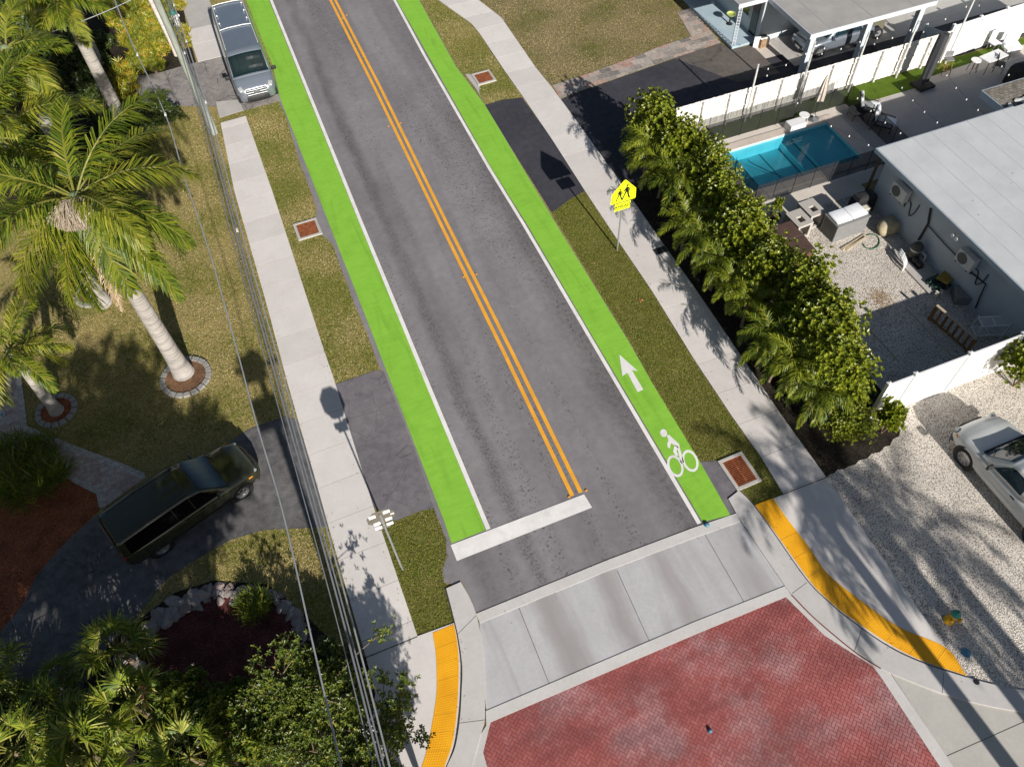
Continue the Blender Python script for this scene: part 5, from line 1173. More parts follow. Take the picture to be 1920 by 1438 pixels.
bm = NB(); bx(bm, -.852, -.846, -.40, .40, .05, .85); obj('end_panel', bm, GREYD, t)
bm = NB(); bx(bm, -.88, .88, -.5, .5, .924, .985, 0, .02); obj('lid', bm, GREYB, t)
for x, y, lb in ((-.42, 0, 'left square white cushion on the grey deck box'), (.40, .03, 'right square white cushion on the grey deck box')):
    bm = NB(); bx(bm, -.40, .40, -.38, .40, 0, .11, 0, .045); tag(obj('cushion', bm, CUSH, None, True, (22.95 + x, 19.55 + y, .987), .03 + x * .05), lb, 'cushion')
bm = NB(); bx(bm, -.2, .2, -.16, .16, 0, .55, 0, .03); p = G(1624, 389, .6); t = thing('side_box', 'cream topped small grey box behind the deck box', 'storage box', (p.x, p.y, 0)); obj('body', bm, GREYB, t); bm = NB(); bx(bm, -.19, .19, -.15, .15, .552, .62, 0, .03); obj('lid', bm, CREAM, t)
def blob(seed, r, sc):
    rn = random.Random(seed); bm = NB(); bmesh.ops.create_icosphere(bm, subdivisions=4, radius=1)
    A = [(rvec(rn), rn.uniform(2, 5), rn.uniform(0, 6)) for _ in range(9)]
    for v in bm.verts:
        n = v.co.normalized(); s = 1 + .07 * sum(math.sin(n.dot(a) * f + p) for a, f, p in A) * .6
        v.co = Vector((n.x * s * sc[0], n.y * s * sc[1], max(-.85, n.z * s) * sc[2])) * r
    return bm
p = G(1666, 424, .3); tag(obj('tarp_bundle', blob(4, .52, (1.05, .85, .8)), TARP, None, True, (p.x, p.y, .34), .4), 'bulging beige tarp bundle on the ground between the deck box and wall', 'tarp')
p = G(1652, 400); t = thing('covered_grill', 'black covered grill added to fill the dark shadowed corner behind the deck box', 'grill', (24.45, 20.35, 0)); bm = NB(); loft(bm, [[(x * s, y * s * .55, z) for x, y in ((-.55, -.5), (.55, -.5), (.55, .5), (-.55, .5))] for z, s in ((0, 1.0), (.5, .98), (.85, .95), (1.0, .8), (1.05, .4))]); obj('cover', bm, BLACKF, t); bm = NB(); tube(bm, [(-.5, -.3, .7), (.5, -.3, .7)], .02, 6); obj('handle', bm, DARKM, t)  # grill shape added to blacken the shadowed ground behind the deck box
a, b = G(1578, 469), G(1622, 442); d = b - a
for k, (o_, lb) in enumerate((((0, 0), 'pale weathered plank lying in front of the deck box'), ((.14, -.10), 'second pale plank lying beside the first on the gravel'))):
    bm = NB(); bx(bm, 0, d.length * (1 - .15 * k), -.07, .07, 0, .05, 0, .006); tag(obj('plank', bm, WOOD_L, None, False, (a.x + o_[0], a.y + o_[1], .014), math.atan2(d.y, d.x) + .06 * k), lb, 'plank')
bm = NB(); P = [G(*q) for q in ((1618, 458), (1622, 465), (1634, 468), (1646, 462), (1648, 450), (1641, 442), (1630, 441), (1618, 446))]; tube(bm, curve3([v - P[0] for v in P], 4), .022, 6); tag(obj('garden_hose', bm, HOSE, None, True, (P[0].x, P[0].y, .035)), 'green garden hose looped on the gravel by the planks', 'hose')
t = thing('plant_pot', 'black pot holding a sparse shrub at the edge of the patio', 'plant pot', (20.35, 21.2, .03)); bm = NB(); lathe(bm, [(0, 0), (.22, 0), (.30, .40), (.32, .40), (.32, .44), (.27, .44), (.26, .38), (0, .37)], seg=18); obj('pot', bm, BLACKF, t); bm = NB(); lathe(bm, [(0, .385), (.255, .385)], seg=18); obj('soil', bm, SOIL, t)
p = G(1759, 560)
# straw patch in the gravel
rn = random.Random(6); p = G(1650, 560); bm = NB()
for q in range(420):
    x, y = rn.gauss(0, .28), rn.gauss(0, .28); a = rn.uniform(0, 6.28); l = rn.uniform(.05, .14); tube(bm, [(x, y, .02), (x + math.cos(a) * l, y + math.sin(a) * l, .02 + rn.uniform(0, .03))], .006, 3)
tag(obj('straw', bm, L_DEAD, None, False, (p.x, p.y, 0)), kind='stuff')
# ---- white vinyl fence
t = thing('vinyl_fence', 'smooth white vinyl fence between the gravel yard and the gravel parking', 'fence', (17.9, 10.62, 0))
xs = [0, 1.15, 3.55, 5.95, 8.35]
for k, x in enumerate(xs):
    bm = NB(); bx(bm, x - .065, x + .065, -.065, .065, 0, 2.38); po = obj('post', bm, VINYL, t)
    bm = NB(); loft(bm, [[(x + a * s, b * s, z) for a, b in ((-1, -1), (1, -1), (1, 1), (-1, 1))] for z, s in ((2.38, .085), (2.42, .085), (2.48, .01))]); obj('post_cap', bm, VINYL, po)
for a, b in zip(xs[:-1], xs[1:]):
    bm = NB(); bx(bm, a + .067, b - .067, -.022, .022, .05, 2.18); bx(bm, a + .067, b - .067, -.04, .04, 2.18, 2.30, 0, .01); bx(bm, a + .067, b - .067, -.04, .04, .0, .12, 0, .01); obj('panel', bm, VINYL, t)
# ---- white board fence with light poles
t = thing('board_fence', 'long white board fence between the black driveway and the pool', 'fence', (19.0, 28.4, 0))
posts = [0.0, 1.5, 3.0, 4.5, 6.0, 7.5, 9.0, 10.5, 12.0, 13.5, 15.0, 16.3]
for k, x in enumerate(posts):
    bm = NB(); bx(bm, x - .05, x + .05, -.15, -.035, 0, 1.80, 0, .008); obj('post', bm, WHITE_W, t)
rn = random.Random(15)
for a, b in zip(posts[:-1], posts[1:]):
    bm = NB(); n = 9; w = (b - a) / n
    for q in range(n):
        if True: bx(bm, a + q * w + .006, a + (q + 1) * w - .006, -.012 + (q % 2) * .012, .010 + (q % 2) * .012, .04, 1.83 + rn.uniform(-.012, .012))
    pn = obj('panel', bm, BOARD, t)
    bm = NB()
    for z in (.3, .95, 1.6): bx(bm, a + .051, b - .051, -.05, -.014, z - .045, z + .045)
    obj('rail', bm, BOARD, pn)
t = thing('vinyl_fence', 'wide panelled white fence continuing the board fence behind the bar stool and tables', 'fence', (35.35, 28.45, 0), .05)
for k in range(5):
    bm = NB(); bx(bm, k * 1.8 - .06, k * 1.8 + .06, -.06, .06, 0, 2.12); po = obj('post', bm, VINYL, t); bm = NB(); loft(bm, [[(k * 1.8 + a * s, b * s, z) for a, b in ((-1, -1), (1, -1), (1, 1), (-1, 1))] for z, s in ((2.12, .08), (2.15, .08), (2.2, .01))]); obj('post_cap', bm, VINYL, po)
    if k < 4: bm = NB(); bx(bm, k * 1.8 + .062, k * 1.8 + 1.738, -.02, .02, .05, 2.06); obj('panel', bm, VINYL, t)
lp = None; tops = []
for x, h_, nm in ((23.05, 3.3, 'first light pole from the hedge, rising above the white board fence'), (26.1, 3.7, 'light pole by the folded beige umbrella at the fence'), (29.3, 3.4, 'light pole at the turf strip beyond the pool fence end'), (32.3, 3.3, 'light pole at the fence nearest the black umbrella'), (35.5, 3.9, 'light pole where the board fence meets the smooth panels')):
    t = thing('light_pole', 'slim ' + nm, 'light pole', (x, 28.10, 0)); bm = NB(); tube(bm, [(0, 0, 0), (0, 0, h_)], .045, 8); obj('shaft', bm, WHITE_W, t); bm = NB(); tube(bm, [(0, 0, h_ - .05), (0, -.16, h_ - .02)], .012, 5); obj('hook', bm, DARKM, t); tops.append(Vector((x, 27.95, h_ - .05)))
BULB = plain('bulb', (.86, .84, .78), .25, 0, .02, 5, .6)
ends = [Vector((24.95, 21.1, 2.85)), Vector((26.5, 21.1, 2.95)), Vector((28.4, 21.1, 2.95)), Vector((30.6, 21.1, 2.95)), Vector((34, 23.0, 2.7))]
for k, (a, b) in enumerate(list(zip(tops, ends)) + list(zip(tops[:-1], tops[1:]))):
    t = thing('string_lights', ('string of light bulbs from the first pole across the pool to the roof corner', 'string of light bulbs from the second pole across the pool shelf to the roof', 'string of light bulbs from the third pole over the lounge chairs', 'string of light bulbs from the fourth pole over the empty patio', 'string of light bulbs nearest the right edge over the patio', 'string of light bulbs above the fence between first and second pole', 'string of light bulbs above the fence between second and third pole', 'string of light bulbs above the fence between third and fourth pole', 'string of light bulbs above the fence between fourth and fifth pole')[k], 'string lights', tuple(a))
    n = 12; pts = [a.lerp(b, q / n) - a - Vector((0, 0, .45 * 4 * (q / n) * (1 - q / n))) for q in range(n + 1)]
    bm = NB(); tube(bm, pts, .006, 4); obj('wire', bm, DARKM, t)
    m = 7 if k < 5 else 3
    for q in range(m):
        u = (q + .5) / m; p = (b - a) * u - Vector((0, 0, .45 * 4 * u * (1 - u))); bm = NB(); lathe(bm, [(0, -.11), (.022, -.10), (.032, -.07), (.024, -.04), (.012, 0), (0, 0)], tuple(p), 8); obj('bulb', bm, BULB, t, True)
# ---- swimming pool
PLAS = (lambda t: t.out(t.ramp(t.noise(1.2, 4), [(.3, (.36, .70, .74)), (.7, (.48, .80, .83))]), .7, 0, .2))(NT('pool_plaster'))
PLAS_D = plain('pool_line', (.03, .12, .17), .6)
COPE = conc_mat('coping_stone', (.50, .42, .36), (.60, .53, .46))
t = thing('swimming_pool', 'rectangular blue swimming pool with a shallow sun shelf inside a black mesh fence', 'swimming pool', ((x0 + x1) / 2, (y0 + y1) / 2, 0))
hx, hy = (x1 - x0) / 2, (y1 - y0) / 2
bm = NB()
for a in ((-hx - .04, -hx, -hy, hy), (hx, hx + .04, -hy, hy), (-hx - .04, hx + .04, -hy - .04, -hy), (-hx - .04, hx + .04, hy, hy + .04)): bx(bm, *a, -.8, .02)
bx(bm, -hx - .04, hx + .04, -hy - .04, hy + .04, -.86, -.8); obj('basin', bm, PLAS, t)
bm = NB(); bx(bm, hx - 1.95, hx - .002, -hy + .002, hy - .002, -.798, -.28); sh = obj('sun_shelf', bm, PLAS, t)
bm = NB(); bx(bm, hx - 2.6, hx - 1.952, -hy + .002, hy - .002, -.798, -.48); obj('step', bm, PLAS, t)
bm = NB()
for a in ((hx - 2.02, hx - 1.955, -.475), (hx - 2.68, hx - 2.605, -.795)): bx(bm, a[0], a[1], -hy + .01, hy - .01, a[2], a[2] + .006)
for x in (-1.9, -.6): bx(bm, x - .025, x + .025, -hy + .01, hy - .01, -.798, -.792)
obj('tile_line', bm, PLAS_D, t)
bm = NB(); cw = .42
for a in ((-hx - .04 - cw, -hx + .02, -hy - .04 - cw, hy + .04 + cw), (hx - .02, hx + .04 + cw, -hy - .04 - cw, hy + .04 + cw), (-hx + .022, hx - .022, -hy - .04 - cw, -hy + .02), (-hx + .022, hx - .022, hy - .02, hy + .04 + cw)): bx(bm, *a, .031, .072, 0, .008)
obj('coping', bm, COPE, t)
tw = NT('pool_water'); wa = tw.n.new('ShaderNodeBsdfTransparent'); wa.inputs[0].default_value = (.34, .68, .75, 1); gl_ = tw.n.new('ShaderNodeBsdfGlossy'); gl_.inputs['Roughness'].default_value = .02
fr = tw.n.new('ShaderNodeFresnel'); fr.inputs['IOR'].default_value = 1.33; mx = tw.n.new('ShaderNodeMixShader'); bp = tw.n.new('ShaderNodeBump'); bp.inputs['Strength'].default_value = .25; bp.inputs['Distance'].default_value = .03
tw.l.new(tw.noise(3.5, 3), bp.inputs['Height']); tw.l.new(bp.outputs[0], gl_.inputs['Normal']); tw.l.new(bp.outputs[0], fr.inputs['Normal'])
mx.inputs[0].default_value = .06; tw.l.new(wa.outputs[0], mx.inputs[1]); tw.l.new(gl_.outputs[0], mx.inputs[2]); tw.l.new(mx.outputs[0], tw.n['Material Output'].inputs[0])
bm = NB(); fan(bm, [(-hx + .001, -hy + .001, -.10), (hx - .001, -hy + .001, -.10), (hx - .001, hy - .001, -.10), (-hx + .001, hy - .001, -.10)]); obj('water', bm, tw.m, t)
bm = NB(); tube(bm, curve3([(-1.9, .75, -.13), (-1.85, .4, -.12), (-1.2, -.8, -.12), (-.7, -1.35, -.11)], 4), .02, 6); obj('vacuum_hose', bm, PLAS_D, t)
bm = NB(); bx(bm, -.45, .45, -.28, .28, 0, .38, 0, .03); o = thing('water_feature', 'white box shaped water spout on the pool edge', 'water feature', (25.05, 26.62, .072)); obj('box', bm, VINYL, o); bm = NB(); bx(bm, -.38, .38, -.36, -.282, .22, .26); obj('spout', bm, VINYL, o)
# mesh safety fence
mt = NT('mesh_black'); ta = mt.n.new('ShaderNodeBsdfTransparent'); mm = mt.n.new('ShaderNodeMixShader'); mm.inputs[0].default_value = .42; mt.b.inputs['Base Color'].default_value = (.02, .02, .022, 1); mt.b.inputs['Roughness'].default_value = .8
mt.l.new(ta.outputs[0], mm.inputs[1]); mt.l.new(mt.b.outputs[0], mm.inputs[2]); mt.l.new(mm.outputs[0], mt.n['Material Output'].inputs[0])
cor = [(20.15, 27.28), (28.55, 27.28), (28.45, 22.55), (20.15, 22.55)]
t = thing('pool_fence', 'black see-through mesh safety fence on thin posts around the swimming pool', 'fence', (24.3, 24.9, .03))
for i in range(4):
    a, b = Vector(cor[i]) - Vector((24.3, 24.9)), Vector(cor[(i + 1) % 4]) - Vector((24.3, 24.9)); n = max(2, round((b - a).length / 1.05))
    d = (b - a).normalized() * .02; nrm = Vector((-d.y, d.x)).normalized() * .003
    bm = NB(); A, B = a + d, b - d
    loft(bm, [[(q.x + nrm.x, q.y + nrm.y, .03), (q.x + nrm.x, q.y + nrm.y, 1.20), (q.x - nrm.x, q.y - nrm.y, 1.20), (q.x - nrm.x, q.y - nrm.y, .03)] for q in (A, B)]); obj('mesh_panel', bm, mt.m, t)
    for k in range(n):
        p = a.lerp(b, k / n); bm = NB(); tube(bm, [(p.x, p.y, 0), (p.x, p.y, 1.24)], .017, 6); obj('post', bm, BLACK, t)
# ---- patio furniture
def round_table(name, lb, loc, r, h_, m, legm):
    t = thing(name, lb, 'table', loc); bm = NB(); lathe(bm, [(0, h_ - .04), (r, h_ - .04), (r, h_), (0, h_)], seg=22); obj('table_top', bm, m, t)
    for k in range(4):
        a = k * math.pi / 2 + .6; bm = NB(); tube(bm, [(math.cos(a) * r * .75, math.sin(a) * r * .75, h_ - .042), (math.cos(a) * r * .95, math.sin(a) * r * .95, 0)], .017, 6); obj('leg', bm, legm, t)
    return t
q = G(1508, 217, .48); round_table('side_table', 'small round white side table on the far pool edge', (q.x, q.y, .073), .26, .46, WHITE, WHITE_W)
q = G(1524, 226); t = thing('umbrella', 'folded beige umbrella on a round grey base beside the pool', 'umbrella', (q.x, q.y, .05))
bm = NB(); lathe(bm, [(.30, 0), (.30, .04), (.24, .08), (.06, .11), (.05, .3), (0, .3)], seg=22); obj('base', bm, plain('base_grey', (.13, .14, .145), .7), t, True); bm = NB(); tube(bm, [(0, 0, .3), (0, 0, 2.5)], .022, 8); obj('pole', bm, DARKM, t)
def folded(bm, z0, z1, r0, r1, n=12, f=.35):
    R = []
    for k in range(9):
        u = k / 8; z = z0 + (z1 - z0) * u; r = r0 + (r1 - r0) * u + .04 * math.sin(u * 3.1); R.append([(r * (1 + (f if j % 2 else -f) * (1 - u * .6)) * math.cos(2 * math.pi * j / (2 * n)), r * (1 + (f if j % 2 else -f) * (1 - u * .6)) * math.sin(2 * math.pi * j / (2 * n)), z) for j in range(2 * n)])
    loft(bm, R)
bm = NB(); folded(bm, 1.15, 2.5, .17, .04, 8); obj('canopy', bm, plain('canvas_beige', (.56, .50, .43), .9, 0, .1), t)
t = thing('umbrella', 'tall closed black umbrella on a square black base on the patio', 'umbrella', (33.1, 26.95, .05), .05)
bm = NB(); bx(bm, -.5, .5, -.42, .42, 0, .14, 0, .03); obj('base', bm, BLACKF, t); bm = NB(); tube(bm, [(0, 0, .14), (0, 0, 2.95)], .045, 10); obj('pole', bm, DARKM, t)
bm = NB(); folded(bm, .35, 2.95, .20, .24, 7, .10); obj('canopy', bm, plain('canvas_charcoal', (.05, .05, .055), .85, 0, .1), t)
def lounge(loc, rz, lb):
    t = thing('lounge_chair', lb, 'chair', loc, rz)
    for x in (-.36, .36):
        bm = NB(); tube(bm, [(x, -.42, 0), (x, -.42, .55), (x, .35, .60), (x, .55, .0)], .028, 6); obj('leg_frame', bm, DARKM, t)
    bm = NB(); bx(bm, -.36, .36, -.42, .42, .30, .34); obj('seat_frame', bm, DARKM, t)
    bm = NB(); box(bm, (0, .48, .66), (.70, .05, .70), Matrix.Rotation(-.32, 3, 'X')); obj('backrest', bm, DARKM, t)
    bm = NB(); box(bm, (0, -.08, .42), (.72, .95, .16), None, 0, .05); obj('seat_cushion', bm, CUSH, t, True)
    bm = NB(); box(bm, (0, .40, .72), (.72, .16, .70), Matrix.Rotation(-.32, 3, 'X'), 0, .05); obj('back_cushion', bm, CUSH, t, True)
q = G(1648, 218, .35); lounge((q.x - .1, q.y + .75, .04), .95, 'dark framed lounge chair with white cushion, the one in sunlight by the pool fence')
q = G(1668, 238, .35); lounge((q.x - .1, q.y + .35, .04), .75, 'dark framed lounge chair with white cushion, the shaded one nearer the house')
q = G(1606, 212, .3); round_table('side_table', 'dark low round table beside the lounge chairs', (q.x, q.y, .04), .45, .42, BLACKF, DARKM)
q = G(1768, 138); t = thing('bar_stool', 'wooden legged bar stool with grey seat back by the fence', 'stool', (q.x, q.y, .045), -.3)
for x, y in ((-.2, -.2), (.2, -.2), (.2, .2), (-.2, .2)): bm = NB(); tube(bm, [(x * 1.2, y * 1.2, 0), (x * .8, y * .8, .78)], .02, 6); obj('leg', bm, WOOD_O, t)
for z, s in ((.28, 1.08), (.30, 1.07)): bm = NB(); tube(bm, [(-.2 * s, -.2 * s, z), (.2 * s, -.2 * s, z)] if z < .29 else [(.2 * s, .2 * s, z), (-.2 * s, .2 * s, z)], .016, 6); obj('foot_rest', bm, WOOD_O, t)
bm = NB(); bx(bm, -.22, .22, -.2, .2, .78, .83, 0, .02); obj('seat', bm, GREYB, t); bm = NB(); bx(bm, -.21, .21, .17, .20, .85, 1.15, 0, .01); obj('backrest', bm, GREYB, t)
q = G(1864, 105, .8); t = thing('patio_table', 'rectangular white table top on dark legs near the right fence', 'table', (q.x, q.y, .03), .12); bm = NB(); bx(bm, -.7, .7, -.35, .35, .72, .77, 0, .01); obj('table_top', bm, WHITE, t)
for x in (-.6, .6):
    for y in (-.28, .28): bm = NB(); tube(bm, [(x, y, 0), (x, y, .718)], .02, 6); obj('leg', bm, DARKM, t)
q = G(1831, 113, .72); round_table('stool', 'round white topped stool left of the white patio table', (q.x, q.y, .03), .26, .70, WHITE, DARKM)
q = G(1892, 89, .72); round_table('stool', 'round white topped stool right of the white patio table', (q.x, q.y, .03), .26, .70, WHITE, DARKM)
q = G(1868, 76, .6); t = thing('patio_chair', 'high backed white chair against the fence behind the white table', 'chair', (q.x, q.y, .03), .1); bm = NB(); bx(bm, -.26, .26, -.26, .26, .40, .46, 0, .02); obj('seat', bm, WHITE, t); bm = NB(); bx(bm, -.26, .26, .22, .27, .47, 1.05, 0, .02); obj('backrest', bm, WHITE, t)
for x, y in ((-.2, -.2), (.2, -.2), (.2, .2), (-.2, .2)): bm = NB(); tube(bm, [(x, y, 0), (x, y, .398)], .016, 6); obj('leg', bm, WHITE, t)
q = G(1905, 72, .9); t = thing('patio_chair', 'white cushioned armchair at the right edge by the fence', 'chair', (q.x, q.y, .03), -.3); bm = NB(); bx(bm, -.4, .4, -.35, .35, .2, .55, 0, .06); obj('seat', bm, CUSH, t); bm = NB(); bx(bm, -.4, .4, .25, .4, .56, 1.0, 0, .05); obj('backrest', bm, CUSH, t)
q = G(1912, 140, .5); t = thing('covered_grill', 'black covered grill on the patio at the right edge', 'grill', (q.x, q.y, .03)); bm = NB(); loft(bm, [[(x * s, y * s * .6, z) for x, y in ((-.6, -.55), (.6, -.55), (.6, .55), (-.6, .55))] for z, s in ((0, 1.0), (.6, .98), (.9, .95), (1.08, .75), (1.14, .3))]); obj('cover', bm, BLACKF, t); bm = NB(); tube(bm, [(-.62, -.2, .8), (-.8, -.2, .8)], .03, 6); obj('side_handle', bm, DARKM, t)
t = thing('dark_chair', 'dark wire chair in the patio shade under the white table edge', 'chair', (*G(1868, 135)[:2], .03), .8); bm = NB(); bx(bm, -.25, .25, -.25, .25, .42, .45); obj('seat', bm, DARKM, t); bm = NB(); bx(bm, -.25, .25, .22, .25, .46, .9); obj('backrest', bm, DARKM, t)
for x, y in ((-.22, -.22), (.22, -.22), (.22, .22), (-.22, .22)): bm = NB(); tube(bm, [(x, y, 0), (x, y, .418)], .016, 6); obj('leg', bm, DARKM, t)
# ---- house at the top right with its carport
WALL_P = plain('stucco_pale_blue', (.50, .55, .58), .85, 0, .06, 2); TRIM = plain('trim_white', (.55, .585, .61), .6, 0, .04); PORCH = (lambda t: t.out(t.mix(t.ramp(t.noise(1.3, 5), [(.3, (.33, .43, .49)), (.7, (.42, .51, .56))]), (.22, .15, .13), t.ramp(t.noise(1.1, 5, .7), [(.64, 0.0), (.72, .5)])), .75, 0, .2))(NT('porch_paint'))
h = thing('house', 'pale blue house with a porch, flat roof and open carport at the top right', 'house', (27.4, 34.0, 0))
bm = NB(); bx(bm, 0, 17, 0, 14, 0, 2.55); part('wall', bm, WALL_P, h)
bm = NB(); bx(bm, -1.65, -.002, .0, 12, .03, .16, 0, .01); part('porch_floor', bm, PORCH, h)
bm = NB(); bx(bm, -1.8, 17.2, -.10, 14.2, 2.60, 2.74); rf = part('roof', bm, ROOF_G, h)
bm = NB(); bx(bm, -1.84, -1.802, -.14, 14.2, 2.50, 2.735); bx(bm, -1.80, -.02, -.14, -.102, 2.50, 2.735); part('fascia', bm, TRIM, rf)
bm = NB(); bx(bm, .1, 7.85, -3.95, -.105, 2.52, 2.66); cr = part('carport_roof', bm, ROOF_G, h)
bm = NB(); bx(bm, .06, 7.89, -3.99, -3.952, 2.40, 2.655); bx(bm, .06, .098, -3.952, -.105, 2.40, 2.655); part('fascia', bm, TRIM, cr)
for x in (.55, 4.05, 7.4):
    bm = NB(); bx(bm, x - .16, x + .16, -3.72, -3.44, .034, 2.519); part('carport_column', bm, WALL_P, h)
for ya, yb, za, zb in ((1.2, 2.3, .95, 2.1), (3.3, 5.6, .95, 2.1)):
    bm = NB(); bx(bm, -.05, -.004, ya - .08, yb + .08, za - .08, za); bx(bm, -.05, -.004, ya - .08, yb + .08, zb, zb + .08); bx(bm, -.05, -.004, ya - .08, ya, za, zb); bx(bm, -.05, -.004, yb, yb + .08, za, zb); w_ = part('window', bm, TRIM, h)
    bm = NB(); bx(bm, -.03, -.006, ya, yb, za, zb); part('pane', bm, GLASSD, w_)
bm = NB(); bx(bm, -.04, -.004, .35, .95, .2, 2.1); part('door', bm, GLASSD, h)
bm = NB(); tube(bm, [(-.06, -.06, .1), (-.06, -.06, 2.6)], .05, 8); part('downpipe', bm, TRIM, h)
bm = NB()
for dx, dy in ((-.10, 0), (.10, 0), (0, .16)): bx(bm, -1.5 + dx - .015, -1.5 + dx + .015, .1 + dy - .015, .1 + dy + .015, .16, 2.6)
for k in range(14):
    z = .3 + k * .165; bx(bm, -1.6, -1.4, .088, .112, z, z + .018); tube(bm, [(-1.59, .1, z), (-1.41, .1, z + .15)], .008, 4)
part('porch_trellis', bm, TRIM, h)
bm = NB(); bx(bm, 5.9, 7.1, -1.8, -1.7, .04, 2.1); part('door', bm, plain('panel_olive', (.13, .12, .08), .7), h)
p = G(1304, 285); bm = NB(); bx(bm, -.05, .05, -.05, .05, 0, 1.15, 0, .01); tag(obj('gate_post', bm, VINYL, None, False, (p.x, p.y, 0)), 'lone white post between the hedge and the pool fence', 'post')
p = G(1430, 78, .3); t = thing('cardboard_box', 'open brown cardboard box beside the pale blue house corner', 'box', (p.x, p.y, .042), .1)
bm = NB(); 
for a in ((-.28, .28, -.22, -.205), (-.28, .28, .205, .22), (-.28, -.265, -.204, .204), (.265, .28, -.204, .204)): bx(bm, *a, 0, .50)
obj('sides', bm, CARD, t); bm = NB(); bx(bm, -.26, .26, -.2, .2, .01, .05); obj('base', bm, DARKM, t)
bm = NB(); bx(bm, -.02, .02, -.4, .4, 0, .62); q = G(1424, 74, .2); tag(obj('leaning_panel', bm, WHITE, None, False, (27.30, 33.55, .042), 1.25), 'white panel leaning behind the cardboard box', 'panel')
bm = NB(); q = G(1372, 22, .9); t = thing('porch_bowl', 'yellow green bowl shaped seat on the shaded porch', 'planter', (q.x, q.y, .16)); lathe(bm, [(0, .5), (.2, .52), (.27, .62), (.24, .62), (.18, .55), (0, .54)], seg=16); obj('bowl', bm, plain('bowl_lime', (.42, .48, .14), .5), t); bm = NB(); lathe(bm, [(.2, 0), (.05, .06), (.05, .5)], seg=10); obj('stand', bm, DARKM, t)
# motorcycle under the carport
t = thing('motorcycle', 'grey motorcycle parked under the carport between two columns', 'motorcycle', (32.9, 31.6, .036), math.pi)
for x in (-.7, .7):
    bm = NB(); lathe(bm, [(.30, -.06), (.31, 0), (.30, .06), (.20, .05), (.20, -.05), (.30, -.06)], (x, 0, .31), 20, 0, 'y'); w_ = obj('wheel', bm, BLACKF, t, True); bm = NB(); lathe(bm, [(0, -.04), (.19, -.03), (.19, .03), (0, .04)], (x, 0, .31), 16, 0, 'y'); obj('rim', bm, STEEL, w_)
bm = NB(); tube(bm, [(-.7, 0, .34), (-.2, 0, .5), (.3, 0, .62), (.55, 0, .85)], [.05, .12, .12, .04], 8); obj('frame', bm, DARKM, t)
bm = NB(); loft(bm, [[(x, y * s, .62 + z * s) for y, z in ((-.14, 0), (-.12, .16), (0, .24), (.12, .16), (.14, 0))] for x, s in ((-.02, .7), (.1, 1), (.32, 1.05), (.48, .6))]); obj('tank', bm, plain('tank_silver', (.36, .37, .38), .3, .6), t, True)
bm = NB(); box(bm, (-.32, 0, .72), (.62, .26, .10), None, 0, .04); obj('seat', bm, BLACKF, t); bm = NB(); tube(bm, [(.42, -.36, .98), (.56, -.15, 1.0), (.56, .15, 1.0), (.42, .36, .98)], .018, 6); obj('handlebar', bm, STEEL, t)
bm = NB(); lathe(bm, [(0, .66), (.08, .66), (.09, .75), (0, .78)], (0, 0, .84), 12, 0, 'x'); obj('headlight', bm, STEEL, t)
for s in (-1, 1): bm = NB(); tube(bm, [(.7, s * .07, .31), (.52, s * .07, .98)], .022, 6); obj('fork', bm, STEEL, t)
bm = NB(); bx(bm, 0, 1.25, -.02, .02, 0, 1.0); bx(bm, -.03, 1.28, -.035, .035, 1.0, 1.06); t = thing('low_gate', 'pale low gate with a white top rail between the carport end and fence', 'gate', (35.5, 30.2, .02), -1.1); obj('panel', bm, WALL_P, t); bm = NB(); bx(bm, -.1, 0, -.05, .05, 0, 1.15); obj('post', bm, TRIM, t)
# ------------------------------------------------------------------ VEHICLES
def car_paint(name, col, rough=.28, metal=0.0, flake=.1):
    t = NT(name); c = t.ramp(t.noise(1.5, 4), [(.3, tuple(x * .95 for x in col)), (.7, tuple(min(1, x * 1.04) for x in col))])
    c = t.mix(c, (.30, .27, .23), t.ramp(t.noise(2.5, 6, .7), [(.62, 0.0), (.85, .25)]))
    return t.out(c, rough, metal, .5, Coat_Weight=.6, Coat_Roughness=.08)
GLASS = plain('car_glass', (.008, .024, .032), .02, 0, .05, 3, .7)
GLASS_G = plain('car_glass_green', (.005, .014, .016), .02, 0, .3, 3, .22)
TYRE = plain('tyre', (.018, .018, .018), .85, 0, .2, 20); RIM = plain('rim_alloy', (.45, .45, .45), .35, .7); RIM_W = plain('rim_steel_white', (.34, .335, .32), .5, .2)
TRIMB = plain('trim_black', (.02, .02, .021), .6); LAMP = plain('lamp_clear', (.34, .35, .35), .2, .2, .15, 12, .5); CHROME = plain('chrome', (.30, .31, .32), .4, .7); LAMP_A = plain('lamp_amber', (.75, .30, .03), .3); LAMP_R = plain('lamp_red', (.35, .02, .02), .3)
GLASS_K = plain('car_glass_tinted', (.004, .004, .005), .03, 0, .05, 3, .12)
INT = plain('cab_interior', (.30, .36, .33), .8, 0, .2, 5)
def interp(tab, x):
    if x <= tab[0][0]: return list(tab[0][1:])
    for i in range(len(tab) - 1):
        a, b = tab[i], tab[i + 1]
        if x <= b[0]:
            u = (x - a[0]) / (b[0] - a[0]); u = u * u * (3 - 2 * u) * .5 + u * .5
            return [p + (q - p) * u for p, q in zip(a[1:], b[1:])]
    return list(tab[-1][1:])
def side(t): # relative half width over the body height
    s = .93 + .07 * min(1, t / .18) if t < .18 else 1.0
    if t > .72: s -= .15 * ((t - .72) / .28) ** 2.2
    return s
TS = [0, .06, .18, .35, .5, .62, .72, .82, .90, .96, 1.0]
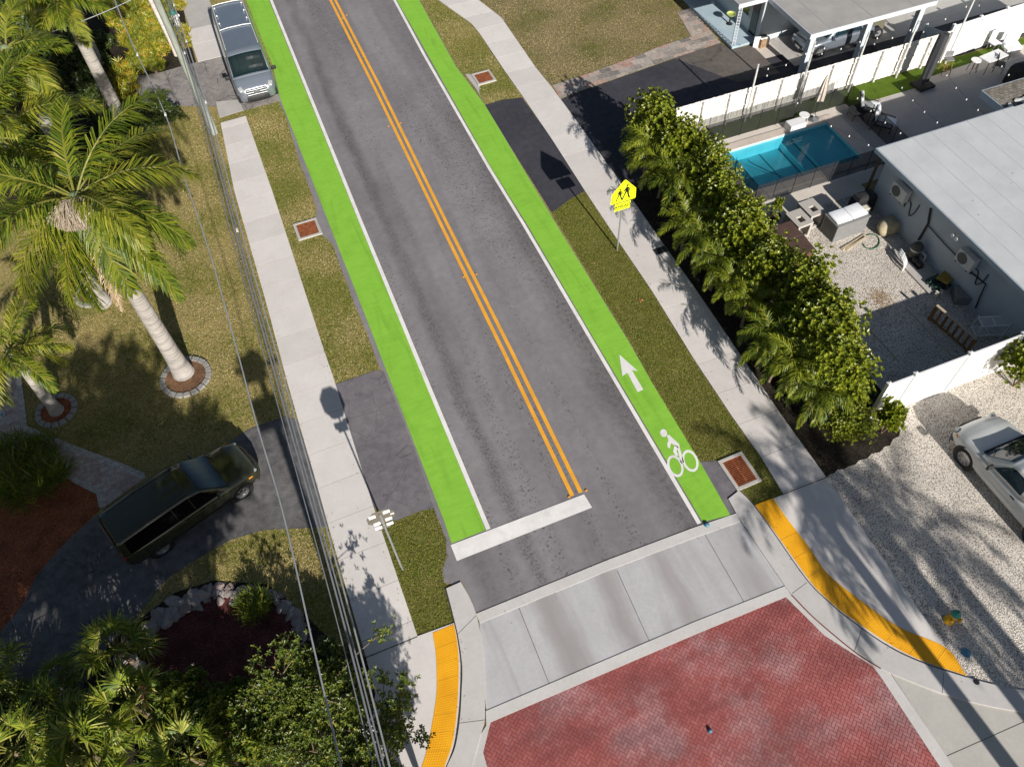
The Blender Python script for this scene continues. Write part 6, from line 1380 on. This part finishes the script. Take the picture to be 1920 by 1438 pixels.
def body_ring(x, tab):
    w, zb, zt, cr = interp(tab, x); R = [(x, 0, zb)]
    L = [(w * side(t), zb + (zt - zb) * t) for t in TS]
    wt = L[-1][0]
    L += [(wt * q, zt + cr * (1 - q * q)) for q in (.85, .6, .3)]
    return R + [(x, y, z) for y, z in L] + [(x, 0, zt + cr)] + [(x, -y, z) for y, z in reversed(L)]
def cab_y(x, z, cab, kk=0.0):
    wb, wt, zb, zr, cr = interp(cab, x); u = (z - zb) / max(.05, zr - zb); return wb + (wt - wb) * u
def cab_ring(x, cab):
    wb, wt, zb, zr, cr = interp(cab, x); hgt = max(.012, zr - zb); L = []
    for u in (0, .25, .5, .75, .9): L.append((wb + (wt - wb) * u, zb + hgt * u))
    L += [(wt * .97, zb + hgt * .97), (wt * .90, zb + hgt)] + [(wt * q, zb + hgt + cr * (1 - q * q)) for q in (.7, .4)]
    return [(x, y, z) for y, z in L] + [(x, 0, zb + hgt + cr)] + [(x, -y, z) for y, z in reversed(L)]
def wheelset(t, xs, hw, R, tw, rim, spokes=5, arch=True, arm=None):
    for x in xs:
        for s in (-1, 1):
            if arch:
                bm = NB(); lathe(bm, [(0, s * (hw - .22)), (R * 1.17, s * (hw - .22)), (R * 1.17, s * (hw + .006)), (R * .95, s * (hw + .004)), (0, s * (hw - .1))], (x, 0, R * 1.02), 28, 0, 'y'); obj('wheel_arch', bm, arm or TRIMB, t)
            y1 = s * (hw + .012); y0 = s * (hw + .012 - tw); ym = s * (hw + .022)
            bm = NB(); lathe(bm, [(R * .62, y0), (R * .95, y0), (R, y0 + s * .03), (R, y1 - s * .03), (R * .95, ym), (R * .64, ym), (R * .62, y1 - s * .05)], (x, 0, R), 28, 0, 'y'); w = obj('wheel', bm, TYRE, t, True)
            bm = NB(); lathe(bm, [(R * .64, s * (hw + .018)), (R * .60, s * (hw + .020)), (R * .56, s * (hw - .03)), (R * .2, s * (hw - .035)), (R * .18, s * (hw + .012)), (0, s * (hw + .014))], (x, 0, R), 24, 0, 'y')
            for k in range(spokes):
                a = 2 * math.pi * k / spokes; c = Vector((x + math.cos(a) * R * .38, s * (hw + .003), R + math.sin(a) * R * .38)); box(bm, c, (R * .5, .02, R * .13), Matrix.Rotation(-a, 3, 'Y'))
            obj('rim', bm, rim, w)
def strip_on(tab, xa, xb, za, zb, s, off, n=8):
    bm = NB(); A, B = [], []
    for k in range(n + 1):
        x = xa + (xb - xa) * k / n; w, z0, z1, cr = interp(tab, x)
        for z, L in ((za, A), (zb, B)): L.append((x, s * (w * side(max(0, min(1, (z - z0) / (z1 - z0)))) + off), z))
    loft(bm, [A, B], 0, False, False); bmesh.ops.recalc_face_normals(bm, faces=bm.faces); return bm
def glass_side(cab, xa, xb, u0, u1, s, off=.006, rake=(0, 0), n=8):
    bm = NB(); A, B = [], []
    for k in range(n + 1):
        f = k / n
        for u, L, r in ((u0, A, 0), (u1, B, 1)):
            x = xa + (xb - xa) * f + (rake[0] * (1 - f) + rake[1] * f) * r; wb, wt, zb, zr, cr = interp(cab, x); z = zb + (zr - zb) * u
            L.append((x, s * (wb + (wt - wb) * u + off), z))
    loft(bm, [A, B], 0, False, False); bmesh.ops.recalc_face_normals(bm, faces=bm.faces); return bm
def screen(cab, xa, xb, wf, off, lift=0.0):
    """windscreen / rear window panel between the belt end xa and the roof end xb"""
    bm = NB(); R = []
    for k in range(9):
        f = .06 + .86 * k / 8; x = xa + (xb - xa) * f; wb, wt, zb, zr, cr = interp(cab, x)
        y = wt * wf; R.append([(x + off[0], y * q, zr + cr * (1 - (q * wf) ** 2) + off[1]) for q in (-1, -.8, -.4, 0, .4, .8, 1)])
    loft(bm, R, 0, False, False); bmesh.ops.recalc_face_normals(bm, faces=bm.faces); return bm
def vehicle(name, lb, cat, loc, rz, body, cab, paint, wb, hw, R, rim, spokes, glass, cabpaint=None, N=48, arm=None):
    t = thing(name, lb, cat, loc, rz)
    xa, xb = body[0][0], body[-1][0]; bm = NB(); loft(bm, [body_ring(xa + (xb - xa) * k / N, body) for k in range(N + 1)]); bmesh.ops.recalc_face_normals(bm, faces=bm.faces); bo = obj('body', bm, paint, t, True)
    ca, cb = cab[0][0], cab[-1][0]; bm = NB(); xs = sorted({ca + (cb - ca) * k / 40 for k in range(41)} | {c[0] for c in cab}); loft(bm, [cab_ring(x, cab) for x in xs]); bmesh.ops.recalc_face_normals(bm, faces=bm.faces); obj('cabin', bm, cabpaint or paint, t, True)
    wheelset(t, (-wb / 2, wb / 2), hw, R, .22, rim, spokes, True, arm)
    return t
def mirrors(t, x, y, z, m):
    for s in (-1, 1):
        bm = NB(); box(bm, (x, s * (y + .14), z), (.10, .24, .20), None, 0, .035); box(bm, (x, s * (y + .03), z - .05), (.06, .1, .05)); obj('mirror', bm, m, t, True)
# --- silver van facing the camera
vx, vy = .27, 42.45
wbv = 3.5
body = [(-3.55, .90, .45, 1.45, .0), (-3.4, 1.0, .30, 1.45, 0), (-2.0, 1.03, .28, 1.45, 0), (1.2, 1.03, .28, 1.44, 0), (1.75, 1.02, .28, 1.42, .02), (2.05, .99, .28, 1.30, .05), (2.35, .93, .28, 1.10, .06), (2.52, .84, .32, .98, .06), (2.60, .72, .40, .90, .04)]
cab = [(-3.5, .97, .80, 1.44, 2.30, .05), (-3.35, 1.02, .86, 1.44, 2.44, .06), (0, 1.02, .86, 1.44, 2.46, .06), (1.25, 1.01, .87, 1.44, 2.40, .06), (1.42, 1.0, .87, 1.43, 2.33, .06), (2.02, .96, .93, 1.38, 1.42, .05)]
VS = car_paint('paint_silver', (.24, .275, .32), .3, .55)
t = vehicle('van', 'silver high roofed van parked over the left sidewalk facing the camera', 'van', (vx, vy, .0), -math.pi / 2, body, cab, VS, wbv, 1.0, .36, RIM, 6, GLASS_G)
bm = screen(cab, 2.02, 1.42, .95, (.02, .012)); obj('windshield', bm, GLASS_G, t)
for s in (-1, 1):
    bm = glass_side(cab, .45, 1.25, .12, .80, s, .006, (0, -.1)); obj('side_window', bm, GLASS, t); bm = glass_side(cab, -3.0, -.1, .14, .80, s); obj('side_window', bm, GLASS, t)
    bm = NB(); loft(bm, [[(2.20 + .16 * k / 5, s * (.60 + .30 * q / 3), interp(body, 2.2 + .16 * k / 5)[2] + interp(body, 2.3)[3] * (1 - (.62 + .3 * q / 3) ** 2) - .01 + .03) for q in range(4)] for k in range(6)], 0, False, False); bmesh.ops.recalc_face_normals(bm, faces=bm.faces)
    bm.free(); bm = NB(); box(bm, (2.42, s * .74, 1.0), (.30, .24, .18), Matrix.Rotation(.75, 3, 'Y') @ Matrix.Rotation(-s * .35, 3, 'Z'), 0, .05); obj('headlight', bm, LAMP, t, True)
    bm = NB(); tube(bm, [(-3.35, s * .78, 2.52), (1.1, s * .80, 2.50)], .018, 6); obj('roof_rail', bm, WHITE_W, t)
    for x in (-3.0, -2.2, -1.4):
        bm = NB(); lathe(bm, [(.035, 2.49), (.035, 2.55), (0, 2.56)], (x, s * .70, 0), 8); obj('rack_foot', bm, WHITE, t)
    bm = NB(); box(bm, (1.98, s * .42, 1.455), (.06, .36, .012), Matrix.Rotation(.55, 3, 'Y')); obj('hood_vent', bm, TRIMB, t)
    bm = strip_on(body, -3.3, 2.2, .30, .52, s, .008, 20); obj('side_moulding', bm, TRIMB, t)
    bm = strip_on(body, .3, .315, .4, 1.4, s, .004, 1); obj('door_seam', bm, TRIMB, t)
    bm = NB(); box(bm, (.42, s * 1.035, 1.12), (.18, .03, .04), None, 0, .01); obj('door_handle', bm, TRIMB, t)
for x in (-3.3, -.75):
    bm = NB(); tube(bm, [(x, -.80, 2.51), (x, -.4, 2.555), (x, .4, 2.555), (x, .80, 2.51)], .018, 6); obj('roof_bar', bm, WHITE, t)
mirrors(t, 1.75, 1.02, 1.38, TRIMB)
bm = NB(); R_ = [[(2.545 - abs(y) * .09 + .02 * q, y, .62 + .11 * q - .0) for y in (-.52, -.4, -.2, 0, .2, .4, .52)] for q in range(3)]
bm = NB(); box(bm, (2.60, 0, .84), (.06, 1.04, .34), Matrix.Rotation(-.35, 3, 'Y'), 0, .02); gr = obj('grille', bm, TRIMB, t)
for k in range(3):
    bm = NB(); box(bm, (2.66 - .04 * k, 0, .74 + .10 * k), (.03, 1.08 - .08 * abs(k - 1), .03), Matrix.Rotation(-.45, 3, 'Y'), 0, .008); obj('grille_bar', bm, CHROME, gr)
for s in (-1, 1):
    bm = NB(); tube(bm, [(2.66, s * .50, .68), (2.62, s * .58, .84), (2.55, s * .50, 1.02)], .02, 6); obj('grille_surround', bm, CHROME, gr)
bm = NB(); tube(bm, [(2.56, -.5, 1.02), (2.56, .5, 1.02)], .02, 6); obj('grille_surround', bm, CHROME, gr)
bm = NB(); lathe(bm, [(0, -.02), (.10, -.02), (.10, .0), (0, .012)], (2.66, 0, .86), 16, 0, 'x'); o = obj('badge', bm, CHROME, gr); o.scale = (1, 1.5, .8)
o.location.z = .17
bm = NB(); loft(bm, [[(2.62 - .30 * abs(q) ** 3, .98 * q, .30), (2.66 - .30 * abs(q) ** 3, .98 * q, .36), (2.66 - .30 * abs(q) ** 3, .98 * q, .60), (2.58 - .30 * abs(q) ** 3, .96 * q, .68)] for q in (-1, -.85, -.6, -.3, 0, .3, .6, .85, 1)], 0, False, False); bmesh.ops.recalc_face_normals(bm, faces=bm.faces); obj('front_bumper', bm, TRIMB, t, True)
for y, r in ((.42, .17),):
    bm = NB(); a = [(1.86 + math.sin(q * .5236) * .0, y + r * math.cos(q * .5236), 1.55 + r * math.sin(q * .5236)) for q in range(13)]; tube(bm, a, .015, 5); obj('steering_wheel', bm, TRIMB, t)
t.scale = (1.03, 1.06, 1.05)
# --- dark green SUV on the left driveway
f, r = G(455, 924, .38), G(305, 1029, .38); d = (f - r); d.z = 0; WBS = d.length; d.normalize(); n = Vector((-d.y, d.x, 0)); hw = .96
c = (f + r) / 2 + n * hw; h2 = WBS / 2
OLIVE = car_paint('paint_olive', (.034, .036, .016), .16, .1)
body = [(-h2 - 1.12, .84, .52, 1.12, .0), (-h2 - 1.02, .93, .42, 1.16, 0), (-h2, .98, .34, 1.16, 0), (h2 - .9, .98, .34, 1.13, 0), (h2 - .3, .98, .36, 1.10, .05), (h2 + .35, .95, .38, 1.04, .06), (h2 + .72, .87, .40, .94, .06), (h2 + .90, .72, .46, .80, .05), (h2 + .96, .55, .50, .70, .03)]
cab = [(-h2 - 1.06, .88, .66, 1.15, 1.62, .03), (-h2 - .88, .95, .76, 1.15, 1.82, .04), (-h2 + .4, .96, .78, 1.15, 1.88, .04), (h2 - 1.55, .96, .77, 1.13, 1.86, .05), (h2 - 1.22, .95, .75, 1.12, 1.77, .05), (h2 - .26, .93, .88, 1.10, 1.13, .05)]
t = vehicle('suv', 'long dark olive SUV parked across the shaded driveway on the left', 'SUV', (c.x, c.y, .0), math.atan2(d.y, d.x), body, cab, OLIVE, WBS, hw, .39, RIM, 6, GLASS)
obj('windshield', screen(cab, h2 - .26, h2 - 1.22, .95, (.02, .014)), GLASS, t)
for s in (-1, 1):
    obj('side_window', glass_side(cab, -h2 - .80, -h2 + .97, .06, .90, s, .006, (.05, 0)), GLASS_K, t); obj('side_window', glass_side(cab, -h2 + 1.0, h2 - 1.60, .06, .90, s), GLASS_K, t); obj('side_window', glass_side(cab, h2 - 1.55, h2 - .66, .06, .88, s, .006, (0, -.46)), GLASS_K, t)
    bm = NB(); tube(bm, [(-h2 - .7, s * .70, 1.90), (-h2 - .55, s * .70, 1.95), (h2 - 1.6, s * .68, 1.95), (h2 - 1.45, s * .68, 1.88)], .022, 6); obj('roof_rail', bm, TRIMB, t)
    bm = NB(); box(bm, (h2 + .74, s * .70, .82), (.20, .22, .12), Matrix.Rotation(-s * .5, 3, 'Z'), 0, .04); obj('headlight', bm, LAMP, t, True)
    bm = NB(); box(bm, (h2 + .52, s * .945, .88), (.16, .03, .06), None, 0, .01); obj('turn_signal', bm, LAMP_A, t)
    bm = strip_on(body, -h2 - .9, h2 + .6, .36, .50, s, .010, 20); obj('side_moulding', bm, TRIMB, t)
    for x in (h2 - .62, h2 - 1.58, -h2 + .98):
        bm = strip_on(body, x, x + .012, .45, 1.14, s, .003, 1); obj('door_seam', bm, TRIMB, t)
    for x in (h2 - 1.4, -h2 + 1.25):
        bm = NB(); box(bm, (x, s * .985, 1.0), (.17, .035, .035), None, 0, .01); obj('door_handle', bm, TRIMB, t)
    bm = NB(); box(bm, (-h2 - 1.06, s * .80, 1.0), (.08, .16, .26), None, 0, .02); obj('tail_light', bm, LAMP_R, t)
mirrors(t, h2 - .72, .93, 1.22, OLIVE)
obj('rear_window', screen(cab, -h2 - 1.06, -h2 - .88, .86, (-.02, .012)), GLASS, t)
bm = NB(); box(bm, (h2 + .955, 0, .70), (.06, 1.0, .24), Matrix.Rotation(-.12, 3, 'Y'), 0, .02); obj('grille', bm, TRIMB, t)
bm = NB(); loft(bm, [[(h2 + 1.02 - .34 * abs(q) ** 3, .95 * q, .34), (h2 + 1.06 - .34 * abs(q) ** 3, .95 * q, .40), (h2 + 1.06 - .34 * abs(q) ** 3, .95 * q, .56), (h2 + .96 - .34 * abs(q) ** 3, .93 * q, .62)] for q in (-1, -.85, -.6, -.3, 0, .3, .6, .85, 1)], 0, False, False); bmesh.ops.recalc_face_normals(bm, faces=bm.faces); obj('front_bumper', bm, OLIVE, t, True)
for y in (-.4, .25): 
    bm = NB(); tube(bm, [(h2 - .36, y, 1.165), (h2 - .55, y + .42, 1.26)], .012, 4); obj('wiper', bm, TRIMB, t)
bm = NB(); box(bm, (h2 - .98, .02, 1.66), (.06, .2, .07), None, 0, .015); obj('mirror_mount', bm, WHITE_W, t)
# --- white pickup at the right edge
f = G(1811, 864, .36); a, b = G(1835, 888, .42), G(1902, 966, .42); d = (a - b); d.z = 0; d.normalize(); n = Vector((-d.y, d.x, 0)); hw = .99; WBP = 3.3; h2 = WBP / 2
c = f - d * h2 - n * hw * 1.0
if (f - (c + n * hw)).length > 1: pass
WP = car_paint('paint_white', (.56, .57, .545), .35, 0.0)
body = [(-h2 - 1.1, .94, .50, 1.18, .0), (-h2 - 1.0, .99, .42, 1.20, 0), (-h2, 1.01, .36, 1.20, 0), (h2 - .8, 1.01, .34, 1.17, .01), (h2 - .2, 1.01, .36, 1.14, .08), (h2 + .35, .99, .38, 1.06, .11), (h2 + .70, .92, .40, .95, .12), (h2 + .90, .80, .44, .82, .10), (h2 + 1.0, .64, .50, .70, .06), (h2 + 1.04, .5, .52, .62, .03)]
cab = [(h2 - 2.42, .93, .70, 1.19, 1.26, .03), (h2 - 2.34, .97, .75, 1.19, 1.84, .05), (h2 - 1.5, .98, .77, 1.18, 1.90, .05), (h2 - 1.22, .98, .76, 1.16, 1.82, .05), (h2 - .36, .96, .91, 1.14, 1.17, .08)]
t = vehicle('pickup_truck', 'white pickup truck with black mirrors parked on the gravel at the right edge', 'pickup truck', (c.x, c.y, .012), math.atan2(d.y, d.x), body, cab, WP, WBP, hw, .41, RIM_W, 8, GLASS)
obj('windshield', screen(cab, h2 - .36, h2 - 1.22, .94, (.02, .014)), GLASS, t)
for s in (-1, 1):
    obj('side_window', glass_side(cab, h2 - 2.05, h2 - .88, .10, .82, s, .006, (.05, -.40)), GLASS, t)
    bm = NB(); box(bm, (h2 + .84, s * .70, .80), (.18, .30, .16), Matrix.Rotation(-s * .6, 3, 'Z') @ Matrix.Rotation(.3, 3, 'Y'), 0, .05); obj('headlight', bm, LAMP, t, True)
    bm = NB(); box(bm, (h2 + .70, s * .89, .80), (.14, .06, .11), Matrix.Rotation(-s * .4, 3, 'Z'), 0, .02); obj('turn_signal', bm, LAMP_A, t)
    for x in (h2 - .72, h2 - 2.2): bm = strip_on(body, x, x + .014, .42, 1.12, s, .003, 1); obj('door_seam', bm, TRIMB, t)
    bm = strip_on(body, h2 - 2.2, h2 - .72, .66, .69, s, .006, 8); obj('side_moulding', bm, WHITE_W, t)
    bm = NB(); box(bm, (h2 - 1.95, s * 1.015, .98), (.18, .04, .045), None, 0, .012); obj('door_handle', bm, TRIMB, t)
mirrors(t, h2 - .85, .98, 1.27, TRIMB)
bm = NB(); bx(bm, -h2 - .9, h2 - 2.52, -.78, .78, 1.202, 1.210); obj('bed', bm, plain('bed_liner', (.05, .05, .05), .8), t)
bm = NB(); box(bm, (h2 + 1.03, 0, .62), (.05, .9, .22), Matrix.Rotation(-.1, 3, 'Y'), 0, .02); obj('grille', bm, TRIMB, t)
bm = NB(); loft(bm, [[(h2 + 1.06 - .36 * abs(q) ** 3, .98 * q, .30), (h2 + 1.11 - .36 * abs(q) ** 3, .98 * q, .34), (h2 + 1.11 - .36 * abs(q) ** 3, .98 * q, .50), (h2 + 1.02 - .36 * abs(q) ** 3, .96 * q, .55)] for q in (-1, -.85, -.6, -.3, 0, .3, .6, .85, 1)], 0, False, False); bmesh.ops.recalc_face_normals(bm, faces=bm.faces); obj('front_bumper', bm, TRIMB, t, True)
for y in (-.35, .3): 
    bm = NB(); tube(bm, [(h2 - .30, y, 1.27), (h2 - .48, y + .42, 1.36)], .012, 4); obj('wiper', bm, TRIMB, t)
bm = NB(); bx(bm, h2 - .36, h2 - .28, -.82, .82, 1.17, 1.235, 0, .004); obj('cowl', bm, TRIMB, t)
t.scale = (1.05, 1.06, 1.06)
# --- silver car under the carport
body = [(-2.2, .70, .45, .85, .0), (-2.1, .84, .34, .95, .02), (-1.3, .90, .28, .98, .03), (.6, .90, .28, .95, .03), (1.3, .88, .28, .88, .05), (1.95, .80, .32, .74, .05), (2.15, .62, .40, .62, .03)]
cab = [(-1.9, .82, .60, .96, .98, .03), (-1.3, .86, .62, .96, 1.42, .04), (-.2, .86, .64, .95, 1.48, .04), (.25, .85, .64, .95, 1.42, .04), (1.0, .84, .78, .92, .95, .04)]
t = vehicle('car', 'silver car parked nose out under the open carport', 'car', (30.95, 32.25, .036), math.pi, body, cab, VS, 2.6, .88, .32, RIM, 5, GLASS)
obj('windshield', screen(cab, 1.0, .25, .93, (.015, .012)), GLASS, t); obj('rear_window', screen(cab, -1.9, -1.3, .9, (-.015, .012)), GLASS, t)
for s in (-1, 1):
    obj('side_window', glass_side(cab, -1.25, -.4, .12, .84, s, .005, (.2, 0)), GLASS, t); obj('side_window', glass_side(cab, -.34, .62, .12, .84, s, .005, (0, -.35)), GLASS, t)
    bm = NB(); box(bm, (1.96, s * .62, .68), (.2, .24, .12), Matrix.Rotation(-s * .4, 3, 'Z'), 0, .04); obj('headlight', bm, LAMP, t, True)
mirrors(t, .65, .84, 1.0, VS)
bm = NB(); box(bm, (2.15, 0, .5), (.05, .8, .14), None, 0, .02); obj('grille', bm, TRIMB, t)
bm = NB(); box(bm, (2.19, 0, .40), (.01, .36, .12)); obj('number_plate', bm, WHITE, t)
# ------------------------------------------------------------------ light
W = bpy.data.worlds.new('World'); SC.world = W; W.use_nodes = True
nt = W.node_tree; bg = nt.nodes['Background']
sky = nt.nodes.new('ShaderNodeTexSky'); sky.sky_type = 'NISHITA'; sky.sun_disc = False
SDIR = Vector((.062, -1.0, math.tan(D2R(27.5)))).normalized()
sky.sun_elevation = D2R(27.5); sky.sun_rotation = math.atan2(SDIR.x, SDIR.y)
nt.links.new(sky.outputs[0], bg.inputs['Color']); bg.inputs['Strength'].default_value = .05
sd = bpy.data.lights.new('sun', 'SUN'); sd.energy = 5.0; sd.angle = D2R(.53); sd.color = (1.0, .955, .895)
so = bpy.data.objects.new('sun', sd); COL.objects.link(so); so.rotation_euler = SDIR.to_track_quat('Z', 'Y').to_euler()
SC.view_settings.view_transform = 'Standard'; SC.view_settings.look = 'None'; SC.view_settings.exposure = 0.42; SC.view_settings.gamma = 1
SC.render.engine = 'CYCLES'
SC.render.resolution_x = 1024; SC.render.resolution_y = 766
